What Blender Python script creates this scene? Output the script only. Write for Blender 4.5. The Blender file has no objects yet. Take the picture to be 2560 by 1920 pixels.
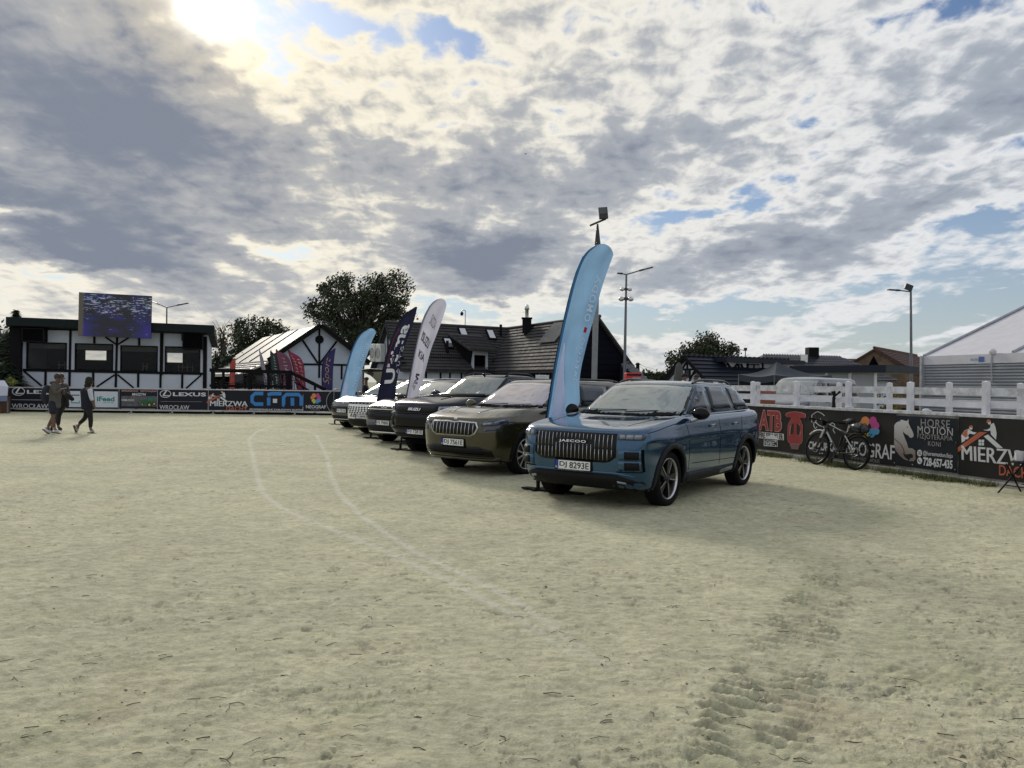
import bpy, bmesh, math, random
import numpy as np
from mathutils import Vector, Matrix
from mathutils.bvhtree import BVHTree

SC = bpy.context.scene
COL = SC.collection
R = math.radians
random.seed(7)

# ------------------------------------------------------------------ camera
CAM_H, FOC, ROLL, PITCH = 1.55, 1922.0, 0.012, -2.0 / 1922.0
CX, CY = 1280.0, 960.0
C0 = Vector((0, 0, CAM_H))
_f = Vector((0, math.cos(PITCH), math.sin(PITCH)))
_r0 = Vector((1, 0, 0)); _u0 = _r0.cross(_f)
RGT = _r0 * math.cos(ROLL) + _u0 * math.sin(ROLL)
UPV = _u0 * math.cos(ROLL) - _r0 * math.sin(ROLL)
FWD = _f
cam_d = bpy.data.cameras.new('camera')
cam = bpy.data.objects.new('camera', cam_d); COL.objects.link(cam)
cam_d.sensor_fit = 'HORIZONTAL'; cam_d.sensor_width = 36.0
cam_d.lens = 36.0 * FOC / 2560.0
cam_d.clip_start = 0.05; cam_d.clip_end = 3000
m = Matrix((RGT, UPV, -FWD)).transposed().to_4x4(); m.translation = C0
cam.matrix_world = m
SC.camera = cam

SUN_PX = (520, 10)
def ray(px, py):
    return FWD + RGT * ((px - CX) / FOC) + UPV * ((CY - py) / FOC)
def P(px, py, d):
    """the point seen at photo pixel px,py at d metres in front of the camera"""
    return C0 + ray(px, py) * d
def G(px, py, z=0.0):
    r = ray(px, py); t = (z - CAM_H) / r.z
    return C0 + r * t
sun_dir = ray(*SUN_PX).normalized()
SUN_EL = math.asin(sun_dir.z); SUN_AZ = math.atan2(sun_dir.x, sun_dir.y)

# ------------------------------------------------------------------ exposure
SC.view_settings.view_transform = 'Standard'
SC.view_settings.look = 'None'
SC.view_settings.exposure = 0.0
SC.view_settings.gamma = 1.0
SC.view_settings.use_curve_mapping = False

# ------------------------------------------------------------------ node helper
class NT:
    def __init__(s, tree): s.t = tree; s.n = tree.nodes; s.l = tree.links
    def put(s, sock, v):
        if v is None: return
        if hasattr(v, 'is_output') : s.l.new(v, sock)
        else: sock.default_value = v
    def node(s, typ, **kw):
        n = s.n.new(typ)
        for k, v in kw.items(): setattr(n, k, v)
        return n
    def m(s, op, a, b=None, c=None, clamp=False):
        n = s.n.new('ShaderNodeMath'); n.operation = op; n.use_clamp = clamp
        s.put(n.inputs[0], a); s.put(n.inputs[1], b)
        if c is not None: s.put(n.inputs[2], c)
        return n.outputs[0]
    def add(s, a, b): return s.m('ADD', a, b)
    def sub(s, a, b): return s.m('SUBTRACT', a, b)
    def mul(s, a, b): return s.m('MULTIPLY', a, b)
    def sstep(s, x, lo, hi):
        n = s.n.new('ShaderNodeMapRange'); n.interpolation_type = 'SMOOTHSTEP'
        s.put(n.inputs['Value'], x); s.put(n.inputs['From Min'], lo); s.put(n.inputs['From Max'], hi)
        return n.outputs['Result']
    def lin(s, x, lo, hi, a=0.0, b=1.0):
        n = s.n.new('ShaderNodeMapRange')
        s.put(n.inputs['Value'], x); s.put(n.inputs['From Min'], lo); s.put(n.inputs['From Max'], hi)
        n.inputs['To Min'].default_value = a; n.inputs['To Max'].default_value = b
        return n.outputs['Result']
    def mix(s, fac, a, b, blend='MIX'):
        n = s.n.new('ShaderNodeMix'); n.data_type = 'RGBA'; n.blend_type = blend
        s.put(n.inputs[0], fac)
        for i, v in ((6, a), (7, b)):
            if isinstance(v, tuple) and len(v) == 3: v = v + (1,)
            s.put(n.inputs[i], v)
        return n.outputs[2]
    def noise(s, vec, scale, detail=4, rough=0.55, dist=0.0, lac=2.0, dim='3D'):
        n = s.n.new('ShaderNodeTexNoise'); n.noise_dimensions = dim
        if vec is not None: s.l.new(vec, n.inputs['Vector'])
        n.inputs['Scale'].default_value = scale; n.inputs['Detail'].default_value = detail
        n.inputs['Roughness'].default_value = rough; n.inputs['Distortion'].default_value = dist
        n.inputs['Lacunarity'].default_value = lac
        return n
    def comb(s, x, y, z):
        n = s.n.new('ShaderNodeCombineXYZ')
        s.put(n.inputs[0], x); s.put(n.inputs[1], y); s.put(n.inputs[2], z)
        return n.outputs[0]

# ------------------------------------------------------------------ world: sky with a layer of broken cloud
world = bpy.data.worlds.new('World'); SC.world = world; world.use_nodes = True
def build_world():
    t = world.node_tree; t.nodes.clear(); q = NT(t)
    out = q.node('ShaderNodeOutputWorld'); bg = q.node('ShaderNodeBackground')
    t.links.new(bg.outputs[0], out.inputs[0])
    sky = q.node('ShaderNodeTexSky'); sky.sky_type = 'NISHITA'; sky.sun_disc = False
    sky.sun_elevation = SUN_EL; sky.sun_rotation = SUN_AZ
    sky.air_density = 1.0; sky.dust_density = 0.6; sky.ozone_density = 1.6
    tc = q.node('ShaderNodeTexCoord')
    d = tc.outputs['Generated']
    sep = q.node('ShaderNodeSeparateXYZ'); t.links.new(d, sep.inputs[0])
    x, y, z = sep.outputs
    zz = q.m('MAXIMUM', z, 0.0)
    den = q.add(zz, 0.20)
    u = q.m('DIVIDE', x, den); v = q.m('DIVIDE', y, den)
    uv = q.comb(u, v, 0.0)
    # azimuth / elevation, gently warped so the large cloud shapes get ragged outlines
    wn = q.noise(uv, 2.2, 6, 0.6)
    ws = q.node('ShaderNodeSeparateColor'); t.links.new(wn.outputs['Color'], ws.inputs[0])
    az = q.add(q.m('ARCTAN2', x, y), q.mul(q.sub(ws.outputs[0], 0.5), 0.22))
    el = q.add(q.m('ARCSINE', z), q.mul(q.sub(ws.outputs[1], 0.5), 0.12))
    def blob(px, py, sx, sy, rot, amp):
        r = ray(px, py).normalized()
        a0 = math.atan2(r.x, r.y); e0 = math.asin(r.z)
        c, sn = math.cos(R(rot)), math.sin(R(rot))
        da = q.sub(az, a0); de = q.sub(el, e0)
        xr = q.m('MULTIPLY_ADD', da, c * FOC / sx, q.mul(de, sn * FOC / sx))
        yr = q.m('MULTIPLY_ADD', de, c * FOC / sy, q.mul(da, -sn * FOC / sy))
        s2 = q.m('MULTIPLY_ADD', xr, xr, q.mul(yr, yr))
        return q.mul(q.m('EXPONENT', q.mul(s2, -1.0)), amp)
    blobs = CLOUD_BLOBS
    acc = None
    for b in blobs:
        g = blob(*b); acc = g if acc is None else q.add(acc, g)
    rip = q.node('ShaderNodeMapping'); rip.vector_type = 'POINT'
    t.links.new(uv, rip.inputs[0]); rip.inputs['Rotation'].default_value = (0, 0, R(8)); rip.inputs['Scale'].default_value = (1.25, 0.62, 1)
    n1 = q.noise(uv, 1.5, 4, 0.5, 0.3).outputs['Fac']
    n2 = q.noise(rip.outputs[0], 4.6, 6, 0.55, 0.5).outputs['Fac']
    n3 = q.noise(uv, 14.0, 4, 0.5, 0.35).outputs['Fac']
    n4 = q.noise(rip.outputs[0], 34.0, 4, 0.6, 0.3).outputs['Fac']
    near = q.sstep(z, 0.04, 0.30)
    dens = q.add(acc, 0.46)
    dens = q.add(dens, q.mul(q.sub(n1, 0.5), 0.70))
    tex = q.add(q.mul(q.sub(n2, 0.5), 1.05), q.mul(q.mul(q.sub(n3, 0.5), 0.90), q.add(0.45, q.mul(near, 0.55))))
    tex = q.add(tex, q.mul(q.mul(q.sub(n4, 0.5), 0.22), near))
    # little relief inside the thick smooth sheets
    soft = q.lin(acc, 0.25, 0.80, 1.0, 0.45)
    dens = q.add(dens, q.mul(tex, soft))
    # glow round the sun: thin cloud scatters it forward
    dot = q.node('ShaderNodeVectorMath', operation='DOT_PRODUCT')
    t.links.new(d, dot.inputs[0]); dot.inputs[1].default_value = sun_dir
    ca = q.m('MAXIMUM', dot.outputs['Value'], 0.0)
    g_wide = q.m('POWER', ca, 6.0)
    g_mid = q.m('POWER', ca, 230.0)
    g_core = q.m('POWER', ca, 3000.0)
    cover = q.sstep(dens, 0.06, 0.36)
    thin_c = q.mix(g_wide, (0.76, 0.78, 0.81), (1.0, 0.92, 0.73))
    thin_c = q.mix(g_mid, thin_c, (1.20, 1.08, 0.82))
    mid_c = q.mix(g_wide, (0.375, 0.42, 0.49), (0.475, 0.475, 0.475))
    mid_c = q.mix(g_mid, mid_c, (0.66, 0.60, 0.50))
    dark_c = q.mix(g_wide, (0.215, 0.25, 0.325), (0.23, 0.258, 0.32))
    cloud = q.mix(q.sstep(dens, 0.34, 0.70), thin_c, mid_c)
    thick = q.sstep(dens, 0.64, 1.20)
    cloud = q.mix(thick, cloud, dark_c)
    blue = q.mix(1.0, sky.outputs[0], (0.058, 0.070, 0.088), 'MULTIPLY')
    hz = q.m('EXPONENT', q.mul(zz, -6.5))
    blue = q.mix(q.mul(hz, 0.92), blue, (0.52, 0.55, 0.545))
    cover2 = q.m('MULTIPLY', cover, q.sstep(z, -0.01, 0.05))
    col = q.mix(cover2, blue, cloud)
    core = q.mul(q.mul(g_core, q.sub(1.0, q.mul(thick, 0.9))), 3.0)
    addc = q.mix(1.0, col, q.comb(core, q.mul(core, 0.97), q.mul(core, 0.86)), 'ADD')
    # the lower half of the dome is only ever seen below the horizon: plain ground colour
    low = q.sstep(z, -0.02, 0.0)
    fin = q.mix(low, (0.16, 0.16, 0.12), addc)
    STR = 0.1
    sc = q.mix(1.0, fin, (1 / STR, 1 / STR, 1 / STR), 'MULTIPLY')
    t.links.new(sc, bg.inputs['Color']); bg.inputs['Strength'].default_value = STR
# (photo px, photo px, half width, half height, tilt, density)
CLOUD_BLOBS = [
    (60, 190, 500, 215, -24, 0.66), (190, 575, 420, 85, -13, 0.46), (470, 290, 170, 110, -35, 0.34), (1010, 425, 330, 60, -4, 0.30),
    (1235, 655, 165, 68, -2, 0.86), (1130, 600, 130, 36, 0, 0.35), (1500, 440, 380, 80, 8, 0.22), (1500, 200, 260, 60, 5, 0.12), (1850, 300, 480, 70, 16, 0.16),
    (1980, 610, 400, 45, 10, 0.42), (2500, 200, 170, 90, 10, 0.24), (240, 650, 250, 32, -8, 0.42), (680, 500, 120, 22, 0, 0.2),
    (850, 15, 150, 42, -6, -0.36), (1110, 80, 190, 50, -12, -0.28), (1900, 465, 380, 40, 24, -0.21), (1750, 540, 220, 26, 10, -0.22),
    (2150, 140, 300, 70, 24, -0.20), (2390, 25, 130, 45, 0, -0.40), (2500, 540, 180, 44, 10, -0.46), (2520, 330, 120, 36, 12, -0.30), (2950, 760, 420, 150, 10, -0.45),
    (690, 622, 200, 22, 0, -0.42), (20, 550, 110, 22, -8, -0.60), (1900, 765, 420, 34, 8, -0.40), (1640, 800, 300, 34, 0, -0.30),
    (2350, 800, 260, 44, 12, -0.46), (1180, 770, 190, 22, 0, -0.40), (100, 690, 180, 24, 0, -0.34), (650, 700, 160, 20, -5, -0.30),
    (640, 60, 150, 130, 0, -0.22),
]
build_world()

sl = bpy.data.lights.new('sun', 'SUN'); sl.energy = 2.4; sl.angle = R(11); sl.color = (1.0, 0.93, 0.80)
sun = bpy.data.objects.new('sun', sl); COL.objects.link(sun)
sun.rotation_euler = (-sun_dir).to_track_quat('-Z', 'Y').to_euler()
sun.location = (0, 0, 60)
# ------------------------------------------------------------------ materials
MATS = {}
def mat(name, col, rough=0.6, metal=0.0, var=0.12, scale=6.0, bump=0.0, bscale=40.0, coat=0.0, spec=0.5, alpha=1.0, trans=0.0):
    if name in MATS: return MATS[name]
    m = bpy.data.materials.new(name); m.use_nodes = True
    t = m.node_tree; q = NT(t); b = t.nodes['Principled BSDF']
    tc = q.node('ShaderNodeTexCoord')
    n = q.noise(tc.outputs['Object'], scale, 5, 0.6)
    lo = tuple(c * (1 - var) for c in col); hi = tuple(min(1, c * (1 + var)) for c in col)
    t.links.new(q.mix(q.sstep(n.outputs['Fac'], 0.3, 0.7), lo, hi), b.inputs['Base Color'])
    r = q.lin(n.outputs['Fac'], 0.3, 0.7, max(0.02, rough * 0.85), min(1, rough * 1.12))
    t.links.new(r, b.inputs['Roughness'])
    b.inputs['Metallic'].default_value = metal
    b.inputs['Coat Weight'].default_value = coat; b.inputs['Coat Roughness'].default_value = 0.03
    b.inputs['Specular IOR Level'].default_value = spec
    if alpha < 1: b.inputs['Alpha'].default_value = alpha
    if trans: b.inputs['Transmission Weight'].default_value = trans
    if bump:
        bn = q.noise(tc.outputs['Object'], bscale, 4, 0.6)
        bp = q.node('ShaderNodeBump'); bp.inputs['Strength'].default_value = bump; bp.inputs['Distance'].default_value = 0.02
        t.links.new(bn.outputs['Fac'], bp.inputs['Height']); t.links.new(bp.outputs[0], b.inputs['Normal'])
    MATS[name] = m
    return m

def pane_mat(name, tint=(0.02, 0.025, 0.03), see=0.5, rough=0.03):
    if name in MATS: return MATS[name]
    m = bpy.data.materials.new(name); m.use_nodes = True
    t = m.node_tree; q = NT(t); b = t.nodes['Principled BSDF']; o = t.nodes['Material Output']
    b.inputs['Base Color'].default_value = tint + (1,); b.inputs['Roughness'].default_value = rough
    tr = q.node('ShaderNodeBsdfTransparent'); mx = q.node('ShaderNodeMixShader')
    fr = q.node('ShaderNodeFresnel'); fr.inputs[0].default_value = 1.5
    f = q.m('MULTIPLY', q.sub(1.0, fr.outputs[0]), see)
    t.links.new(f, mx.inputs[0]); t.links.new(b.outputs[0], mx.inputs[1]); t.links.new(tr.outputs[0], mx.inputs[2])
    t.links.new(mx.outputs[0], o.inputs[0])
    MATS[name] = m
    return m

def cloth_mat(name, col, through=0.35, var=0.1):
    """thin fabric: some daylight comes through it"""
    if name in MATS: return MATS[name]
    m = mat(name, col, 0.8, 0, var, 3.0, 0.15, 6.0)
    t = m.node_tree; b = t.nodes['Principled BSDF']; o = t.nodes['Material Output']
    tl = t.nodes.new('ShaderNodeBsdfTranslucent'); mx = t.nodes.new('ShaderNodeMixShader')
    mx.inputs[0].default_value = through
    src = b.inputs['Base Color'].links[0].from_socket
    t.links.new(src, tl.inputs[0]); t.links.new(b.outputs[0], mx.inputs[1]); t.links.new(tl.outputs[0], mx.inputs[2])
    t.links.new(mx.outputs[0], o.inputs[0])
    return m

# ------------------------------------------------------------------ objects
WM = {}                       # world matrix of every object made here
def wmx(o): return WM.get(o, Matrix())
def thing(name, label, cat, loc=(0, 0, 0), rotz=0.0, group=None):
    o = bpy.data.objects.new(name, None); COL.objects.link(o)
    o.empty_display_size = 0.2
    o.location = loc; o.rotation_euler = (0, 0, rotz)
    WM[o] = Matrix.Translation(Vector(loc)) @ Matrix.Rotation(rotz, 4, 'Z')
    o['label'] = label; o['category'] = cat
    if group: o['group'] = group
    return o
def tag(o, label=None, cat=None, group=None, kind=None):
    if label: o['label'] = label
    if cat: o['category'] = cat
    if group: o['group'] = group
    if kind: o['kind'] = kind
    return o
def sub(name, parent, loc=(0, 0, 0), rot=(0, 0, 0)):
    """an Empty part that carries sub-parts (a wheel), in its parent's own axes"""
    o = bpy.data.objects.new(name, None); COL.objects.link(o); o.parent = parent
    o.location = loc; o.rotation_euler = rot; o.empty_display_size = 0.1
    return o
def link(name, me, m, parent=None, local=False):
    o = bpy.data.objects.new(name, me); COL.objects.link(o)
    if m is not None and not me.materials: me.materials.append(m)
    if parent is not None:
        o.parent = parent
        if local: WM[o] = wmx(parent)
        else: o.matrix_parent_inverse = wmx(parent).inverted()
    return o
def copy_tree(o, parent=None):
    c = o.copy(); COL.objects.link(c)
    if parent is not None: c.parent = parent
    for ch in list(o.children): copy_tree(ch, c)
    return c

class MB:
    """collects simple shapes and links them as ONE mesh object"""
    def __init__(s): s.v = []; s.f = []; s.sm = []
    def add(s, vs, fs, smooth=False):
        b = len(s.v); s.v += [tuple(v) for v in vs]
        for f in fs: s.f.append(tuple(b + i for i in f)); s.sm.append(smooth)
        return s
    def box(s, c, sz, M=None):
        x, y, z = sz[0] / 2, sz[1] / 2, sz[2] / 2; c = Vector(c)
        vs = [Vector((a * x, b * y, d * z)) for a in (-1, 1) for b in (-1, 1) for d in (-1, 1)]
        vs = [(M @ v if M else v) + c for v in vs]
        return s.add(vs, [(0, 1, 3, 2), (4, 6, 7, 5), (0, 4, 5, 1), (2, 3, 7, 6), (0, 2, 6, 4), (1, 5, 7, 3)])
    def beam(s, p0, p1, w, h, n=None):
        """bar from p0 to p1: h thick along n, w across"""
        p0, p1 = Vector(p0), Vector(p1); d = (p1 - p0).normalized()
        n = Vector(n) if n is not None else Vector((0, 0, 1))
        if abs(d.dot(n)) > 0.98: n = Vector((0, 1, 0))
        n = (n - d * n.dot(d)).normalized(); t = d.cross(n)
        vs = [p + t * (a * w / 2) + n * (b * h / 2) for p in (p0, p1) for a, b in ((-1, -1), (1, -1), (1, 1), (-1, 1))]
        return s.add(vs, [(0, 3, 2, 1), (4, 5, 6, 7), (0, 1, 5, 4), (1, 2, 6, 5), (2, 3, 7, 6), (3, 0, 4, 7)])
    def tube(s, pts, rad, n=8, caps=True):
        pts = [Vector(p) for p in pts]
        if not hasattr(rad, '__len__'): rad = [rad] * len(pts)
        b = []; ref = None
        for i, p in enumerate(pts):
            d = (pts[min(i + 1, len(pts) - 1)] - pts[max(i - 1, 0)]).normalized()
            if ref is None:
                ref = Vector((0, 0, 1)) if abs(d.z) < 0.9 else Vector((1, 0, 0))
            a = (ref - d * ref.dot(d)).normalized(); ref = a; c = d.cross(a)
            b.append([p + (a * math.cos(2 * math.pi * k / n) + c * math.sin(2 * math.pi * k / n)) * rad[i] for k in range(n)])
        vs = [v for r_ in b for v in r_]; fs = []
        for i in range(len(pts) - 1):
            for k in range(n):
                fs.append((i * n + k, i * n + (k + 1) % n, (i + 1) * n + (k + 1) % n, (i + 1) * n + k))
        s.add(vs, fs, True)
        if caps:
            s.add(b[0], [tuple(reversed(range(n)))]); s.add(b[-1], [tuple(range(n))])
        return s
    def lathe(s, prof, n=24, M=None, smooth=True, closed=False):
        """prof = (radius, height) pairs turned about local z"""
        M = M or Matrix(); k = len(prof); vs = []
        for j in range(n):
            a = 2 * math.pi * j / n; c, sn = math.cos(a), math.sin(a)
            vs += [M @ Vector((r * c, r * sn, h)) for r, h in prof]
        fs = []
        kk = k if closed else k - 1
        for j in range(n):
            for i in range(kk):
                i2 = (i + 1) % k
                fs.append((j * k + i, ((j + 1) % n) * k + i, ((j + 1) % n) * k + i2, j * k + i2))
        return s.add(vs, fs, smooth)
    def prism(s, poly, off):
        """3-D polygon given depth by the vector off"""
        n = len(poly); a = [Vector(p) for p in poly]; o = Vector(off); bb = [p + o for p in a]
        fs = [tuple(range(n)), tuple(n + i for i in reversed(range(n)))]
        fs += [((i + 1) % n, i, n + i, n + (i + 1) % n) for i in range(n)]
        return s.add(a + bb, fs)
    def grid(s, pts, smooth=True):
        nr, nc = len(pts), len(pts[0])
        return s.add([p for r_ in pts for p in r_], [(i * nc + j, i * nc + j + 1, (i + 1) * nc + j + 1, (i + 1) * nc + j) for i in range(nr - 1) for j in range(nc - 1)], smooth)
    def mesh(s, name):
        me = bpy.data.meshes.new(name); me.from_pydata(s.v, [], s.f); me.update()
        me.polygons.foreach_set('use_smooth', s.sm)
        bm = bmesh.new(); bm.from_mesh(me); bmesh.ops.recalc_face_normals(bm, faces=bm.faces); bm.to_mesh(me); bm.free()
        return me
    def build(s, name, m, parent=None, local=False, bevel=0.0):
        o = link(name, s.mesh(name), m, parent, local)
        if bevel:
            b = o.modifiers.new('edge', 'BEVEL'); b.width = bevel; b.segments = 2; b.limit_method = 'ANGLE'
        return o

def ball(mb, c, r, n=12, M=None):
    rx, ry, rz = r if hasattr(r, '__len__') else (r, r, r)
    k = n // 2; T = Matrix.Translation(Vector(c)) @ (M.to_4x4() if M else Matrix()) @ Matrix.Diagonal((rx, ry, rz, 1))
    mb.lathe([(max(1e-4, math.sin(math.pi * i / k)), -math.cos(math.pi * i / k)) for i in range(k + 1)], n, T)
    return mb

class Plane:
    """a vertical (or leaning) working plane in the world, u to the right as seen from the camera, v up, n towards the camera"""
    def __init__(s, p0, p1, up=(0, 0, 1)):
        s.o = Vector(p0); s.u = (Vector(p1) - s.o).normalized(); s.v = Vector(up)
        s.v = (s.v - s.u * s.v.dot(s.u)).normalized(); s.n = s.u.cross(s.v)
        if s.n.dot(C0 - s.o) < 0: s.n = -s.n
    def hit(s, px, py):
        r = ray(px, py); t = (s.o - C0).dot(s.n) / r.dot(s.n); return C0 + r * t
    def uv(s, px, py):
        d = s.hit(px, py) - s.o; return d.dot(s.u), d.dot(s.v)
    def w(s, u, v, out=0.0): return s.o + s.u * u + s.v * v + s.n * out
    def shift(s, out):
        q = Plane.__new__(Plane); q.o = s.o + s.n * out; q.u, q.v, q.n = s.u, s.v, s.n; return q

_tx = {}
def text_mesh(body, bold=0.0, shear=0.0, spacing=1.0):
    c = bpy.data.curves.new('lettering', 'FONT'); c.body = body; c.offset = bold; c.shear = shear
    c.space_character = spacing; c.resolution_u = 3; c.align_x = 'LEFT'
    o = bpy.data.objects.new('lettering', c); COL.objects.link(o)
    dg = bpy.context.evaluated_depsgraph_get()
    me = bpy.data.meshes.new_from_object(o.evaluated_get(dg), depsgraph=dg)
    bpy.data.objects.remove(o); bpy.data.curves.remove(c)
    return me
def text(body, m, parent, place, box, bold=0.0, shear=0.0, spacing=1.0, depth=0.003, flipx=False, rot=0, name='lettering', local=False):
    """letters fitted into box=(u0,v0,u1,v1); place(u,v,out) gives the point in space"""
    me = text_mesh(body, bold, shear, spacing); n = len(me.vertices)
    co = np.empty(n * 3); me.vertices.foreach_get('co', co); co = co.reshape(-1, 3)
    a = co[:, 0].copy(); b = co[:, 1].copy()
    if rot == 90: a, b = -b, a.copy()
    elif rot == -90: a, b = b.copy(), -a
    if flipx: a = -a
    a = (a - a.min()) / max(1e-6, a.max() - a.min()); b = (b - b.min()) / max(1e-6, b.max() - b.min())
    u = box[0] + a * (box[2] - box[0]); v = box[1] + b * (box[3] - box[1])
    faces = [tuple(p.vertices) for p in me.polygons]
    bpy.data.meshes.remove(me)
    mb = MB(); mb.add([place(u[i], v[i], depth) for i in range(n)], faces)
    # give the letters their edge thickness
    from collections import Counter
    cnt = Counter()
    for f in faces:
        for i in range(len(f)): cnt[frozenset((f[i], f[(i + 1) % len(f)]))] += 1
    bd = [tuple(k) for k, c in cnt.items() if c == 1 and len(k) == 2]
    ids = sorted({i for e in bd for i in e}); mp = {i: k for k, i in enumerate(ids)}
    base = [place(u[i], v[i], 0.0) for i in ids]; top = [place(u[i], v[i], depth) for i in ids]
    K = len(ids)
    mb.add(base + top, [(mp[a_], mp[b_], K + mp[b_], K + mp[a_]) for a_, b_ in bd])
    me = bpy.data.meshes.new(name); me.from_pydata(mb.v, [], mb.f); me.update()
    return link(name, me, m, parent, local)

def shape(poly, place, m, name, parent, out=0.003, base=0.0, local=False):
    """a flat outline with a little thickness on a working plane"""
    me = bpy.data.meshes.new(name)
    bm = bmesh.new()
    top = [bm.verts.new(place(u, v, out)) for u, v in poly]; bot = [bm.verts.new(place(u, v, base)) for u, v in poly]
    bm.faces.new(top); n = len(poly)
    for i in range(n): bm.faces.new((top[i], top[(i + 1) % n], bot[(i + 1) % n], bot[i]))
    bm.normal_update()
    bmesh.ops.triangulate(bm, faces=[f for f in bm.faces if len(f.verts) > 4])
    bm.to_mesh(me); bm.free()
    return link(name, me, m, parent, local)
def ring2d(cx, cy, ru, rv, w, n=36, a0=0, a1=360):
    o = [(cx + ru * math.cos(R(a0 + (a1 - a0) * i / n)), cy + rv * math.sin(R(a0 + (a1 - a0) * i / n))) for i in range(n + 1)]
    k = [(cx + (ru - w) * math.cos(R(a0 + (a1 - a0) * i / n)), cy + (rv - w) * math.sin(R(a0 + (a1 - a0) * i / n))) for i in range(n + 1)]
    return o + k[::-1]
def ell(cx, cy, ru, rv, n=24): return [(cx + ru * math.cos(2 * math.pi * i / n), cy + rv * math.sin(2 * math.pi * i / n)) for i in range(n)]
def stroke(pts, w):
    """2-D polyline as a ribbon outline"""
    pts = [Vector((p[0], p[1])) for p in pts]; L = []; Rr = []
    for i, p in enumerate(pts):
        d = (pts[min(i + 1, len(pts) - 1)] - pts[max(i - 1, 0)]).normalized(); nn = Vector((-d.y, d.x)) * (w / 2)
        L.append((p + nn)[:]); Rr.append((p - nn)[:])
    return L + Rr[::-1]
def spline(pts, n=6):
    pts = [Vector(p) for p in pts]; o = []
    for i in range(len(pts) - 1):
        p0, p1, p2, p3 = pts[max(i - 1, 0)], pts[i], pts[i + 1], pts[min(i + 2, len(pts) - 1)]
        for k in range(n):
            t = k / n
            o.append(0.5 * ((2 * p1) + (p2 - p0) * t + (2 * p0 - 5 * p1 + 4 * p2 - p3) * t * t + (3 * p1 - p0 - 3 * p2 + p3) * t ** 3))
    return o + [pts[-1]]

# ------------------------------------------------------------------ numpy noise
def _perlin(x, y, seed):
    rng = np.random.RandomState(seed); perm = rng.permutation(512); perm = np.concatenate([perm, perm])
    ang = rng.rand(512) * 2 * np.pi; gx, gy = np.cos(ang), np.sin(ang)
    xi = np.floor(x).astype(np.int64); yi = np.floor(y).astype(np.int64); xf = x - xi; yf = y - yi
    xi &= 511; yi &= 511
    def g(ix, iy, dx, dy):
        h = perm[(perm[ix & 511] + iy) & 511] & 511
        return gx[h] * dx + gy[h] * dy
    u = xf ** 3 * (xf * (xf * 6 - 15) + 10); v = yf ** 3 * (yf * (yf * 6 - 15) + 10)
    a = g(xi, yi, xf, yf); b = g(xi + 1, yi, xf - 1, yf); c = g(xi, yi + 1, xf, yf - 1); d = g(xi + 1, yi + 1, xf - 1, yf - 1)
    return (a + u * (b - a)) * (1 - v) + (c + u * (d - c)) * v
def fbm(x, y, seed, octv=4, gain=0.5):
    s = 0; a = 1.0
    for i in range(octv):
        s = s + a * _perlin(x * 2 ** i + 17.3 * i, y * 2 ** i + 9.1 * i, seed + i); a *= gain
    return s
def path_sd(X, Y, pts):
    """distance to a ground polyline and the length along it"""
    best = np.full(X.shape, 1e9); along = np.zeros(X.shape); side = np.zeros(X.shape); L = 0.0
    for (ax, ay), (bx, by) in zip(pts[:-1], pts[1:]):
        dx, dy = bx - ax, by - ay; l = math.hypot(dx, dy)
        t = np.clip(((X - ax) * dx + (Y - ay) * dy) / (l * l), 0, 1)
        d = np.hypot(X - ax - t * dx, Y - ay - t * dy)
        k = d < best
        best = np.where(k, d, best); along = np.where(k, L + t * l, along)
        side = np.where(k, np.sign((X - ax) * dy - (Y - ay) * dx), side)
        L += l
    return best, along, side
def sst(x, a, b):
    t = np.clip((x - a) / (b - a), 0, 1); return t * t * (3 - 2 * t)

# shared materials
M_TYRE = mat('tyre_rubber', (0.008, 0.008, 0.009), 0.8, 0, 0.2, 20, 0.1, 60, spec=0.12)
M_BLACK = mat('black_plastic', (0.006, 0.006, 0.007), 0.6, 0, 0.15, 12, spec=0.18)
M_GLOSS = mat('gloss_black', (0.004, 0.004, 0.005), 0.12, 0, 0.1, 4, spec=0.22)
M_GLASS = mat('sky_tinted_car_glass', (0.010, 0.022, 0.042), 0.03, 0, 0.1, 3, spec=0.5)  # blue of the reflected sky is put into the base colour
M_SCREEN = mat('windscreen_glass', (0.27, 0.30, 0.30), 0.03, 0.32, 0.08, 3, spec=0.8)
M_CHROME = mat('chrome', (0.72, 0.72, 0.73), 0.12, 1.0, 0.05, 8)
M_SILVER = mat('brushed_silver', (0.55, 0.56, 0.58), 0.3, 1.0, 0.08, 8)
M_RIMDARK = mat('dark_alloy', (0.022, 0.025, 0.03), 0.3, 0.5, 0.1, 8)
M_LENS = mat('lamp_lens', (0.20, 0.23, 0.27), 0.05, 0.3, 0.25, 25, coat=1.0)
M_LENSD = mat('dark_lamp_lens', (0.02, 0.03, 0.075), 0.05, 0.0, 0.2, 25, coat=0.6)
M_PLATE = mat('plate_white', (0.72, 0.73, 0.72), 0.35, 0, 0.04, 5)
M_PBLUE = mat('plate_blue', (0.012, 0.03, 0.26), 0.35, 0, 0.05, 5)
M_INK = mat('plate_black', (0.01, 0.01, 0.012), 0.4, 0, 0.1, 5)
M_SEAM = mat('panel_gap', (0.003, 0.003, 0.004), 0.9, 0, 0.1, 5, spec=0.05)
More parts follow.
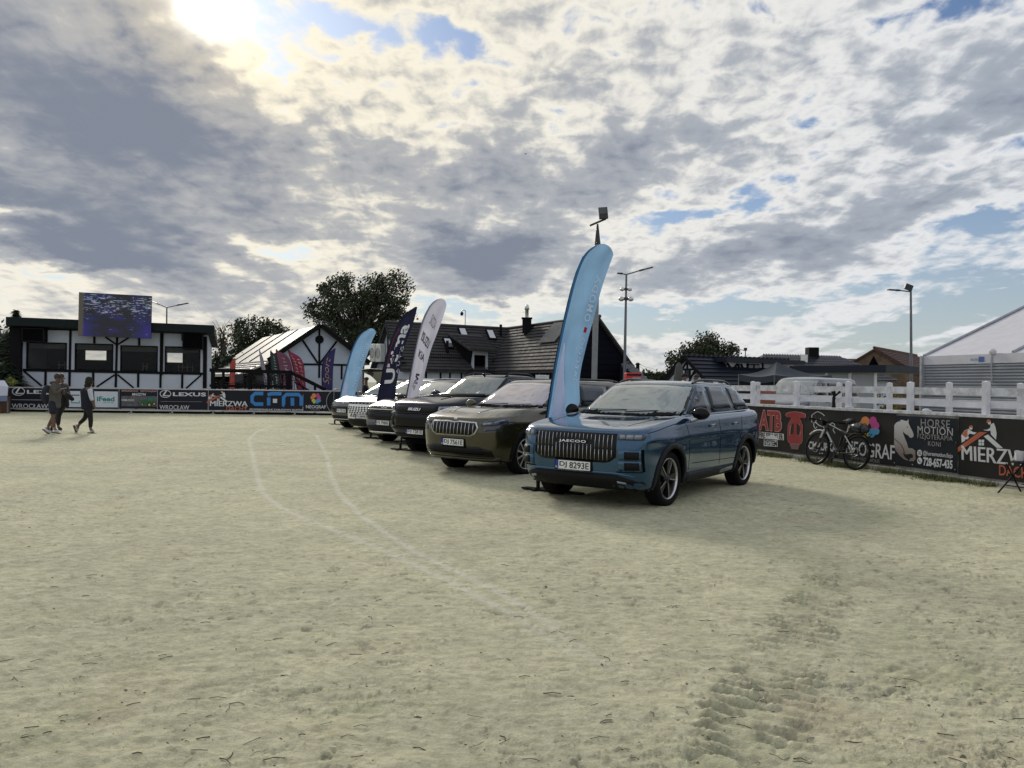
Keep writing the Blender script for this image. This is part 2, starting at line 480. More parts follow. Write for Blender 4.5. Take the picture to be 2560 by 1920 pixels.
# ------------------------------------------------------------------ ground
def sand_material():
    m = bpy.data.materials.new('arena_sand'); m.use_nodes = True
    t = m.node_tree; q = NT(t); b = t.nodes['Principled BSDF']
    g = q.node('ShaderNodeNewGeometry'); pos = g.outputs['Position']
    n1 = q.noise(pos, 0.5, 5, 0.6).outputs['Fac']
    n2 = q.noise(pos, 3.2, 6, 0.65).outputs['Fac']
    n3 = q.noise(pos, 45.0, 4, 0.7).outputs['Fac']
    n4 = q.noise(pos, 0.9, 4, 0.6, 0.6).outputs['Color']
    c = q.mix(q.sstep(n1, 0.35, 0.65), SAND_A, SAND_B)
    sp = q.node('ShaderNodeSeparateColor'); t.links.new(n4, sp.inputs[0])
    c = q.mix(q.mul(q.sstep(sp.outputs[0], 0.56, 0.72), 0.55), c, SAND_PINK)
    c = q.mix(q.mul(q.sstep(sp.outputs[1], 0.55, 0.75), 0.5), c, SAND_GREEN)
    c = q.mix(q.sstep(n2, 0.25, 0.75), q.mix(1.0, c, (0.86, 0.86, 0.86), 'MULTIPLY'), q.mix(1.0, c, (1.10, 1.10, 1.10), 'MULTIPLY'))
    mp = q.node('ShaderNodeMapping'); t.links.new(pos, mp.inputs[0]); mp.inputs['Rotation'].default_value = (0, 0, R(10)); mp.inputs['Scale'].default_value = (0.75, 1.3, 1)
    n7 = q.noise(mp.outputs[0], 14.0, 6, 0.7).outputs['Fac']
    c = q.mix(1.0, c, q.mix(q.sstep(n7, 0.32, 0.66), (0.76, 0.755, 0.73), (1.14, 1.14, 1.13)), 'MULTIPLY')
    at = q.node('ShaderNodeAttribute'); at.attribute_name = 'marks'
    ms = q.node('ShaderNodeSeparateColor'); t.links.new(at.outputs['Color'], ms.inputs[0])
    c = q.mix(q.mul(ms.outputs[0], 0.46), c, (0.68, 0.67, 0.60))          # pale dry sand pressed by car tyres
    c = q.mix(q.mul(ms.outputs[1], 0.62), c, (0.13, 0.125, 0.095))         # shade in hollows, cracks and treads painted dark, with dark crumbs
    c = q.mix(q.mul(q.sstep(n3, 0.58, 0.72), 0.5), c, (0.15, 0.145, 0.11))
    n5 = q.noise(pos, 170.0, 3, 0.7).outputs['Fac']; n6 = q.noise(pos, 24.0, 3, 0.7).outputs['Fac']
    c = q.mix(q.mul(q.sstep(n6, 0.60, 0.74), 0.55), c, (0.66, 0.64, 0.54))
    c = q.mix(q.mul(q.sstep(n5, 0.55, 0.75), 0.55), c, (0.17, 0.16, 0.11)); c = q.mix(q.mul(q.sstep(n5, 0.45, 0.25), 0.35), c, (0.62, 0.60, 0.48))
    t.links.new(c, b.inputs['Base Color']); b.inputs['Roughness'].default_value = 0.95
    b.inputs['Specular IOR Level'].default_value = 0.2
    bn = q.noise(pos, 95.0, 5, 0.75).outputs['Fac']; bn2 = q.noise(pos, 30.0, 5, 0.7).outputs['Fac']
    hh = q.add(q.mul(bn, 0.5), q.mul(bn2, 1.0))
    bp = q.node('ShaderNodeBump'); bp.inputs['Strength'].default_value = 0.9; bp.inputs['Distance'].default_value = 0.018
    t.links.new(hh, bp.inputs['Height']); t.links.new(bp.outputs[0], b.inputs['Normal'])
    return m
SAND_A, SAND_B = (0.53, 0.51, 0.36), (0.455, 0.442, 0.318)
SAND_PINK, SAND_GREEN = (0.50, 0.43, 0.30), (0.39, 0.405, 0.25)
def gp(pts): return [tuple(G(x, y)[:2]) for x, y in pts]
TRACK_A = gp([(680, 1063), (640, 1080), (622, 1098), (632, 1140), (642, 1185), (654, 1231), (700, 1268), (747, 1289), (810, 1315), (903, 1352), (1013, 1399), (1120, 1450), (1290, 1540), (1440, 1640)])
TRACK_B = gp([(740, 1068), (790, 1086), (816, 1138), (828, 1190), (851, 1237), (903, 1289), (955, 1326), (1042, 1381), (1128, 1422), (1215, 1462), (1290, 1505), (1400, 1580), (1520, 1670)])
LUG_L = gp([(2058, 1430), (1985, 1530), (1900, 1640), (1840, 1760), (1800, 1900)])
LUG_R = gp([(2085, 1470), (2045, 1560), (2000, 1650), (1975, 1750), (1930, 1910)])
RUTS = [gp([(1890, 1900), (2060, 1790), (2250, 1690), (2480, 1590)]), gp([(1980, 1880), (2120, 1800), (2330, 1700), (2540, 1610)]),
        gp([(2380, 1810), (2480, 1730), (2570, 1660)]), gp([(1290, 1580), (1420, 1660), (1560, 1740), (1700, 1850)]), gp([(1240, 1650), (1420, 1760), (1650, 1900)]),
        gp([(0, 1900), (300, 1780), (640, 1700), (900, 1660)]), gp([(150, 1910), (420, 1830), (780, 1745), (1000, 1700)])]
def ground_height(X, Y):
    h = 0.007 * fbm(X * 0.5, Y * 0.5, 3, 3)
    # trodden, compacted surface: thin low ridges and scuffs lying mostly across the view
    a = R(-10); U = X * math.cos(a) - Y * math.sin(a); V = X * math.sin(a) + Y * math.cos(a)
    rid = fbm(U * 2.2, V * 7.5, 21, 4, 0.6)
    sm = fbm(X * 9.0, Y * 9.0, 33, 4, 0.62)
    grit = fbm(X * 26.0, Y * 30.0, 37, 3, 0.65)
    area = sst(fbm(X * 0.45, Y * 0.45, 77, 3), -0.15, 0.40)
    h = h + 0.011 * rid + (0.0026 + 0.0018 * area) * sm + 0.0036 * grit
    cr = np.abs(fbm(U * 3.1 + 0.4 * sm, V * 8.0 + 0.4 * sm, 61, 3, 0.55))
    crack = (1 - sst(cr, 0.0, 0.055)) * sst(fbm(X * 1.7, Y * 1.7, 67, 3), 0.02, 0.30)
    crack2 = (1 - sst(np.abs(fbm(U * 4.6 + 0.3 * sm, V * 15.0, 63, 3, 0.6)), 0.0, 0.06)) * sst(fbm(X * 2.3, Y * 2.3, 69, 3), -0.02, 0.22)
    h = h + 0.009 * crack + 0.0065 * crack2
    # hoof and shoe prints: small sharp hollows with a broken lip, in patches
    pit = fbm(X * 5.2, Y * 6.4, 55, 4, 0.7)
    hol = sst(pit, 0.44, 0.56) * (0.25 + 0.75 * area)
    h = h - 0.008 * hol + 0.005 * sst(pit, 0.30, 0.42) * (1 - sst(pit, 0.42, 0.50)) * area
    relief_shade = np.clip(hol * 0.75 + 0.45 * crack * sst(grit, -0.1, 0.3) + 0.35 * crack2 * sst(grit, 0.0, 0.3), 0, 1)  # painted shade of prints and cracks, plus dark crumbs
    pale = np.zeros_like(X)
    for T, w in ((TRACK_A, 0.038), (TRACK_B, 0.038)):
        d, s, _ = path_sd(X, Y, T)
        k = 1 - sst(d + 0.035 * sm, w * 0.25, w * 1.7)
        L = s.max(); k = k * (1 - 0.5 * sst(s, L * 0.93, L))
        pale = np.maximum(pale, k * (0.85 + 0.6 * rid)); h = h - 0.004 * k
    for T, w in ((LUG_L, 0.14), (LUG_R, 0.14)):
        d, s, sd = path_sd(X, Y, T)
        d = d + 0.03 * fbm(X * 4, Y * 4, 97, 2)
        inb = 1 - sst(d, w * 0.85, w * 1.25)
        brk = 0.25 + 0.75 * sst(fbm(X * 2.4, Y * 2.4, 91, 3), -0.20, 0.20)
        ph = s / 0.105 + sd * d / 0.30 * 0.5 + 0.45 * fbm(X * 1.6, Y * 1.6, 93, 3)
        lug = sst(np.abs((ph % 1.0) - 0.5), 0.16, 0.40)
        amt = inb * brk
        h = h + amt * (0.036 * lug - 0.018) * np.clip(0.8 + 1.2 * fbm(X * 6, Y * 2.5, 95, 2), 0.1, 1.3)
        relief_shade = np.maximum(relief_shade, amt * 0.5 * (1 - lug))  # shade between the tread lugs, painted into the sand colour
    for T in RUTS:
        d, s, sd = path_sd(X, Y, T)
        d = d + 0.03 * sm
        k = np.exp(-((d - 0.07) / 0.025) ** 2) + np.exp(-((d) / 0.03) ** 2)
        brk = sst(fbm(X * 0.9, Y * 0.9, 191, 3), -0.15, 0.15)
        tread = 0.5 + 0.5 * np.sin(s / 0.035 * 2 * np.pi) * (d < 0.06)
        h = h - 0.009 * k * brk * (0.75 + 0.25 * tread); relief_shade = np.maximum(relief_shade, 0.16 * np.clip(k, 0, 1) * brk)
    return h, np.clip(pale, 0, 1), np.clip(relief_shade, 0, 1)
def build_ground():
    m = sand_material()
    NR_, NC = 620, 980
    ys = 1.9 * (46.0 / 1.9) ** (np.arange(NR_) / (NR_ - 1.0)); ts = np.linspace(-1.15, 1.15, NC)
    Y, T = np.meshgrid(ys, ts, indexing='ij'); X = T * Y
    h, pale, relief_shade = ground_height(X, Y)
    h = h - h.mean() + 0.0
    co = np.stack([X, Y, h], -1).reshape(-1, 3)
    i = np.arange(NR_ - 1)[:, None] * NC + np.arange(NC - 1)[None, :]
    f = np.stack([i, i + 1, i + NC + 1, i + NC], -1).reshape(-1, 4)
    me = bpy.data.meshes.new('sand_ground')
    me.vertices.add(len(co)); me.vertices.foreach_set('co', co.ravel())
    me.loops.add(f.size); me.loops.foreach_set('vertex_index', f.ravel().astype(np.int32))
    me.polygons.add(len(f)); me.polygons.foreach_set('loop_start', np.arange(0, f.size, 4, dtype=np.int32))
    me.polygons.foreach_set('use_smooth', np.ones(len(f), dtype=bool))
    me.update(calc_edges=True)
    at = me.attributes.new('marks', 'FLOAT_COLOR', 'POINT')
    c = np.zeros((len(co), 4), dtype=np.float32); c[:, 0] = pale.ravel(); c[:, 1] = relief_shade.ravel(); c[:, 3] = 1
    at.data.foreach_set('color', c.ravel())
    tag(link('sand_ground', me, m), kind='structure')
    far = mat('far_ground', (0.16, 0.17, 0.09), 0.95, 0, 0.35, 0.15, 0.3, 3.0)
    mb = MB(); mb.add([(-1500, -1500, -0.12), (1500, -1500, -0.12), (1500, 1500, -0.12), (-1500, 1500, -0.12)], [(0, 1, 2, 3)])
    tag(mb.build('ground', far), kind='structure')
    mb = MB(); mb.add([(-45, -30, -0.075), (45, -30, -0.075), (45, 34, -0.075), (-45, 34, -0.075)], [(0, 1, 2, 3)])
    tag(mb.build('arena_ground', m), kind='structure')
    # clods, wood chips and straw trodden out of the sand
    rnd = random.Random(5)
    dark = mat('damp_clod', (0.13, 0.125, 0.09), 0.95, 0, 0.4, 9)
    palem = mat('pale_chip', (0.56, 0.53, 0.40), 0.9, 0, 0.3, 9)
    for nm, mm, cnt in (('clods', dark, 380), ('wood_chips', palem, 1100)):
        xs, ys2 = [], []
        for _ in range(cnt):
            py = 1050 + 870 * rnd.random() ** 0.8; px = rnd.uniform(-150, 2700)
            g = G(px, py)
            if g.y > 30: continue
            xs.append(g.x); ys2.append(g.y)
        hz, _, _ = ground_height(np.array(xs), np.array(ys2))
        mb = MB()
        for x, y, z in zip(xs, ys2, hz):
            s = rnd.uniform(0.0025, 0.0065) * rnd.choice((1, 1, 1, 1.8)); a = rnd.uniform(0, 6.28)
            if nm == 'clods':
                L, W_, H_ = s * rnd.uniform(1, 2.4), s, s * rnd.uniform(0.5, 0.9)
            else:
                L, W_, H_ = s * rnd.uniform(1.2, 3.2), s * 0.5, s * 0.3
            c, sn = math.cos(a), math.sin(a)
            pts = []
            for k in range(5):
                an = k * 1.2566 + rnd.uniform(-.3, .3); u, v = L * math.cos(an), W_ * math.sin(an)
                pts.append((x + u * c - v * sn, y + u * sn + v * c, z - 0.002))
            tp = (x + rnd.uniform(-.3, .3) * s, y + rnd.uniform(-.3, .3) * s, z + H_)
            mb.add(pts + [tp], [(k, (k + 1) % 5, 5) for k in range(5)])
        tag(mb.build(nm, mm), 'small scattered %s lying all over the sandy riding arena' % ('dark moist clods' if nm == 'clods' else 'pale chips and straw'), nm.replace('_', ' '), kind='stuff')
    # straw and twigs
    mb = MB(); mp = MB(); xs = []
    for _ in range(420):
        g = G(rnd.uniform(-150, 2700), 1120 + 800 * rnd.random() ** .7); xs.append((g.x, g.y))
    hz, _, _ = ground_height(np.array([p[0] for p in xs]), np.array([p[1] for p in xs]))
    for k, ((x, y), z) in enumerate(zip(xs, hz)):
        L = rnd.uniform(.02, .09); a = rnd.gauss(0, .7); b = a + rnd.uniform(-.8, .8); z += .002
        pts = [(x, y, z), (x + L * .5 * math.cos(a), y + L * .5 * math.sin(a), z + .004), (x + L * .5 * (math.cos(a) + math.cos(b)), y + L * .5 * (math.sin(a) + math.sin(b)), z + .001)]
        (mp if k % 3 == 0 else mb).tube(pts, rnd.uniform(.0008, .0022), 4, False)
    tag(mb.build('twigs', mat('dark_twig', (0.05, 0.045, 0.03), 0.9)), 'thin dark twigs and stalks scattered over the sandy riding arena', 'twigs', kind='stuff')
    tag(mp.build('straw', palem), 'thin pale straws scattered over the sandy riding arena', 'straw', kind='stuff')
build_ground()
# ------------------------------------------------------------------ buildings round the arena
M_RENDER = mat('white_render', (0.47, 0.51, 0.59), 0.85, 0, 0.06, 1.2, 0.1, 20)
M_TIMBER = mat('dark_timber', (0.006, 0.006, 0.008), 0.8, 0, 0.25, 6, 0.2, 25, spec=0.15)
M_FASCIA = mat('dark_fascia', (0.007, 0.013, 0.014), 0.7, 0, 0.15, 4, spec=0.2)
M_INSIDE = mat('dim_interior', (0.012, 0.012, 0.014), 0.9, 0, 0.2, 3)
M_TILE = mat('grey_roof_tile', (0.048, 0.047, 0.05), 0.8, 0, 0.2, 3, 0.2, 12, spec=0.2)
M_TILEB = mat('navy_roof_sheet', (0.010, 0.015, 0.026), 0.55, 0.0, 0.15, 3, spec=0.25)
M_PANE = pane_mat('window_pane', (0.015, 0.018, 0.022), 0.85)
M_PANEO = mat('dark_pane', (0.02, 0.024, 0.03), 0.05, 0, 0.2, 2, spec=0.8)
def bx(mb, pl, u0, v0, u1, v1, o0, o1):
    c = pl.w((u0 + u1) / 2, (v0 + v1) / 2, (o0 + o1) / 2)
    Mx = Matrix((pl.u, pl.v, pl.n)).transposed()
    return mb.box(c, (abs(u1 - u0), abs(v1 - v0), abs(o1 - o0)), Mx)
def c3(x, y): return x / 3.95, 700 + y / 3.95
def c4(x, y): return 500 + x / 3.687, 650 + y / 3.687
def c5(x, y): return 1000 + x / 3.456, 720 + y / 3.456
def c6(x, y): return 1860 + x / 3.16, 900 + y / 3.16
def c7(x, y): return 1640 + x / 2.404, 640 + y / 2.404
def c8(x, y): return 1660 + x / 5.53, 820 + y / 5.53
def c9(x, y): return 530 + x / 7.373, 880 + y / 7.373

def judges_house():
    d0 = 39.5; g = P(56, 945, d0); g.z = 0; a = R(19)
    F = Plane(g, g + Vector((math.cos(a), math.sin(a), 0)))
    W = F.uv(*c3(2050, 800))[0]
    root = thing('timber_framed_house', 'white house with black timber frame and four big windows under a flat dark roof', 'building', g, a)
    v = lambda x, y: F.uv(*c3(x, y))[1]
    u = lambda x, y=800: F.uv(*c3(x, y))[0]
    top = v(1155, 500); roof_lo = v(1155, 480)
    wins = [(260, 660, 615, 885), (738, 1118, 628, 893), (1188, 1558, 648, 905), (1628, 1978, 658, 920)]
    wn = [(u(a_), u(b_), v((a_ + b_) / 2, d_), v((a_ + b_) / 2, c_)) for a_, b_, c_, d_ in wins]
    wall = MB()
    zs = min(q[2] for q in wn); zt = max(q[3] for q in wn)
    edges = [0] + [e for q in wn for e in q[:2]] + [W]
    for i in range(0, len(edges), 2): bx(wall, F, edges[i], 0, edges[i + 1], top, -0.14, 0)
    for q in wn:
        bx(wall, F, q[0], 0, q[1], q[2], -0.14, 0); bx(wall, F, q[0], q[3], q[1], top, -0.14, 0)
    wall.build('front_wall', M_RENDER, root)
    D = 4.6; B = F.shift(-D)
    # back wall with two openings that let the sky be seen through the house
    ops = []
    for (a_, b_, c_, d_) in ((840, 1050, 700, 788), (1640, 1803, 722, 812)):
        p, q = B.uv(*c3(a_, d_)), B.uv(*c3(b_, c_)); ops.append((p[0], q[0], p[1], q[1]))
    ed = [0] + [e for q in ops for e in q[:2]] + [W]
    bw = MB()
    for i in range(0, len(ed), 2): bx(bw, B, ed[i], 0, ed[i + 1], top, -0.14, 0)
    for q in ops: bx(bw, B, q[0], 0, q[1], q[2], -0.14, 0); bx(bw, B, q[0], q[3], q[1], top, -0.14, 0)
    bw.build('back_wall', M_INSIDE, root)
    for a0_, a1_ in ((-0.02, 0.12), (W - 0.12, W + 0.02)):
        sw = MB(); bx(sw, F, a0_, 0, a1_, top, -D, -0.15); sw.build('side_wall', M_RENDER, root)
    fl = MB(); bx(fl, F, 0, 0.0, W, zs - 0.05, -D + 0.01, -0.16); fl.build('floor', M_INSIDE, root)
    # a few chair backs and a table inside
    fu = MB()
    for x in (540, 600, 1390, 1430, 1540, 1750, 1790, 1840, 1890):
        uu = u(x); fu.beam(F.w(uu, zs - .05, -1.0), F.w(uu, zs + 0.55, -1.05), 0.04, 0.04)
    for x0, x1 in ((520, 640), (1380, 1440), (1740, 1900)): fu.beam(F.w(u(x0), zs + .35, -1), F.w(u(x1), zs + .35, -1), .04, .04)
    tag(fu.build('furniture', mat('pale_wood', (0.22, 0.2, 0.17), 0.7), root), kind='stuff')
    for q in wn:
        fr = MB(); t = 0.055
        bx(fr, F, q[0], q[2], q[0] + t, q[3], -0.10, 0.05); bx(fr, F, q[1] - t, q[2], q[1], q[3], -0.10, 0.05)
        bx(fr, F, q[0], q[3] - t, q[1], q[3], -0.101, 0.051); bx(fr, F, q[0], q[2], q[1], q[2] + t, -0.101, 0.051)
        f = fr.build('window', M_TIMBER, root)
        pn = MB(); bx(pn, F, q[0] + t, q[2] + t, q[1] - t, q[3] - t, -0.06, -0.05); pn.build('pane', M_PANE, f)
        bl = MB(); bx(bl, F, q[0] + t, q[3] - 0.32, q[1] - t, q[3] - t, -0.13, -0.12); bl.build('roller_blind', mat('grey_blind', (0.12, 0.12, 0.12), 0.8), f)
    def beam(x0, y0, x1, y1, w=0.11, o=0.045):
        p, q = F.hit(*c3(x0, y0)), F.hit(*c3(x1, y1))
        MB().beam(p + F.n * o * .3, q + F.n * o * .3, w, o, F.n).build('timber_beam', M_TIMBER, root)
    for x0, y0, x1, y1 in ((697, 490, 686, 1050), (1157, 560, 1143, 1060), (1593, 515, 1584, 1065), (452, 890, 449, 1045), (921, 905, 920, 1055), (1366, 915, 1364, 1060), (1801, 925, 1798, 1070),
                           (932, 560, 932, 626), (1375, 575, 1375, 646), (462, 480, 460, 612), (1802, 520, 1802, 600)): beam(x0, y0, x1, y1)
    beam(2026, 560, 2022, 1070, 0.2, 0.05); beam(224, 620, 220, 640, 0.06)
    for x0, y0, x1, y1 in ((228, 888, 2005, 926),): beam(x0, y0, x1, y1, 0.13, 0.052)
    beam(235, 478, 2010, 520, 0.12, 0.048)
    for x0, y0, x1, y1 in ((236, 897, 412, 1045), (1134, 935, 955, 1055), (1162, 935, 1320, 1065), (1985, 940, 1835, 1072), (1040, 562, 1148, 637), (1275, 568, 1165, 637)): beam(x0, y0, x1, y1, 0.085, 0.04)
    # flat roof with deep eaves, falling to the back
    up = lambda uu, vv, o: F.w(uu, vv, o)
    u0, u1 = u(100, 400), W + 0.35
    vt0, vt1 = v(130, 375), v(2085, 455)
    rt = MB()
    A = [up(u0, vt0 - .42, 0.75), up(u1, vt1 - .42, 0.75), up(u1, vt1, 0.75), up(u0, vt0, 0.75)]
    Bk = [up(u0, vt0 - 1.0, -D - .4), up(u1, vt1 - 1.0, -D - .4), up(u1, vt1 - .6, -D - .4), up(u0, vt0 - .6, -D - .4)]
    rt.add(A + Bk, [(0, 1, 2, 3), (7, 6, 5, 4), (3, 2, 6, 7), (1, 0, 4, 5), (2, 1, 5, 6), (0, 3, 7, 4)])
    rt.build('roof', M_FASCIA, root)
    sf = MB(); bx(sf, F, 0.0, top - 0.01, W, v(1155, 470) + .2, -0.13, 0.02); sf.build('upper_wall', M_TIMBER, root)
    wg = MB(); bx(wg, F, u(108), 0, -0.02, v(130, 470), -2.5, 0.3); wg.build('side_shed', M_TIMBER, root)
    dp = MB(); dp.tube([F.hit(*c3(1612, 520)) + F.n * .1, F.hit(*c3(1604, 940)) + F.n * .1], 0.035, 8); dp.build('downpipe', M_BLACK, root)
    for i, (x0, x1, y0, y1, lb) in enumerate(((238, 455, 478, 612, 'black loudspeaker cabinet hung under the left end of the flat roof'), (1806, 2008, 520, 685, 'black loudspeaker cabinet hung under the right end of the flat roof'))):
        o = thing('loudspeaker', lb, 'loudspeaker', F.w(u((x0 + x1) / 2), v((x0 + x1) / 2, y1), .2), a, 'loudspeakers under the flat roof')
        mb = MB(); bx(mb, F, u(x0), v(x0, y1), u(x1), v(x0, y0), 0.10, 0.55); mb.build('cabinet', M_BLACK, o)
        gm = MB(); bx(gm, F, u(x0) + .05, v(x0, y1) + .05, u(x1) - .05, v(x0, y0) - .05, 0.55, 0.565); gm.build('grille', M_SEAM, o)
        br = MB(); br.tube([F.w(u((x0 + x1) / 2), v(x0, y0), .3), F.w(u((x0 + x1) / 2), v(x0, y0) + .25, .3)], .03, 6); br.build('bracket', M_BLACK, o)
    # LED screen on the roof edge
    S = F.shift(0.95)
    p, q = S.uv(*c3(772, 548)), S.uv(*c3(1497, 160))
    so = thing('video_screen', 'large LED video screen showing blue and purple noise on the flat roof edge', 'screen', S.w(p[0], p[1]), a)
    tl, tr, blc, brc = S.hit(*c3(779, 120)), S.hit(*c3(1497, 158)), S.hit(*c3(770, 548)), S.hit(*c3(1490, 578))
    k = MB(); k.prism([blc - F.n * .02, brc - F.n * .02, tr - F.n * .02, tl - F.n * .02], -F.n * 0.22); k.build('cabinet', M_BLACK, so)
    sm = bpy.data.materials.new('led_picture'); sm.use_nodes = True; t = sm.node_tree; q_ = NT(t); b = t.nodes['Principled BSDF']
    tc = q_.node('ShaderNodeTexCoord'); sx = q_.node('ShaderNodeSeparateXYZ'); t.links.new(tc.outputs['UV'], sx.inputs[0])
    U, V = sx.outputs[0], sx.outputs[1]
    row = q_.m('FLOOR', q_.mul(V, 62.0)); colu = q_.m('FLOOR', q_.mul(U, 110.0))
    st = q_.noise(q_.comb(q_.mul(colu, 0.07), q_.mul(row, 1.3), 0.0), 1.0, 3, 0.7)
    big = q_.noise(q_.comb(q_.mul(U, 4.0), q_.mul(V, 5.0), 2.0), 1.0, 3, 0.5)
    cell = q_.node('ShaderNodeTexWhiteNoise'); cell.noise_dimensions = '2D'; t.links.new(q_.comb(q_.m('FLOOR', q_.mul(U, 70.0)), row, 0.0), cell.inputs['Vector'])
    band = q_.mul(q_.sstep(V, 0.42, 0.60), q_.sstep(q_.m('SUBTRACT', 1.05, V), 0.0, 0.15))
    hot = q_.mul(q_.sstep(q_.add(st.outputs['Fac'], q_.mul(band, 0.10)), 0.60, 0.70), q_.sstep(q_.add(big.outputs['Fac'], q_.mul(band, 0.08)), 0.44, 0.6))
    basec = q_.mix(q_.sstep(big.outputs['Fac'], 0.4, 0.65), (0.006, 0.007, 0.02), (0.012, 0.014, 0.13))
    corner = q_.mul(q_.sstep(q_.m('ABSOLUTE', q_.sub(U, 0.5)), 0.28, 0.45), q_.sstep(q_.sub(0.45, V), 0.0, 0.25))
    basec = q_.mix(corner, basec, (0.02, 0.015, 0.22))
    cc = q_.mix(0.55, q_.mix(0.45, (0.55, 0.75, 0.95), cell.outputs['Color']), st.outputs['Color'], 'MULTIPLY')
    fin = q_.mix(hot, basec, cc)
    red = q_.mul(q_.sstep(q_.m('ABSOLUTE', q_.sub(V, 0.32)), 0.03, 0.0), q_.sstep(big.outputs['Fac'], 0.5, 0.6))
    fin = q_.mix(q_.mul(red, hot), fin, (0.7, 0.03, 0.03))
    fin = q_.mix(q_.sstep(U, 0.085, 0.045), fin, (0.10, 0.085, 0.06))
    scan = q_.sstep(q_.m('ABSOLUTE', q_.sub(q_.m('FRACT', q_.mul(V, 62.0)), 0.5)), 0.5, 0.25)
    fin = q_.mix(scan, q_.mix(1.0, fin, (0.25, 0.25, 0.25), 'MULTIPLY'), fin)
    t.links.new(fin, b.inputs['Emission Color']); b.inputs['Emission Strength'].default_value = 0.6
    b.inputs['Base Color'].default_value = (0.01, 0.01, 0.012, 1); b.inputs['Roughness'].default_value = 0.4
    me = bpy.data.meshes.new('display'); me.from_pydata([blc, brc, tr, tl], [], [(0, 1, 2, 3)]); uvl = me.uv_layers.new(name='UVMap')
    for i, c in enumerate(((0, 0), (1, 0), (1, 1), (0, 1))): uvl.data[i].uv = c
    me.update(); link('display', me, sm, so)
    lg = MB()
    for uu in (p[0] + .6, q[0] - .6): lg.beam(S.w(uu, p[1] + .3, -.25), F.w(uu, p[1] + 1.2, -1.2), .08, .08)
    lg.build('support_frame', M_BLACK, so)
judges_house()

def gable_house(name, label, A, B, w, zeave, mats, over=(0.35, 0.3), base=0.0, courses=0, slope_name='roof'):
    """A near end of the ridge, B far end; w half width; walls under two roof slopes"""
    mw, mr = mats
    r_ = Vector((B.x - A.x, B.y - A.y, 0)); Lg = r_.length; r_.normalize(); q = Vector((-r_.y, r_.x, 0))
    if q.y > 0: q = -q                      # q points towards the camera side
    root = thing(name, label, 'building', (A.x, A.y, base), math.atan2(r_.y, r_.x))
    def pt(t, s_, z): return Vector((A.x, A.y, 0)) + r_ * t + q * s_ + Vector((0, 0, z))
    zA, zB = A.z, B.z; th = 0.16
    zr = lambda t: zA + (zB - zA) * t / Lg
    wl = MB()
    a = [pt(0, -w, base), pt(0, w, base), pt(0, w, zeave - .05), pt(0, 0, zA - .12), pt(0, -w, zeave - .05)]
    b = [pt(Lg, -w, base), pt(Lg, w, base), pt(Lg, w, zeave - .05), pt(Lg, 0, zB - .12), pt(Lg, -w, zeave - .05)]
    wl.add(a + b, [(4, 3, 2, 1, 0), (5, 6, 7, 8, 9), (1, 2, 7, 6), (0, 5, 9, 4), (0, 1, 6, 5)])
    wl.build('wall', mw, root)
    planes = {}
    for sg, nm in ((1, 'front'), (-1, 'back')):
        sl = (zA - zeave) / w; wo = w + over[1]; t0, t1 = -over[0], Lg + over[0]
        ze = lambda t: zr(t) - sl * wo
        tp = [pt(t0, 0, zr(t0)), pt(t1, 0, zr(t1)), pt(t1, sg * wo, ze(t1)), pt(t0, sg * wo, ze(t0))]
        MB().prism(tp, (0, 0, -th)).build(slope_name, mr, root)
        pl = Plane.__new__(Plane); pl.o = tp[3]; pl.u = (tp[2] - tp[3]).normalized(); pl.v = (tp[0] - tp[3]); pl.v = (pl.v - pl.u * pl.v.dot(pl.u)).normalized(); pl.n = pl.u.cross(pl.v)
        if pl.n.z < 0: pl.n = -pl.n
        pl.len = (tp[2] - tp[3]).length; pl.wid = (tp[0] - tp[3]).length; pl.q = tp
        planes[nm] = pl
    if courses:
        tp = planes['front'].q; n = planes['front'].n
        for k in range(courses):
            f0, f1 = k / courses, (k + 1.12) / courses
            f1 = min(f1, 1.0)
            e = lambda f, s_: tp[3 - s_].lerp(tp[s_], f) if s_ == 0 else tp[2].lerp(tp[1], f)
            p = [e(f0, 0) + n * .085, e(f0, 1) + n * .085, e(f1, 1) + n * .02, e(f1, 0) + n * .02]
            MB().prism(p, -n * .06).build('tile_course', mr, root)
        rc = MB().tube([tp[0] + Vector((0, 0, .06)), tp[1] + Vector((0, 0, .06))], 0.11, 8); rc.build('ridge_tiles', mr, root)
    return root, planes, pt, r_, q, Lg

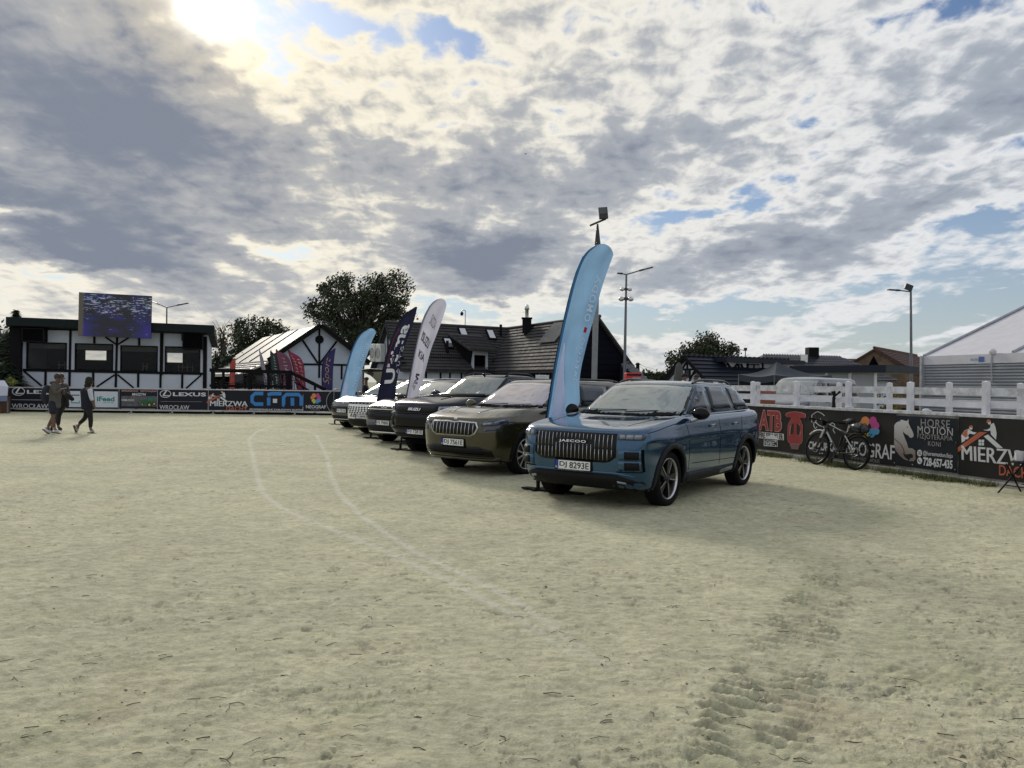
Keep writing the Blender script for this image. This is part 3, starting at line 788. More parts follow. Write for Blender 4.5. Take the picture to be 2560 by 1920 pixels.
def gable_barn():
    A = P(798, 813, 50); B = P(660, 845, 65); B.z = A.z
    M = mat('blue_white_render', (0.42, 0.47, 0.57), 0.85, 0, 0.06, 1.0)
    roofm = mat('pale_metal_roof', (0.42, 0.40, 0.375), 0.5, 0.2, 0.12, 1.0)
    root, pl, pt, r_, q, Lg = gable_house('gabled_barn', 'small white gabled barn with round window and long pale sheet roof', A, B, 2.95, 3.05, (M, roofm), (0.4, 0.35))
    # outward gable plane
    g = pt(0, -3, 0); Pn = Plane(pt(0, -3, 0), pt(0, 3, 0))
    if Pn.n.dot(-r_) < 0: pass
    def hit(x, y): return Pn.hit(*c4(x, y))
    def beam(x0, y0, x1, y1, w=0.12): MB().beam(hit(x0, y0) + Pn.n * .02, hit(x1, y1) + Pn.n * .02, w, .05, Pn.n).build('timber_beam', M_TIMBER, root)
    for b in ((1100, 620, 1098, 1085), (950, 960, 1390, 968), (942, 735, 1085, 950), (1262, 745, 1108, 950), (1306, 975, 1304, 1100), (950, 960, 945, 1090)): beam(*b)
    for sg in (-1, 1):
        p0, p1 = pt(-.42, 0, A.z - .02), pt(-.42, sg * 3.3, 3.05 - .72 * .35 - .02); MB().beam(p0, p1, .06, .30, (0, 0, 1)).build('bargeboard', M_TIMBER, root)
    c = hit(1100, 733)
    T = Matrix.Translation(c) @ Pn.n.to_track_quat('Z', 'Y').to_matrix().to_4x4()
    MB().lathe([(.001, .03), (.20, .03), (.20, .07), (.27, .07), (.27, 0)], 24, T).build('round_window', M_TIMBER, root)
    sp = pl['front'] if (pl['front'].o - C0).x < (pl['back'].o - C0).x else pl['back']
    for P_ in (pl['front'], pl['back']):
        tp = P_.q; n = P_.n; k = 9
        for i in (3, 5, 7):
            a_, b_ = tp[0].lerp(tp[1], i / k), tp[3].lerp(tp[2], i / k)
            MB().beam(a_ + n * .03, b_ + n * .03, .14 if i in (3, 5, 7) else .05, .05, n).build('roof_seam', M_TIMBER if i in (3, 5, 7) else roofm, root)
    # lean-to roof on the left side
    tp = sp.q; d = (tp[3] - tp[0]).normalized(); d = (d + Vector((0, 0, .22))).normalized()
    lo = [tp[3] - Vector((0, 0, .1)), tp[2] - Vector((0, 0, .1)), tp[2] + d * 2.0 - Vector((0, 0, .1)), tp[3] + d * 2.0 - Vector((0, 0, .1))]
    MB().prism(lo, (0, 0, -.12)).build('porch_roof', roofm, root)
    for i in range(6): MB().beam(lo[3].lerp(lo[0], i / 5) + Vector((0, 0, .04)), lo[2].lerp(lo[1], i / 5) + Vector((0, 0, .04)), .08, .08).build('roof_batten', roofm, root)
    for i in range(5):
        p = lo[3].lerp(lo[2], i / 4); MB().beam((p.x, p.y, 0), (p.x, p.y, p.z - .1), .14, .14).build('porch_post', M_TIMBER, root)
    pw = MB(); o0, o1 = lo[0], lo[1]
    MB().prism([(o0.x, o0.y, 0), (o1.x, o1.y, 0), (o1.x, o1.y, o1.z - .2), (o0.x, o0.y, o0.z - .2)], -q * .0 + r_ * .01).build('porch_wall', mat('grey_boards', (0.05, 0.05, 0.055), 0.8), root)
gable_barn()

def long_house():
    A = P(974, 808, 52); B = P(1420, 833, 59.5); B.z = A.z
    root, pl, pt, r_, q, Lg = gable_house('long_house', 'long white timber framed house with grey tiled roof, skylights and a dormer door', A, B, 2.35, 2.72, (M_RENDER, M_TILE), (0.3, 0.3), courses=15)
    S = pl['front']; S2 = S.shift(0.09)
    S2.len = S.len
    for x, y in ((545, 390), (785, 405), (1120, 427), (415, 480), (1020, 510), (1180, 520)):
        uu, vv = S2.uv(*c5(x, y))
        mb = MB(); Mx = Matrix((S.u, S.v, S.n)).transposed()
        mb.box(S2.w(uu, vv, 0.03), (0.62, 0.95, 0.12), Mx); f = mb.build('skylight', M_TIMBER, root)
        MB().box(S2.w(uu, vv, 0.095), (0.46, 0.76, 0.02), Mx).build('pane', mat('skylight_glass', (0.5, 0.52, 0.55), 0.08, 0.6, 0.05, 2), f)
    for x, y in ((870, 375), (1135, 390), (408, 520), (1077, 560), (1290, 575)):
        p = S2.hit(*c5(x, y + 30)); MB().tube([p - Vector((0, 0, .1)), p + Vector((0, 0, .75))], .10, 8).build('vent_pipe', M_TIMBER, root)
    # snow guards
    for x0, x1, y in ((270, 540, 605), (800, 1080, 640)):
        mb = MB(); a_, b_ = S2.hit(*c5(x0, y)), S2.hit(*c5(x1, y + 8)); up = Vector((0, 0, 1))
        mb.tube([a_ + up * .25, b_ + up * .25], .02, 5); mb.tube([a_ + up * .08, b_ + up * .08], .02, 5)
        for i in range(15): p = a_.lerp(b_, i / 14); mb.tube([p - up * .05, p + up * .3], .015, 4)
        mb.build('snow_guard', M_TIMBER, root)
    # front wall framing
    W_ = Plane(pt(0, 2.36, 0), pt(Lg, 2.36, 0))
    zt = 2.62
    for x in (225, 350, 430, 530, 640, 760, 885, 965, 1055, 1140, 1228, 1310):
        uu = W_.uv(*c5(x, 740))[0]
        if 0 < uu < Lg: MB().beam(W_.w(uu, 0, .02), W_.w(uu, zt, .02), .11, .05, W_.n).build('timber_beam', M_TIMBER, root)
    for z in (0.9, 1.55): MB().beam(W_.w(0, z, .018), W_.w(Lg, z, .018), .10, .04, W_.n).build('timber_beam', M_TIMBER, root)
    p0, p1 = W_.uv(*c5(250, 728)), W_.uv(*c5(305, 670)); MB().beam(W_.w(*p0, .02), W_.w(*p1, .02), .08, .045, W_.n).build('timber_beam', M_TIMBER, root)
    p0, p1 = W_.uv(*c5(845, 735)), W_.uv(*c5(880, 690)); MB().beam(W_.w(*p0, .02), W_.w(*p1, .02), .08, .045, W_.n).build('timber_beam', M_TIMBER, root)
    # dormer with a door and an outside stair
    D = W_.shift(0.25)
    u0, u1 = D.uv(*c5(628, 700))[0], D.uv(*c5(758, 700))[0]; vt = D.uv(*c5(690, 545))[1]; vd = D.uv(*c5(690, 580))[1]
    ud0, ud1 = D.uv(*c5(640, 700))[0], D.uv(*c5(742, 700))[0]
    dm = MB(); bx(dm, D, u0, 0, ud0, vt, -2.0, 0); bx(dm, D, ud1, 0, u1, vt, -2.0, 0); bx(dm, D, ud0, vd, ud1, vt, -2.0, 0); dm.build('dormer_wall', M_RENDER, root)
    do = MB(); bx(do, D, ud0, 0.0, ud1, vd, -2.0, -0.12); do.build('dormer_door', M_SEAM, root)
    a_, b_ = D.w(u0 - .5, vt + .12, .5), D.w(u1 + .45, vt + .05, .5); c_, e_ = D.w(u1 + .2, vt + 1.15, -1.25), D.w(u0 - 1.3, vt + 1.2, -1.25)
    MB().prism([a_, b_, c_, e_], (0, 0, -.14)).build('dormer_roof', M_TILE, root)
    for k in range(5):
        t = k / 5; MB().beam(a_.lerp(e_, t) + Vector((0, 0, .03)), b_.lerp(c_, t) + Vector((0, 0, .03)), .16, .07, W_.n).build('tile_course', M_TILE, root)
    MB().prism([D.w(u0 - .02, vt, .0), D.w(u0 - .02, vt + .1, .4), e_ - Vector((0, 0, .15)), D.w(u0 - .02, 2.6, -.3)], W_.u * -.03).build('dormer_cheek', M_TIMBER, root)
    for (x0, x1, y0, y1) in ((555, 630, 752, 690), (745, 860, 690, 690)):
        mb = MB(); E = D.shift(.9); a_, b_ = E.uv(*c5(x0, y0)), E.uv(*c5(x1, y1))
        mb.tube([E.w(*a_), E.w(*b_)], .03, 6)
        for i in range(9):
            p = (a_[0] + (b_[0] - a_[0]) * i / 8, a_[1] + (b_[1] - a_[1]) * i / 8); mb.tube([E.w(*p), E.w(p[0], p[1] - .95)], .015, 4)
        mb.build('stair_railing', M_TIMBER, root)
    gm = MB()
    # near gable end: white panels between timbers, two air conditioners
    Gp = Plane(pt(-0.01, -2.4, 0), pt(-0.01, 2.4, 0))
    for x0, y0, x1, y1 in ((1620, 945, 1900, 950), (1620, 905, 1880, 905), (1735, 640, 1735, 1000)):
        MB().beam(Gp.hit(*c4(x0, y0)) + Gp.n * .03, Gp.hit(*c4(x1, y1)) + Gp.n * .03, .13, .06, Gp.n).build('timber_beam', M_TIMBER, root)
    for sg in (-1, 1): MB().beam(pt(-.32, 0, A.z - .05), pt(-.32, sg * 2.6, 2.45), .05, .22).build('bargeboard', M_FASCIA, root)
    for i, x in enumerate((1633, 1688)):
        p = Gp.hit(*c4(x, 858)) + Gp.n * .2
        o = thing('air_conditioner', ('left' if i == 0 else 'right') + ' of two white air conditioner boxes on the end wall of the long tiled house', 'air conditioner', p, math.atan2(Gp.u.y, Gp.u.x), 'air conditioners on the end wall')
        MB().box(p, (.95, .36, 1.25), Matrix.Rotation(math.atan2(Gp.u.y, Gp.u.x), 3, 'Z')).build('casing', mat('ac_white', (0.55, 0.58, 0.56), 0.5), o, bevel=.03)
        T = Matrix.Translation(p + Gp.n * .185) @ Gp.n.to_track_quat('Z', 'Y').to_matrix().to_4x4()
        MB().lathe([(.001, .01), (.33, .01), (.36, .03), (.36, 0)], 20, T).build('fan_grille', mat('ac_grey', (0.25, 0.27, 0.27), 0.5), o)
    p = S.hit(*c5(563, 335)); cc = thing('security_camera', 'dome camera hanging from a hooked thin mast on the tiled roof ridge', 'camera', p)
    tpz = P(1163.5, 776, (p - C0).y)
    MB().tube([p, tpz], .035, 6).build('mast', M_SILVER, cc)
    k = MB(); pts = [tpz - Vector((0, 0, .05)), tpz + Vector((-.08, 0, .02)), tpz + Vector((-.22, 0, 0)), tpz + Vector((-.25, 0, -.1))]; k.tube(spline(pts, 4), .03, 6); k.build('hook', M_SILVER, cc)
    ball(MB(), tpz + Vector((-.25, 0, -.24)), (.12, .12, .15), 10).build('dome', M_BLACK, cc)
long_house()

def dark_barn():
    A = P(1493, 794, 46); B = P(1262, 824, 57.3); B.z = A.z
    M = mat('dark_navy_boards', (0.005, 0.006, 0.012), 0.85, 0, 0.2, 3, spec=0.1)
    root, pl, pt, r_, q, Lg = gable_house('dark_barn', 'large dark boarded barn with steep gable behind the blue feather flag', A, B, 2.6, 2.62, (M, M_TILE), (0.3, 0.25), courses=14)
    Pn = Plane(pt(-.02, -2.6, 0), pt(-.02, 2.6, 0))
    for i in range(12):
        z = .5 + i * .38; hw = min(2.55, (A.z - .2 - z) * 2.6 / 2.9)
        if hw > .2: MB().beam(pt(-.03, -hw, z), pt(-.03, hw, z), .05, .025, Pn.n).build('board', M, root)
    # low annex on the right whose sheet roof faces us
    e = Pn.hit(1572, 904); f = Pn.hit(1620, 949)
    a_ = [e + r_ * -.05, f + r_ * -.05 + Vector((.6, 0, -.6)), f + r_ * -3.0 + Vector((-.8, 0, -.9)), e + r_ * -3.0 + Vector((-2.2, 0, -.3))]
    MB().prism([pt(-.1, 2.3 if False else 0, 2.9)] * 0 + a_, (0, 0, -.1)).build('annex_roof', M_TILEB, root)
    n = (a_[1] - a_[0]).cross(a_[3] - a_[0]).normalized(); n = n if n.z > 0 else -n
    for i in range(8): MB().beam(a_[0].lerp(a_[1], i / 7) + n * .04, a_[3].lerp(a_[2], i / 7) + n * .04, .10, .05, n).build('roof_rib', M_TILEB, root)
    w_ = MB(); w_.prism([(a_[3].x, a_[3].y, 0), (a_[2].x, a_[2].y, 0), a_[2] - Vector((0, 0, .1)), a_[3] - Vector((0, 0, .1))], -r_ * -.1); w_.build('annex_wall', M, root)
    # chimney on the ridge
    c = P(1317, 815, 53)
    ch = MB().box(c + Vector((0, 0, .0)), (.62, .62, 1.0)).build('chimney', M_TIMBER, root)
    MB().box(c + Vector((0, 0, .53)), (.74, .74, .08)).build('chimney_cap', M_TIMBER, ch)
    MB().lathe([(.12, .0), (.12, .55), (.18, .6), (.10, .9), (.001, .95)], 10, Matrix.Translation(c + Vector((0, 0, .55)))).build('chimney_pot', M_SILVER, ch)
    S = pl['front'] if pl['front'].n.x < 0 else pl['back']
    pn = MB(); uu, vv = S.uv(*c5(1345, 395)); bx(pn, S, uu - 1.1, vv - .9, uu + 1.1, vv + .9, .12, .17); pn.build('solar_panel', mat('solar_glass', (0.10, 0.105, 0.11), 0.9, 0.0, 0.05, 3, spec=0.1), root)
dark_barn()

def small_right_house():
    A = P(1718, 890, 40); B = P(1962, 899, 44.2); B.z = A.z
    root, pl, pt, r_, q, Lg = gable_house('small_timber_house', 'small half timbered house with navy sheet roof beside the round crowned tree', A, B, 1.75, 1.62, (M_RENDER, M_TILEB), (0.25, 0.25))
    S = pl['front']; tp = S.q
    for k in range(9): MB().beam(tp[3].lerp(tp[0], k / 8) + S.n * .03, tp[2].lerp(tp[1], k / 8) + S.n * .03, .10, .06, S.n).build('roof_rib', M_TILEB, root)
    for k in range(24): MB().box(tp[0].lerp(tp[1], k / 23) + Vector((0, 0, .05)), (.16, .2, .10)).build('ridge_tile', M_TILEB, root)
    Gp = Plane(pt(-.01, -1.75, 0), pt(-.01, 1.75, 0))
    for x0, y0, x1, y1 in ((325, 440, 325, 580), (240, 572, 425, 572), (430, 590, 430, 740), (250, 575, 330, 450), (420, 600, 350, 740), (300, 580, 300, 700), (360, 580, 360, 700)):
        MB().beam(Gp.hit(*c8(x0, y0)) + Gp.n * .02, Gp.hit(*c8(x1, y1)) + Gp.n * .02, .09, .05, Gp.n).build('timber_beam', M_TIMBER, root)
    w = MB(); a_, b_ = Gp.uv(*c8(305, 690)), Gp.uv(*c8(355, 585)); bx(w, Gp, a_[0], a_[1], b_[0], b_[1], 0.005, .04); w.build('window', M_PANEO, root)
    for sg in (-1, 1): MB().beam(pt(-.27, 0, A.z - .03), pt(-.27, sg * 2.0, 1.62 - .2), .05, .18).build('bargeboard', M_TIMBER, root)
    # raised front with windows and braces
    Wp = Plane(pt(2.5, 0.62, 0), pt(Lg, 0.62, 0))
    u0, u1 = Wp.uv(*c8(872, 560))[0], Lg - 2.5; vt, vb = Wp.uv(*c8(1000, 478))[1], 0.0
    fw = MB(); bx(fw, Wp, u0, vb, u1, vt, -.5, 0); fw.build('raised_wall', M_RENDER, root)
    rf = MB(); bx(rf, Wp, u0 - .6, vt, u1 + .3, vt + .22, -1.0, .5); rf.build('raised_roof', M_TILEB, root)
    for x0, y0, x1, y1 in ((1030, 490, 1030, 690), (1150, 490, 1150, 640), (1360, 490, 1360, 640), (935, 590, 1010, 500), (1060, 500, 1115, 620), (870, 490, 1005, 660), (1235, 500, 1235, 620)):
        MB().beam(Wp.hit(*c8(x0, y0)) + Wp.n * .02, Wp.hit(*c8(x1, y1)) + Wp.n * .02, .12, .05, Wp.n).build('timber_beam', M_TIMBER, root)
    for x in (1190, 1272):
        a_, b_ = Wp.uv(*c8(x - 30, 612)), Wp.uv(*c8(x + 30, 515)); w = MB(); bx(w, Wp, a_[0] - .05, a_[1] - .05, b_[0] + .05, b_[1] + .05, .0, .05); f = w.build('window', M_TIMBER, root)
        w = MB(); bx(w, Wp, a_[0], a_[1], b_[0], b_[1], .05, .06); w.build('pane', M_PANEO, f)
small_right_house()

def tiled_house():
    A = P(1908, 888, 56); B = P(2096, 885, 58); A.z = B.z = 3.85
    r_ = (B - A); Lg = r_.length; r_.normalize(); q = Vector((r_.y, -r_.x, 0))
    root = thing('hipped_house', 'low house with dark glazed tile hipped roof and one chimney, behind the pavilion', 'building', (A.x, A.y, 0), math.atan2(r_.y, r_.x))
    T = lambda t, s_, z: Vector((A.x, A.y, 0)) + r_ * t + q * s_ + Vector((0, 0, z))
    ze = 2.1; hx = 2.2; w = 3.4
    t = mat('glazed_dark_tile', (0.04, 0.045, 0.06), 0.25, 0.1, 0.2, 4)
    ev = [T(-hx, w, ze), T(Lg + hx, w, ze), T(Lg + hx, -w, ze), T(-hx, -w, ze)]; a_, b_ = T(0, 0, 3.85), T(Lg, 0, 3.85)
    rf = MB(); rf.add(ev + [a_, b_], [(0, 1, 5, 4), (1, 2, 5), (2, 3, 4, 5), (3, 0, 4), (3, 2, 1, 0)]); rf.build('roof', t, root)
    n = (ev[1] - ev[0]).cross(a_ - ev[0]).normalized(); n = n if n.z > 0 else -n
    for k in range(9):
        f = k / 9; MB().beam(ev[0].lerp(a_, f) + n * .03, ev[1].lerp(b_, f) + n * .03, .20, .08, n).build('tile_course', t, root)
    cols = MB()
    for k in range(48):
        x = -hx + (Lg + 2 * hx) * (k + .5) / 48; f = min(1, max(0, min((x + hx) / hx, (Lg + hx - x) / hx)))
        p0, p1 = T(x, w, ze), T(x, w * (1 - f), ze + (3.85 - ze) * f); cols.beam(p0 + n * .06, p1 + n * .06, .06, .08, n)
    tag(cols.build('tile_rolls', t, root), kind='stuff')
    MB().prism([T(-hx + .4, w - .4, 0), T(Lg + hx - .4, w - .4, 0), T(Lg + hx - .4, -w + .4, 0), T(-hx + .4, -w + .4, 0)], (0, 0, ze)).build('wall', M_RENDER, root)
    c = P(2030, 884, 57.2); MB().box(c - Vector((0, 0, .1)), (.75, .75, 1.1)).build('chimney', M_TIMBER, root)
    MB().box(P(2010, 897, 55.8) + Vector((0, 0, 0)), (.5, .1, .6)).build('skylight', M_SILVER, root)
tiled_house()

def pavilion():
    d = 38; a_ = P(2000, 918, d); b_ = P(2195, 919, 35)
    root = thing('glazed_pavilion', 'open pavilion with flat dark roof edge, white posts and glass screens', 'building', (a_.x, a_.y, 0))
    zt = 2.55
    A, B = Vector((a_.x, a_.y, 0)), Vector((b_.x, b_.y, 0)); n = Vector((0, 1, 0)); r_ = (B - A).normalized(); n = Vector((-r_.y, r_.x, 0))
    MB().prism([A - r_ * .4 - n * .3 + Vector((0, 0, zt - .32)), B + r_ * .5 - n * .3 + Vector((0, 0, zt - .32)), B + r_ * .5 + n * 4 + Vector((0, 0, zt - .32)), A - r_ * .4 + n * 4 + Vector((0, 0, zt - .32))], (0, 0, .34)).build('roof', M_TILEB, root)
    for t in (0.06, .36, .66, .97):
        p = A.lerp(B, t); MB().beam(p, p + Vector((0, 0, zt - .33)), .09, .12).build('post', mat('white_post', (0.6, 0.62, 0.64), 0.5), root)
    for t0, t1 in ((.08, .34), (.38, .64), (.68, .95)):
        p, q_ = A.lerp(B, t0) + n * .05, A.lerp(B, t1) + n * .05
        MB().prism([p + Vector((0, 0, .1)), q_ + Vector((0, 0, .1)), q_ + Vector((0, 0, zt - .4)), p + Vector((0, 0, zt - .4))], n * .012).build('glass_screen', pane_mat('milky_pane', (0.30, 0.33, 0.36), 0.35, 0.1), root)
pavilion()

def brick_barn():
    A = P(2187, 871, 60); B = P(2290, 893, 73); B.z = A.z
    brick = bpy.data.materials.new('old_brick'); brick.use_nodes = True; t = brick.node_tree; q_ = NT(t); b = t.nodes['Principled BSDF']
    tc = q_.node('ShaderNodeTexCoord'); br = q_.node('ShaderNodeTexBrick'); mp = q_.node('ShaderNodeMapping'); mp.inputs['Rotation'].default_value = (R(90), 0, 0)
    t.links.new(tc.outputs['Object'], mp.inputs[0]); t.links.new(mp.outputs[0], br.inputs[0])
    br.inputs['Color1'].default_value = (0.15, 0.085, 0.05, 1); br.inputs['Color2'].default_value = (0.22, 0.14, 0.085, 1); br.inputs['Mortar'].default_value = (0.18, 0.16, 0.13, 1); br.inputs['Scale'].default_value = 3.0
    nn = q_.noise(tc.outputs['Object'], 1.2, 5); t.links.new(q_.mix(q_.sstep(nn.outputs['Fac'], .35, .7), br.outputs[0], (0.10, 0.075, 0.05)), b.inputs['Base Color']); b.inputs['Roughness'].default_value = 0.9
    red = mat('old_red_tile', (0.075, 0.032, 0.026), 0.75, 0, 0.3, 2, 0.2, 10)
    root, pl, pt, r_, q, Lg = gable_house('brick_barn', 'old brown brick barn with red tiled roof and triangular vent, beside the white marquee', A, B, 3.6, 2.35, (brick, red), (0.2, 0.3), courses=14)
    Gp = Plane(pt(-.01, -3.6, 0), pt(-.01, 3.6, 0))
    c = Gp.hit(*c7(1308, 632)); uu, vv = (c - Gp.o).dot(Gp.u), (c - Gp.o).dot(Gp.v)
    shape([(uu - .38, vv - .35), (uu + .38, vv - .35), (uu, vv + .42)], Gp.w, M_SEAM, 'vent', root, .02)
    sh = thing('tile_roof_shed', 'low shed with old red tile roof edge between pavilion and brick barn', 'building', P(2130, 925, 62))
    p = P(2132, 906, 62); MB().prism([p + Vector((-1.2, 0, -.5)), p + Vector((2.2, 0, -.5)), p + Vector((2.2, 1.5, .35)), p + Vector((-1.2, 1.5, .35))], (0, 0, -.15)).build('roof', red, sh)
    MB().box((p.x + .5, p.y + .9, 1.2), (3.0, 1.2, 2.4)).build('wall', brick, sh)
brick_barn()

def marquee():
    e0 = P(2310, 893, 27.0); e1 = P(2560, 880, 23.2)
    A, B = Vector((e0.x, e0.y, 0)), Vector((e1.x, e1.y, 0)); r_ = (B - A).normalized(); B = A + r_ * 14
    inw = Vector((-r_.y, r_.x, 0)); inw = inw if inw.x > 0 else -inw
    zt = 2.66
    root = thing('marquee', 'big white event marquee with ribbed silver side wall at the right edge', 'marquee', A, math.atan2(r_.y, r_.x))
    W_ = Plane(A, B)
    sv = mat('silver_sheet', (0.30, 0.32, 0.36), 0.4, 0.35, 0.08, 2)
    n_r = 24; hgt = zt - .30
    L = (B - A).length
    for k in range(n_r):
        z0 = hgt * k / n_r; z1 = hgt * (k + 1) / n_r
        sec = [(z0, .0), (z0 + .018, .045), (z1 - .035, .045), (z1 - .012, .0)]
        mb = MB(); vs = []
        for t in (0.05, L): vs += [W_.w(t, z, o) for z, o in sec]
        mb.add(vs, [(0, 4, 5, 1), (1, 5, 6, 2), (2, 6, 7, 3), (0, 1, 2, 3), (7, 6, 5, 4)]); mb.build('wall_rib', sv, root)
    bk = MB(); bx(bk, W_, .05, 0, L, hgt, -.06, -.005); bk.build('wall_sheet', sv, root)
    pv = cloth_mat('marquee_cloth', (0.66, 0.66, 0.72), 0.25, 0.04)
    vl = MB(); bx(vl, W_, -.02, hgt, L, zt, -.02, .06); vo = vl.build('valance', pv, root)
    rise, half = 2.6, 6.0
    ro = MB(); nseg = 6
    for s_ in (0, 1):
        rows = []
        for i in range(15):
            t = L * i / 14; rw = []
            for k in range(nseg + 1):
                f = k / nseg; y = f * half if s_ == 0 else half + f * half
                z = zt + rise * (f if s_ == 0 else 1 - f) - .05 * math.sin(math.pi * f) * (0.4 + .6 * math.sin(math.pi * ((t % 5) / 5)))
                rw.append(A + r_ * t + inw * y + Vector((0, 0, z)))
            rows.append(rw)
        ro.grid(rows)
    ro.build('roof', pv, root)
    ge = MB(); ge.prism([A + inw * .05, A + inw * (2 * half - .05), A + inw * (2 * half - .05) + Vector((0, 0, zt)), A + inw * half + Vector((0, 0, zt + rise - .05)), A + inw * .05 + Vector((0, 0, zt))], r_ * .02); ge.build('gable_sheet', pv, root)
    al = mat('marquee_pole', (0.33, 0.34, 0.38), 0.4, 0.6)
    for t in (0, 3.55, 8.5, 13.5):
        base = A + r_ * t
        rf = MB().tube([base + Vector((0, 0, zt + .03)), base + inw * half + Vector((0, 0, zt + rise + .03)), base + inw * 2 * half + Vector((0, 0, zt + .03))], .05, 8).build('rafter', al, root)
    MB().beam(A + W_.n * .06, A + W_.n * .06 + Vector((0, 0, zt + .02)), .13, .13).build('corner_post', al, root)
    uu = W_.uv(*c7(2035, 600))[0]
    MB().tube([W_.w(uu, zt + .1, .10), W_.w(uu, zt - .3, .12), W_.w(uu, zt - .9, .08)], .03, 6).build('strap', al, root)
    ball(MB(), W_.w(uu, zt + .06, .08), (.12, .12, .10), 8).build('knot', pv, root)
    u0, u1 = W_.uv(*c7(1900, 597))[0], W_.uv(*c7(1983, 597))[0]
    sgn = MB(); bx(sgn, W_, u0 + (u1 - u0) * .6, hgt + .05, u1, hgt + .22, .062, .07); sgn.build('name_tag', mat('tag_blue', (0.04, 0.10, 0.32), 0.5), vo)
    sgn = MB(); bx(sgn, W_, u0, hgt + .10, u0 + (u1 - u0) * .55, hgt + .17, .062, .068); sgn.build('name_tag', mat('tag_grey', (0.25, 0.30, 0.40), 0.5), vo)
marquee()
# ------------------------------------------------------------------ trees
def leaf_mesh(name, clumps, per, size, rnd, squash=0.8):
    vs, fs = [], []
    for c, r in clumps:
        for _ in range(int(per * (r ** 2))):
            d = Vector((rnd.gauss(0, 1), rnd.gauss(0, 1), rnd.gauss(0, 1) * squash)); d = d.normalized() * r * rnd.random() ** 0.45
            p = c + d; s = size * rnd.uniform(0.6, 1.35)
            a = Vector((rnd.gauss(0, 1), rnd.gauss(0, 1), rnd.gauss(0, 1))).normalized(); b = a.orthogonal().normalized(); t = a.cross(b)
            k = len(vs); vs += [p - b * s, p + t * s * .55, p + b * s, p - t * s * .5 + a * s * .25]; fs.append((k, k + 1, k + 2, k + 3))
    me = bpy.data.meshes.new(name); me.from_pydata([tuple(v) for v in vs], [], fs); me.update(); return me
LEAF = mat('leaf_green', (0.026, 0.038, 0.012), 0.6, 0, 0.45, 0.8)
LEAF2 = mat('leaf_dark_green', (0.020, 0.032, 0.015), 0.6, 0, 0.45, 0.8)
BARK = mat('bark', (0.045, 0.036, 0.028), 0.9, 0, 0.3, 4, 0.4, 12)
def tree(name, label, lobes, d, trunk_px, seed, leafm=LEAF, per=60, size=0.22, n=70, r=(0.55, 1.15), bare=False):
    """lobes: (px, py, rx px, ry px) ellipses the crown fills, at d metres"""
    rnd = random.Random(seed); k = d / FOC
    cx = trunk_px; b = P(cx, 955, d); b.z = 0
    root = thing(name, label, 'tree', b)
    clumps = []; tot = sum(l[2] * l[3] for l in lobes)
    for px, py, rx, ry in lobes:
        for _ in range(max(4, int(n * rx * ry / tot))):
            for _t in range(30):
                u = Vector((rnd.gauss(0, 1), rnd.gauss(0, 1), rnd.gauss(0, 1))).normalized() * (rnd.uniform(0.25, 1.0) ** 0.5)
                if rnd.random() < 0.9: break
            c = P(px + u.x * rx, py + u.z * ry, d); c.y += u.y * rx * k
            clumps.append((c, rnd.uniform(*r)))
    top = min(l[1] - l[3] for l in lobes); cz = P(cx, sum(l[1] for l in lobes) / len(lobes), d).z
    tr = MB(); tr.tube([b, b + Vector((.1, 0, cz * .35)), b + Vector((0.2, 0, cz * .8)), b + Vector((.1, 0, cz))], [cz * .045, cz * .038, cz * .028, cz * .014], 10)
    trunk = tr.build('trunk', BARK, root)
    lm = MB()
    for c, _r in clumps[::2 if not bare else 1]:
        s0 = b + Vector((.1, 0, cz * rnd.uniform(.35, .9))); mid = s0.lerp(c, .5) + Vector((rnd.uniform(-.4, .4), rnd.uniform(-.4, .4), rnd.uniform(.1, .8)))
        lm.tube([s0, mid, c], [cz * .013, cz * .008, .02], 5, False)
        if bare:
            for _q in range(5):
                e = c + Vector((rnd.uniform(-1, 1), rnd.uniform(-1, 1), rnd.uniform(-.3, 1.2))); lm.tube([mid.lerp(c, rnd.random()), e], [.025, .008], 4, False)
    lm.build('limbs', BARK, root)
    if per:
        o = link('crown', leaf_mesh('crown', clumps, per, size, rnd), leafm, root)
    return root
tree('oak_tree', 'tall spreading oak tree with gaps in its crown, behind the navy and light blue flags', [(840, 745, 70, 60), (900, 725, 75, 48), (960, 745, 72, 62), (895, 790, 110, 65), (800, 775, 44, 30), (1005, 775, 36, 42), (870, 850, 80, 50), (980, 845, 60, 60)], 72, 900, 1, n=260, per=140, size=0.135, r=(0.45, 0.95))
tree('broadleaf_tree', 'round dark broadleaf tree behind the gabled barn roof', [(620, 840, 52, 50), (668, 845, 40, 38), (700, 830, 22, 28), (580, 900, 45, 45), (640, 890, 60, 40)], 84, 625, 2, n=120, per=100, size=0.16)
tree('bare_tree', 'thin half bare tree beside the timber framed house', [(552, 850, 16, 38)], 70, 553, 3, per=9, n=14, r=(.4, .8), bare=True, size=.15)
tree('hedge_tree', 'dense dark tree filling the gap behind the house corner', [(560, 930, 38, 30), (600, 925, 40, 30)], 62, 575, 9, LEAF2, n=60, per=60)
tree('round_tree', 'round crowned tree above the small half timbered house', [(1770, 870, 38, 34), (1738, 890, 34, 28), (1806, 890, 28, 24), (1700, 900, 22, 30), (1692, 925, 16, 20), (1825, 872, 14, 10), (1760, 900, 60, 24)], 78, 1757, 4, n=110, per=100, size=0.15)
tree('shrub_tree', 'dark bushy tree left of the timber framed house', [(10, 850, 35, 40), (30, 900, 34, 60), (-30, 880, 40, 70), (20, 960, 40, 40)], 46, 20, 5, LEAF2, n=110, per=80, size=.14, r=(.4, .8))
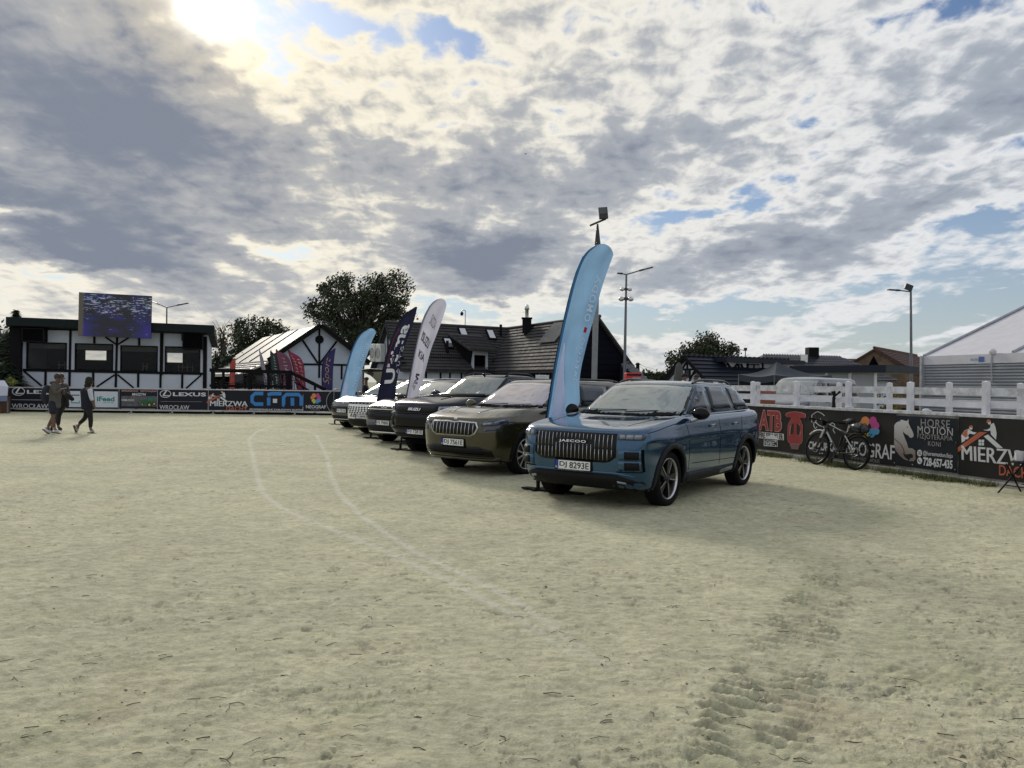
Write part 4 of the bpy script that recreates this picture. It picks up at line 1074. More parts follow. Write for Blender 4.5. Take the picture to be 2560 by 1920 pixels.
def conifer(px, py, d, label, seed):
    rnd = random.Random(seed); b = P(px, 955, d); b.z = 0; H = P(px, py, d).z
    root = thing('conifer', label, 'tree', b)
    MB().tube([b, b + Vector((0, 0, H))], [.16, .02], 8).build('trunk', BARK, root)
    vs, fs = [], []
    for k in range(900):
        f = rnd.random() ** .8; z = .8 + (H - .8) * f; rr = (1 - f) * 1.7 + .08; a = rnd.uniform(0, 6.28); p0 = b + Vector((0, 0, z)); e = Vector((math.cos(a), math.sin(a), -.25))
        p = p0 + e * rr * rnd.uniform(.4, 1); t = Vector((-math.sin(a), math.cos(a), 0)); s = .18
        q = len(vs); vs += [p - e * s * 1.6, p + t * s * .6, p + e * s * 1.6, p - t * s * .6]; fs.append((q, q + 1, q + 2, q + 3))
    me = bpy.data.meshes.new('crown'); me.from_pydata([tuple(v) for v in vs], [], fs); me.update(); link('crown', me, LEAF2, root)
conifer(38, 776, 44, 'tall pointed conifer rising over the left end of the flat roof', 6)
conifer(18, 905, 38, 'short dark conifer beside the left end of the timber framed house', 8)
rw = thing('far_treeline', 'low distant wood on the horizon between the dark barn and the small house', 'woodland', P(1640, 955, 190)); rw['kind'] = 'stuff'
rnd = random.Random(12)
link('foliage', leaf_mesh('foliage', [(P(rnd.uniform(1590, 1685), rnd.uniform(935, 956), 190), rnd.uniform(.8, 1.4)) for _ in range(90)], 22, .4, rnd), LEAF, rw)

# ------------------------------------------------------------------ lamp posts
M_POLE = mat('galvanised_pole', (0.13, 0.14, 0.16), 0.5, 0.5, 0.12, 3)
M_LAMPD = mat('lamp_housing', (0.03, 0.033, 0.037), 0.5, 0.3, 0.1, 5)
def lamp(label, px0, px1, pytop, d, arms, wid=(0.09, 0.05), extra=None, group='lamp posts round the arena'):
    t = P(px1, pytop, d); b = P(px0, 950, d); b.z = 0
    root = thing('lamp_post', label, 'lamp post', b, 0, group)
    MB().tube([b, b.lerp(t, .5), t], [wid[0], (wid[0] + wid[1]) / 2, wid[1]], 12).build('pole', M_POLE, root)
    for ax, ay in arms:
        e = P(ax, ay, d); mid = t.lerp(e, .52)
        am = MB().tube([t - Vector((0, 0, .03)), mid], .035, 8).build('arm', M_POLE, root)
        dv = (e - mid).normalized(); s = MB(); s.beam(mid - dv * .05, mid + dv * (e - mid).length * .25, .14, .09); s.beam(mid + dv * (e - mid).length * .22, e, .26, .055); s.build('lamp_head', M_LAMPD, root)
    if extra: extra(root, t, d)
    return root
def cams(root, t, d):
    for py, s in ((723, .8), (747, 1.0)):
        p = P(1564.5, py, d)
        MB().box(p, (.22 * s, .14, .16 * s)).build('camera_bracket', M_LAMPD, root)
        for sg in (-1, 1):
            mb = MB(); q = p + Vector((sg * .26 * s, -.1, -.02)); ball(mb, q, (.17 * s, .15 * s, .14 * s), 10); mb.build('camera', M_SILVER, root)
lamp('tall lamp post with two arms and white cameras, right of the blue feather flag', 1560.5, 1566, 685, 43, ((1543, 683), (1632, 668)), (0.10, 0.055), cams)
def flood(root, t, d):
    p = P(2271, 718, d); MB().box(p, (.42, .16, .30), Matrix.Rotation(R(20), 3, 'Y')).build('floodlight', M_LAMPD, root)
    MB().tube([t, p], .03, 6).build('bracket', M_POLE, root)
lamp('lamp post with one arm and a floodlight, in front of the brick barn', 2280, 2277, 728, 42, ((2220, 724),), (0.085, 0.055), flood)
lamp('lamp post with two raised arms behind the flat roofed house', 416, 417, 768, 58, ((378, 753), (470, 758)), (0.08, 0.05))
def small_head(root, t, d): MB().box(t + Vector((0, 0, .12)), (.3, .2, .3)).build('floodlight', M_LAMPD, root)
lamp('small distant lamp post with one arm above the small house roof', 1863.5, 1863.5, 876, 80, ((1834, 871),), (.07, .05), small_head)
def mast():
    d = 31.5; b = P(1484, 955, d); b.z = 0; t = P(1494, 612, d)
    root = thing('floodlight_mast', 'stout pale floodlight mast rising behind the blue feather flag with a tilted square lamp', 'floodlight mast', b, 0)
    MB().tube([b, b.lerp(t, .6), t], [.12, .115, .105], 12).build('pole', mat('pale_pole', (0.20, 0.215, 0.23), 0.45, 0.4), root)
    n = P(1494, 560, d); MB().tube([t, n], [.13, .035], 8).build('neck', M_LAMPD, root)
    a, b2 = P(1475, 564, d), P(1515, 547, d); MB().beam(a, b2, .16, .06).build('crossbar', M_LAMPD, root)
    c = P(1508, 533, d - .2); Mx = Matrix.Rotation(R(-5), 3, 'Y') @ Matrix.Rotation(R(-8), 3, 'X')
    h = MB().box(c, (.36, .14, .46), Mx).build('floodlight', M_LAMPD, root)
    MB().box(c + Mx @ Vector((-.01, -.075, .08)), (.30, .02, .26), Mx).build('lens', mat('flood_lens', (0.06, 0.065, 0.07), 0.2), h)
mast()
def utility_pole():
    d = 92; root = thing('utility_pole', 'wooden A shaped utility pole with wires beyond the dark barn', 'utility pole', P(1594, 955, d))
    for x in (1591, 1598): MB().tube([P(x, 955, d), P(1594 + (x - 1594) * .3, 907, d)], .14, 6).build('pole', M_TIMBER, root)
    MB().beam(P(1588, 911, d), P(1601, 911, d), .12, .12).build('crossarm', M_TIMBER, root)
    for y in (905, 912):
        pts = [P(1594 + k * 9, y + k * 4.6 + 3 * math.sin(k), d + k * 2) for k in range(11)]; MB().tube(pts, .018, 4).build('wire', M_SEAM, root)
utility_pole()
# ------------------------------------------------------------------ cars
def paint(name, col, metal=0.55, rough=0.32):
    dk = sum(col) < 0.08
    return mat(name, col, rough, metal, 0.06, 1.5, coat=0.35 if dk else 1.0, spec=0.2 if dk else 0.5)

def centripetal(Pk, sub_):
    """smooth rows through key rows Pk (K, n, 3); sub_[i] steps between rows i and i+1"""
    K = len(Pk); rows = []
    ext = np.concatenate([[2 * Pk[0] - Pk[1]], Pk, [2 * Pk[-1] - Pk[-2]]])
    for i in range(K - 1):
        p0, p1, p2, p3 = ext[i], ext[i + 1], ext[i + 2], ext[i + 3]
        d = lambda a, b: np.maximum(np.linalg.norm(b - a, axis=1), 1e-4)[:, None] ** 0.5
        t1 = d(p0, p1); t2 = t1 + d(p1, p2); t3 = t2 + d(p2, p3); t0 = 0
        for k in range(sub_[i]):
            t = t1 + (t2 - t1) * (k / sub_[i])
            a1 = (t1 - t) / t1 * p0 + t / t1 * p1
            a2 = (t2 - t) / (t2 - t1) * p1 + (t - t1) / (t2 - t1) * p2
            a3 = (t3 - t) / (t3 - t2) * p2 + (t - t2) / (t3 - t2) * p3
            b1 = (t2 - t) / t2 * a1 + t / t2 * a2
            b2 = (t3 - t) / (t3 - t1) * a2 + (t - t1) / (t3 - t1) * a3
            rows.append((t2 - t) / (t2 - t1) * b1 + (t - t1) / (t2 - t1) * b2)
    rows.append(Pk[-1]); return np.array(rows)

class Car:
    """local axes: +x forward, +y the car's left, z up, origin on the ground midway between the axles"""
    def __init__(s, root, spec, pm):
        s.root, s.spec, s.pm = root, spec, pm
        NF, NS, NR_ = 22, 72, 14
        keys = spec['levels']; cols = []
        for L in keys:
            xf, lf, w, nf, xr, lr, nr, zf, zm, zr = L
            def quarter(x0, xe, n, cnt):
                ph = np.linspace(0, np.pi / 2, 400)
                x = x0 + (xe - x0) * np.cos(ph) ** (2 / n); y = w * np.sin(ph) ** (2 / n)
                sl = np.concatenate([[0], np.cumsum(np.hypot(np.diff(x), np.diff(y)))])
                tt = np.linspace(0, sl[-1], cnt + 1)
                return np.stack([np.interp(tt, sl, x), np.interp(tt, sl, y)], 1)
            a = quarter(xf - lf, xf, nf, NF)
            b = quarter(xr + lr, xr, nr, NR_)[::-1]
            xs = np.linspace(xf - lf, xr + lr, NS + 1)[1:-1]
            side = np.stack([xs, np.full(NS - 1, w)], 1)
            q = np.concatenate([a, side, b])
            z = np.interp(-q[:, 0], [-xf, -spec['xm'], -xr], [zf, zm, zr])
            cols.append(np.stack([q[:, 0], q[:, 1], z], 1))
        Pk = np.array(cols)
        rows = centripetal(Pk, spec['steps'])
        # wings swell over the wheels
        for xa in (spec['fa'], spec['ra']):
            k = np.exp(-((rows[:, :, 0] - xa) / 0.42) ** 2) * np.exp(-((rows[:, :, 2] - 0.62) / 0.32) ** 2)
            rows[:, :, 1] += spec.get('flare', 0.025) * k * (rows[:, :, 1] > 0.55)
        # a crease along the doors
        k = np.exp(-((rows[:, :, 2] - spec.get('crease', 0.82)) / 0.05) ** 2) * (np.abs(rows[:, :, 0]) < 2.0)
        rows[:, :, 1] += 0.012 * k * (rows[:, :, 1] > 0.6)
        nr, nc = rows.shape[:2]
        mir = rows[:, 1:-1][:, ::-1].copy(); mir[:, :, 1] *= -1
        full = np.concatenate([rows, mir], 1); n = full.shape[1]
        V = full.reshape(-1, 3)
        i = np.arange(nr - 1)[:, None] * n + np.arange(n)[None, :]; j = np.arange(nr - 1)[:, None] * n + ((np.arange(n) + 1) % n)[None, :]
        F = np.stack([i, j, j + n, i + n], -1).reshape(-1, 4)
        s.bvh = BVHTree.FromPolygons([tuple(v) for v in V], [tuple(f) for f in F])
        # smooth normals of the whole shell, kept across the gaps between panels
        c = V[F]; fn = np.cross(c[:, 2] - c[:, 0], c[:, 3] - c[:, 1]); ctr = c.mean(1)
        vn = np.zeros_like(V)
        for k2 in range(4): np.add.at(vn, F[:, k2], fn)
        if (vn * (V - np.array([0, 0, 0.8]))).sum() < 0: F = F[:, ::-1]; vn = -vn; fn = -fn
        vn /= np.maximum(np.linalg.norm(vn, axis=1), 1e-9)[:, None]
        fnz = fn[:, 2] / np.maximum(np.linalg.norm(fn, axis=1), 1e-9)
        # cut the wheel arches
        Rw = spec['arch']; zh = spec['tyre'] - 0.01
        keep = np.ones(len(F), bool)
        for xa in (spec['fa'], spec['ra']):
            d = np.hypot(V[:, 0] - xa, V[:, 2] - zh)
            ins = (d < Rw) & (np.abs(V[:, 1]) > 0.45)
            keep &= ~ins[F].all(1)
            bd = ins & (d > Rw - 0.14)
            V[bd, 0] = xa + (V[bd, 0] - xa) * Rw / d[bd]; V[bd, 2] = zh + (V[bd, 2] - zh) * Rw / d[bd]
        # split into panels
        x, y, z = ctr[:, 0], np.abs(ctr[:, 1]), ctr[:, 2]
        part = np.full(len(F), 'body', dtype=object)
        xm = spec['xm']; belt = spec['belt']
        part[(fnz > 0.55) & (x > xm) & (y < spec['bonw']) & (z < belt + 0.12) & (z > spec['bonz'])] = 'bonnet'
        if 'doors' in spec:
            d0, d1, d2 = spec['doors']
            for sg, nm in ((1, ''), (-1, '')):
                sd = (ctr[:, 1] * sg > 0.6) & (z > spec['sill']) & (z < belt)
                part[sd & (x < d0) & (x > d1)] = 'front_door%d' % sg
                part[sd & (x < d1) & (x > d2)] = 'rear_door%d' % sg
        part[(z > spec['roofz'])] = 'roof'
        s.parts = {}
        for nm in sorted(set(part)):
            fs = F[(part == nm) & keep]
            if not len(fs): continue
            ids, inv = np.unique(fs, return_inverse=True); inv = inv.reshape(fs.shape)
            me = bpy.data.meshes.new(nm); me.from_pydata(V[ids].tolist(), [], inv.tolist())
            me.polygons.foreach_set('use_smooth', np.ones(len(fs), bool)); me.update()
            me.normals_split_custom_set_from_vertices(vn[ids].tolist())
            mm = spec.get('roofmat', pm) if nm == 'roof' else pm
            base = nm.rstrip('-1')
            s.parts[nm] = link(base, me, mm, root, True)
        s.underside()
    def underside(s):
        sp = s.spec; mb = MB(); xf, xr = sp['levels'][1][0] - 0.25, sp['levels'][1][4] + 0.25
        mb.box(((xf + xr) / 2, 0, 0.42), (xf - xr, 1.1, 0.40))
        Rw = sp['arch']; zh = sp['tyre'] - 0.01
        for xa in (sp['fa'], sp['ra']):
            for sg in (1, -1):
                # liner of the wheel arch: half drum, closed on the inside
                T = Matrix.Translation((xa, sg * 0.52, zh)) @ Matrix.Rotation(-sg * math.pi / 2, 4, 'X')
                a = [(Rw * math.cos(R(t)), Rw * math.sin(R(t))) for t in range(-12, 193, 12)]
                o = [Vector((xa + u, sg * 0.52, zh + v)) for u, v in a]; e = [Vector((xa + u, sg * (sp['levels'][2][2] - 0.02), zh + v)) for u, v in a]
                k = len(a)
                mb.add(o + e, [(i, i + 1, k + i + 1, k + i) for i in range(k - 1)] + [tuple(range(k))])
        mb.build('underbody', M_SEAM, s.root, True)
    def cast(s, axis, a, b):
        if axis == 'front': o, d = Vector((6, a, b)), Vector((-1, 0, 0))
        elif axis == 'left': o, d = Vector((a, 4, b)), Vector((0, -1, 0))
        elif axis == 'right': o, d = Vector((a, -4, b)), Vector((0, 1, 0))
        elif axis == 'rear': o, d = Vector((-7, a, b)), Vector((1, 0, 0))
        else: o, d = Vector((a, b, 4)), Vector((0, 0, -1))
        h = s.bvh.ray_cast(o, d)
        if h[0] is None or (axis == 'front' and h[0].x < 0.0): return None, d, None
        nrm = h[1]
        if nrm.dot(d) > 0: nrm = -nrm
        return h[0], d, nrm
    def panel(s, axis, poly, m, name, parent=None, out=0.004, step=0.07, depth=0.02):
        """a piece with this outline laid on the shell, following its curve"""
        bm = bmesh.new()
        vs = [bm.verts.new((p[0], p[1], 0)) for p in poly]; bm.faces.new(vs)
        xs = [p[0] for p in poly]; ys = [p[1] for p in poly]
        for ax, lo, hi in ((0, min(xs), max(xs)), (1, min(ys), max(ys))):
            k = int((hi - lo) / step)
            for i in range(1, k + 1):
                c = [0, 0, 0]; nn = [0, 0, 0]; c[ax] = lo + (hi - lo) * i / (k + 1); nn[ax] = 1
                bmesh.ops.bisect_plane(bm, geom=bm.verts[:] + bm.edges[:] + bm.faces[:], plane_co=c, plane_no=nn)
        bmesh.ops.triangulate(bm, faces=bm.faces[:])
        bm.verts.ensure_lookup_table()
        pos, d = {}, None; miss = []
        for v in bm.verts:
            h, d, nrm = s.cast(axis, v.co.x, v.co.y)
            if h is None: miss.append(v)
            else: pos[v] = h + nrm * out
        for v in miss:
            if not pos: return None
            q = min(pos, key=lambda w: (w.co - v.co).length); r_ = pos[q].copy()
            if axis in ('front', 'rear'): r_.y, r_.z = v.co.x, v.co.y
            elif axis in ('left', 'right'): r_.x, r_.z = v.co.x, v.co.y
            pos[v] = r_
        for v in bm.verts: v.co = pos[v]
        bd = [e for e in bm.edges if len(e.link_faces) == 1]; back = {}
        for e in bd:
            for v in e.verts:
                if v not in back: back[v] = bm.verts.new(v.co + d * depth)
        for e in bd: bm.faces.new((e.verts[0], e.verts[1], back[e.verts[1]], back[e.verts[0]]))
        bmesh.ops.recalc_face_normals(bm, faces=bm.faces[:])
        me = bpy.data.meshes.new(name); bm.to_mesh(me); bm.free()
        # the skirt stays sharp, the face smooth
        me.polygons.foreach_set('use_smooth', [len(p.vertices) == 3 for p in me.polygons])
        return link(name, me, m, parent or s.root, True)
    def both(s, axis, poly, m, name, **k):
        r = []
        if axis == 'front': 
            r.append(s.panel('front', poly, m, name, **k)); r.append(s.panel('front', [(-y, z) for y, z in poly][::-1], m, name, **k))
        else:
            r.append(s.panel('left', poly, m, name, **k)); r.append(s.panel('right', poly, m, name, **k))
        return r
    def line(s, axis, pts, m, name, w=0.008, out=0.002, **k):
        return s.panel(axis, stroke(pts, w), m, name, out=out, depth=0.01, **k)
    def plate(s, y, z, body, blue=True, parent=None, tilt=0.0):
        h, d, n_ = s.cast('front', y, z); x0 = h.x + 0.012
        pb = MB().box((x0, y, z), (0.016, 0.545, 0.135)).build('plate_holder', M_BLACK, s.root, True)
        MB().box((x0 + 0.010, y + 0.022, z), (0.006, 0.468, 0.108)).build('number_plate', M_PLATE, pb, True)
        MB().box((x0 + 0.010, y - 0.238, z), (0.006, 0.044, 0.108)).build('blue_band', M_PBLUE, pb, True)
        pl = lambda u, v, o: Vector((x0 + 0.0132 + o, u, v))
        a, b = body.split(' ')
        text(a, M_INK, pb, pl, (y - 0.195, z - 0.040, y - 0.085, z + 0.040), bold=0.012, local=True, name='lettering')
        text(b, M_INK, pb, pl, (y - 0.045, z - 0.040, y + 0.240, z + 0.040), bold=0.012, local=True, name='lettering')
        text('PL', M_PLATE, pb, pl, (y - 0.252, z - 0.045, y - 0.224, z - 0.022), local=True, name='lettering')
        return pb
    def mirror(s, x, z, y, mcap, mbase, sz=1.0):
        for sg in (1, -1):
            mb = MB(); ball(mb, (x, sg * (y + 0.10 * sz), z + 0.07), (0.075 * sz, 0.125 * sz, 0.085 * sz), 14)
            mb.v = [(a if a > x - 0.035 else x - 0.035, b, c) for a, b, c in mb.v]
            mo = mb.build('mirror', mcap, s.root, True)
            MB().tube([(x + 0.02, sg * (y - 0.09), z - 0.05), (x + 0.01, sg * (y + 0.0), z - 0.02), (x, sg * (y + 0.09), z + 0.02)], [0.03, 0.028, 0.034], 8).build('mirror_arm', mbase, mo, True)
    def rails(s, x0, x1, y, m, lift=0.035):
        for sg in (1, -1):
            pts = []
            for k in range(13):
                t = k / 12; x = x0 + (x1 - x0) * t
                h, d, n_ = s.cast('top', x, sg * y)
                if h is None: continue
                pts.append(h + Vector((0, 0, lift * min(1, 5 * t, 5 * (1 - t)))))
            MB().tube(pts, 0.018, 8).build('roof_rail', m, s.root, True)
    def wheels(s, rim, steer=0.0):
        sp = s.spec; rt, yo = sp['tyre'], sp['track']
        for xa, fr in ((sp['fa'], True), (sp['ra'], False)):
            for sg in (1, -1):
                w = sub('wheel', s.root, (xa, sg * yo, rt - 0.012), (0, 0, (0 if sg > 0 else math.pi) + (steer if fr else 0)))
                make_wheel(w, rt, sp.get('rimr', 0.25), rim)
    def cladding(s, m, w=0.055, sill=True):
        sp = s.spec; Rw = sp['arch']; zh = sp['tyre'] - 0.01
        for xa in (sp['fa'], sp['ra']):
            out_ = [(xa + (Rw + w) * math.cos(R(t)), zh + (Rw + w) * math.sin(R(t))) for t in range(-10, 191, 8)]
            inn = [(xa + (Rw - 0.012) * math.cos(R(t)), zh + (Rw - 0.012) * math.sin(R(t))) for t in range(-10, 191, 8)]
            s.both('left', out_ + inn[::-1], m, 'wheel_arch_trim', out=0.012, step=0.09, depth=0.03)
        if sill:
            x0, x1 = sp['fa'] - Rw - 0.02, sp['ra'] + Rw + 0.02
            s.both('left', [(x0, sp['silt']), (x1, sp['silt']), (x1, sp['silb']), (x0, sp['silb'])], m, 'sill_trim', out=0.012, step=0.2, depth=0.03)

def make_wheel(w, rt, rr, rim):
    """axis along local +y (outside)"""
    T = Matrix.Rotation(-math.pi / 2, 4, 'X')
    wd = 0.115
    pr = [(rr + 0.012, wd * 0.78), (rr + 0.02, wd * 0.92), (rt - 0.055, wd), (rt - 0.022, wd * 0.93), (rt - 0.006, wd * 0.72), (rt, wd * 0.4), (rt, -wd * 0.4), (rt - 0.006, -wd * 0.72), (rt - 0.022, -wd * 0.93), (rt - 0.055, -wd), (rr + 0.012, -wd * 0.8)]
    mb = MB().lathe(pr, 48, T)
    # tread blocks
    for k in range(64):
        a = 2 * math.pi * k / 64
        for h, st in ((-0.062, 0), (-0.022, 0.5), (0.022, 0), (0.062, 0.5)):
            b = a + st * 2 * math.pi / 64; c = Vector((rt * math.cos(b), h, rt * math.sin(b)))
            mb.box(c, (0.008, 0.032, 0.022), Matrix.Rotation(-b, 3, 'Y'))
    mb.build('tyre', M_TYRE, w, True)
    kind = rim['kind']; face = wd * 0.72
    rb = MB().lathe([(rr + 0.012, wd * 0.80), (rr + 0.007, wd * 0.85), (rr - 0.001, wd * 0.83), (rr - 0.008, wd * 0.62), (rr - 0.03, -wd * 0.5), (rr + 0.01, -wd * 0.75)], 48, T)
    rb.build('rim', rim['lip'], w, True)
    bk = MB().lathe([(0.001, -0.02), (rr * 0.62, -0.02), (rr * 0.62, -0.04), (0.001, -0.04)], 32, T)
    bk.build('brake_disc', M_RIMDARK, w, True)
    MB().lathe([(0.001, -0.075), (rr, -0.075)], 24, T).build('back_plate', M_SEAM, w, True)
    hb = MB().lathe([(0.001, face + 0.008), (0.03, face + 0.006), (0.036, face), (0.06, face - 0.012), (0.065, 0.0), (0.001, 0.0)], 24, T)
    hb.build('hub', rim['spoke'], w, True)
    n = rim['n']
    for k in range(n):
        a = 2 * math.pi * k / n + math.pi / 2 + rim.get('turn', 0)
        c, sn = math.cos(a), math.sin(a)
        e = Vector((c, 0, sn)); tt = Vector((-sn, 0, c)); yv = Vector((0, 1, 0))
        w0, w1 = rim['w']; sp_ = MB()
        tw = rim.get('twist', 0.0)
        pts = [e * 0.045 - tt * w0, e * 0.045 + tt * w0, e * (rr - 0.012) + tt * (w1 + tw), e * (rr - 0.012) - tt * (w1 - tw)]
        sp_.prism([p + yv * (face - 0.012 + 0.004 * (i > 1)) for i, p in enumerate(pts)], yv * -0.03)
        so = sp_.build('spoke', rim['spoke'], w, True)
        if rim.get('edge'):
            eb = MB()
            for sg in (rim['edge'] if isinstance(rim['edge'], tuple) else (1, -1)):
                p0 = e * 0.06 + tt * (w0 * sg * 0.8) + yv * (face - 0.006); p1 = e * (rr - 0.014) + tt * (w1 * sg * 0.92 + tw) + yv * (face - 0.002)
                eb.beam(p0, p1, 0.012, 0.008, yv)
            eb.build('spoke_edge', M_SILVER, w, True)

def window_set(car, m_glass, panes, surround=None, sname='window_surround'):
    """panes: outlines (x,z); surround: gloss black outline behind them"""
    if surround: car.both('left', surround, M_GLOSS, sname, out=0.003, step=0.12, depth=0.02)
    for p in panes: car.both('left', p, m_glass, 'side_window', out=0.007, step=0.15, depth=0.01)

HEAD = R(-90 - 38)          # yaw of the parked row: cars look towards the camera's left
def place_car(px, py, d, front_x, yaw=HEAD):
    """the middle of the car's nose is seen at px,py, d metres away"""
    p = P(px, py, d); f = Vector((math.cos(yaw), math.sin(yaw), 0))
    o = p - f * front_x; return (o.x, o.y, 0.0)

def suv_levels(L):
    return L

# ---- teal SUV in front ------------------------------------------------------------------
def build_teal():
    yaw = R(-90 - 37)
    root = thing('parked_car', 'teal blue boxy SUV with upright black grille of thin silver bars, nearest of the row', 'car',
                 place_car(1433, 1162, 9.72, 2.22, yaw), yaw, 'cars parked in a row on the sand')
    pm = paint('teal_paint', (0.012, 0.068, 0.145), 0.65, 0.18)
    #        xf    lf    w     nf   xr     lr   nr   zf    zm    zr
    lev = [(1.90, 0.60, 0.60, 4.0, -1.92, 0.6, 4.0, 0.235, 0.22, 0.26),
           (2.10, 0.62, 0.86, 4.2, -2.08, 0.5, 4.0, 0.255, 0.235, 0.28),
           (2.185, 0.64, 0.905, 4.4, -2.15, 0.5, 4.0, 0.37, 0.36, 0.40),
           (2.215, 0.64, 0.925, 4.6, -2.17, 0.5, 4.0, 0.55, 0.55, 0.58),
           (2.215, 0.64, 0.932, 4.6, -2.17, 0.5, 4.0, 0.78, 0.80, 0.82),
           (2.195, 0.64, 0.925, 4.6, -2.14, 0.5, 4.0, 0.925, 0.985, 1.02),
           (2.165, 0.62, 0.912, 4.4, -2.12, 0.5, 4.0, 0.975, 1.060, 1.11),
           (2.09, 0.60, 0.885, 4.2, -2.10, 0.5, 3.8, 1.005, 1.105, 1.155),
           (1.60, 0.50, 0.845, 4.0, -2.09, 0.5, 3.6, 1.070, 1.130, 1.165),
           (1.00, 0.50, 0.815, 3.0, -2.08, 0.5, 3.4, 1.115, 1.150, 1.180),
           (0.62, 0.50, 0.755, 3.0, -1.88, 0.5, 3.4, 1.340, 1.350, 1.360),
           (0.24, 0.50, 0.690, 3.2, -1.66, 0.5, 3.4, 1.545, 1.550, 1.525),
           (0.12, 0.50, 0.640, 3.4, -1.57, 0.5, 3.4, 1.590, 1.598, 1.565),
           (-0.05, 0.50, 0.50, 3.4, -1.44, 0.5, 3.4, 1.612, 1.622, 1.588),
           (-0.30, 0.40, 0.25, 3.0, -1.25, 0.4, 3.0, 1.625, 1.632, 1.602),
           (-0.50, 0.30, 0.01, 3.0, -1.20, 0.3, 3.0, 1.628, 1.634, 1.605)]
    spec = dict(levels=lev, steps=[3, 4, 4, 5, 4, 3, 3, 6, 6, 6, 6, 3, 4, 4, 3], xm=0.95, fa=1.336, ra=-1.336, tyre=0.359, rimr=0.256, track=0.80,
                arch=0.405, belt=1.10, bonw=0.86, bonz=0.98, sill=0.40, doors=(0.78, -0.28, -1.12), roofz=1.575, flare=0.03, crease=0.86,
                roofmat=mat('black_roof', (0.02, 0.022, 0.024), 0.12, 0, 0.1, 3, coat=1.0), silt=0.385, silb=0.255)
    c = Car(root, spec, pm)
    # glasshouse
    c.panel('front', [(-0.80, 1.135), (-0.40, 1.125), (0, 1.122), (0.40, 1.125), (0.80, 1.135), (0.665, 1.535), (0.3, 1.556), (0, 1.56), (-0.3, 1.556), (-0.665, 1.535)], M_GLOSS, 'windscreen_surround', out=0.003, step=0.09)
    ws = c.panel('front', [(-0.765, 1.15), (-0.40, 1.14), (0, 1.138), (0.40, 1.14), (0.765, 1.15), (0.645, 1.518), (0.3, 1.540), (0, 1.544), (-0.3, 1.540), (-0.645, 1.518)], M_SCREEN, 'windscreen', out=0.007, step=0.08)
    c.both('left', [(0.80, 1.142), (-1.86, 1.185), (-1.90, 1.28), (-1.55, 1.50), (-1.3, 1.545), (-0.3, 1.562), (0.02, 1.552), (0.26, 1.44)], M_GLOSS, 'window_surround', out=0.003, step=0.12)
    for p in ([(0.64, 1.158), (-0.20, 1.165), (-0.16, 1.530), (0.02, 1.530), (0.24, 1.40)],
              [(-0.28, 1.165), (-1.10, 1.178), (-1.02, 1.30), (-0.94, 1.522), (-0.24, 1.530)],
              [(-1.18, 1.18), (-1.76, 1.195), (-1.78, 1.24), (-1.40, 1.47), (-1.02, 1.515)]):
        c.both('left', p, M_GLASS, 'side_window', out=0.007, step=0.15, depth=0.01)
    # face
    gz0, gz1 = 0.585, 0.945
    gr = c.panel('front', [(-0.60, 0.66), (-0.52, 0.60), (-0.44, gz0), (0.44, gz0), (0.52, 0.60), (0.60, 0.66), (0.60, gz1), (-0.60, gz1)], M_GLOSS, 'grille', out=0.006, step=0.08)
    for k in range(20):
        y = -0.545 + 1.09 * k / 19
        for z0, z1 in ((0.86, 0.925), (gz0 + 0.03 + (0.05 if abs(y) > 0.5 else 0), 0.80)) if abs(y) < 0.27 else ((0.765, 0.925), (gz0 + 0.03 + (0.045 if abs(y) > 0.5 else 0), 0.75)):
            c.panel('front', [(y - 0.0032, z0), (y + 0.0032, z0), (y + 0.0032, z1), (y - 0.0032, z1)], M_SILVER, 'grille_bar', parent=gr, out=0.014, step=0.1, depth=0.012)
    x0 = 2.236
    text('JAECOO', M_CHROME, gr, lambda u, v, o: Vector((c.cast('front', u, v)[0].x + 0.03 + o, u, v)), (-0.20, 0.808, 0.20, 0.848), bold=0.012, spacing=1.1, depth=0.008, local=True)
    for hd in c.both('front', [(0.615, 0.872), (0.885, 0.868), (0.905, 0.945), (0.615, 0.948)], M_LENSD, 'headlight', out=0.006, step=0.05):
        sg = 1 if sum(v.co.y for v in hd.data.vertices) > 0 else -1
        for a, b in ((0.64, 0.70), (0.715, 0.79), (0.80, 0.86)):
            pl = [(sg * a, 0.885), (sg * b, 0.885), (sg * b, 0.932), (sg * a, 0.932)]
            c.panel('front', pl if sg > 0 else pl[::-1], M_LENS, 'lamp_module', parent=hd, out=0.011, step=0.05, depth=0.008)
    for o in (0.63, 0.50):
        pl = [(0.63, o - 0.005), (0.865, o - 0.005), (0.865, o + 0.115), (0.63, o + 0.115)]
        for fr in c.both('front', pl, pm, 'bumper_frame', out=0.010, step=0.06):
            pass
        c.both('front', [(0.70, o + 0.008), (0.845, o + 0.008), (0.845, o + 0.10), (0.70, o + 0.10)], M_BLACK, 'fog_lamp', out=0.016, step=0.06)
    c.both('front', [(0.60, 0.478), (0.87, 0.478), (0.87, 0.486), (0.60, 0.486)], M_SEAM, 'bumper_gap', out=0.012)
    c.both('front', [(0.872, 0.49), (0.885, 0.49), (0.885, 0.76), (0.872, 0.76)], M_SEAM, 'air_slot', out=0.012)
    c.panel('front', [(-0.80, 0.44), (-0.62, 0.475), (0.62, 0.475), (0.80, 0.44), (0.80, 0.425), (0.55, 0.45), (-0.55, 0.45), (-0.80, 0.425)], pm, 'bumper_trim', out=0.012, step=0.1)
    c.panel('front', [(-0.86, 0.36), (-0.58, 0.445), (0.58, 0.445), (0.86, 0.36), (0.86, 0.26), (-0.86, 0.26)], M_BLACK, 'lower_bumper', out=0.010, step=0.1, depth=0.05)
    pb = c.plate(0, 0.525, 'DJ 8293E'); hx = c.cast('front', 0, .525)[0].x + .0205
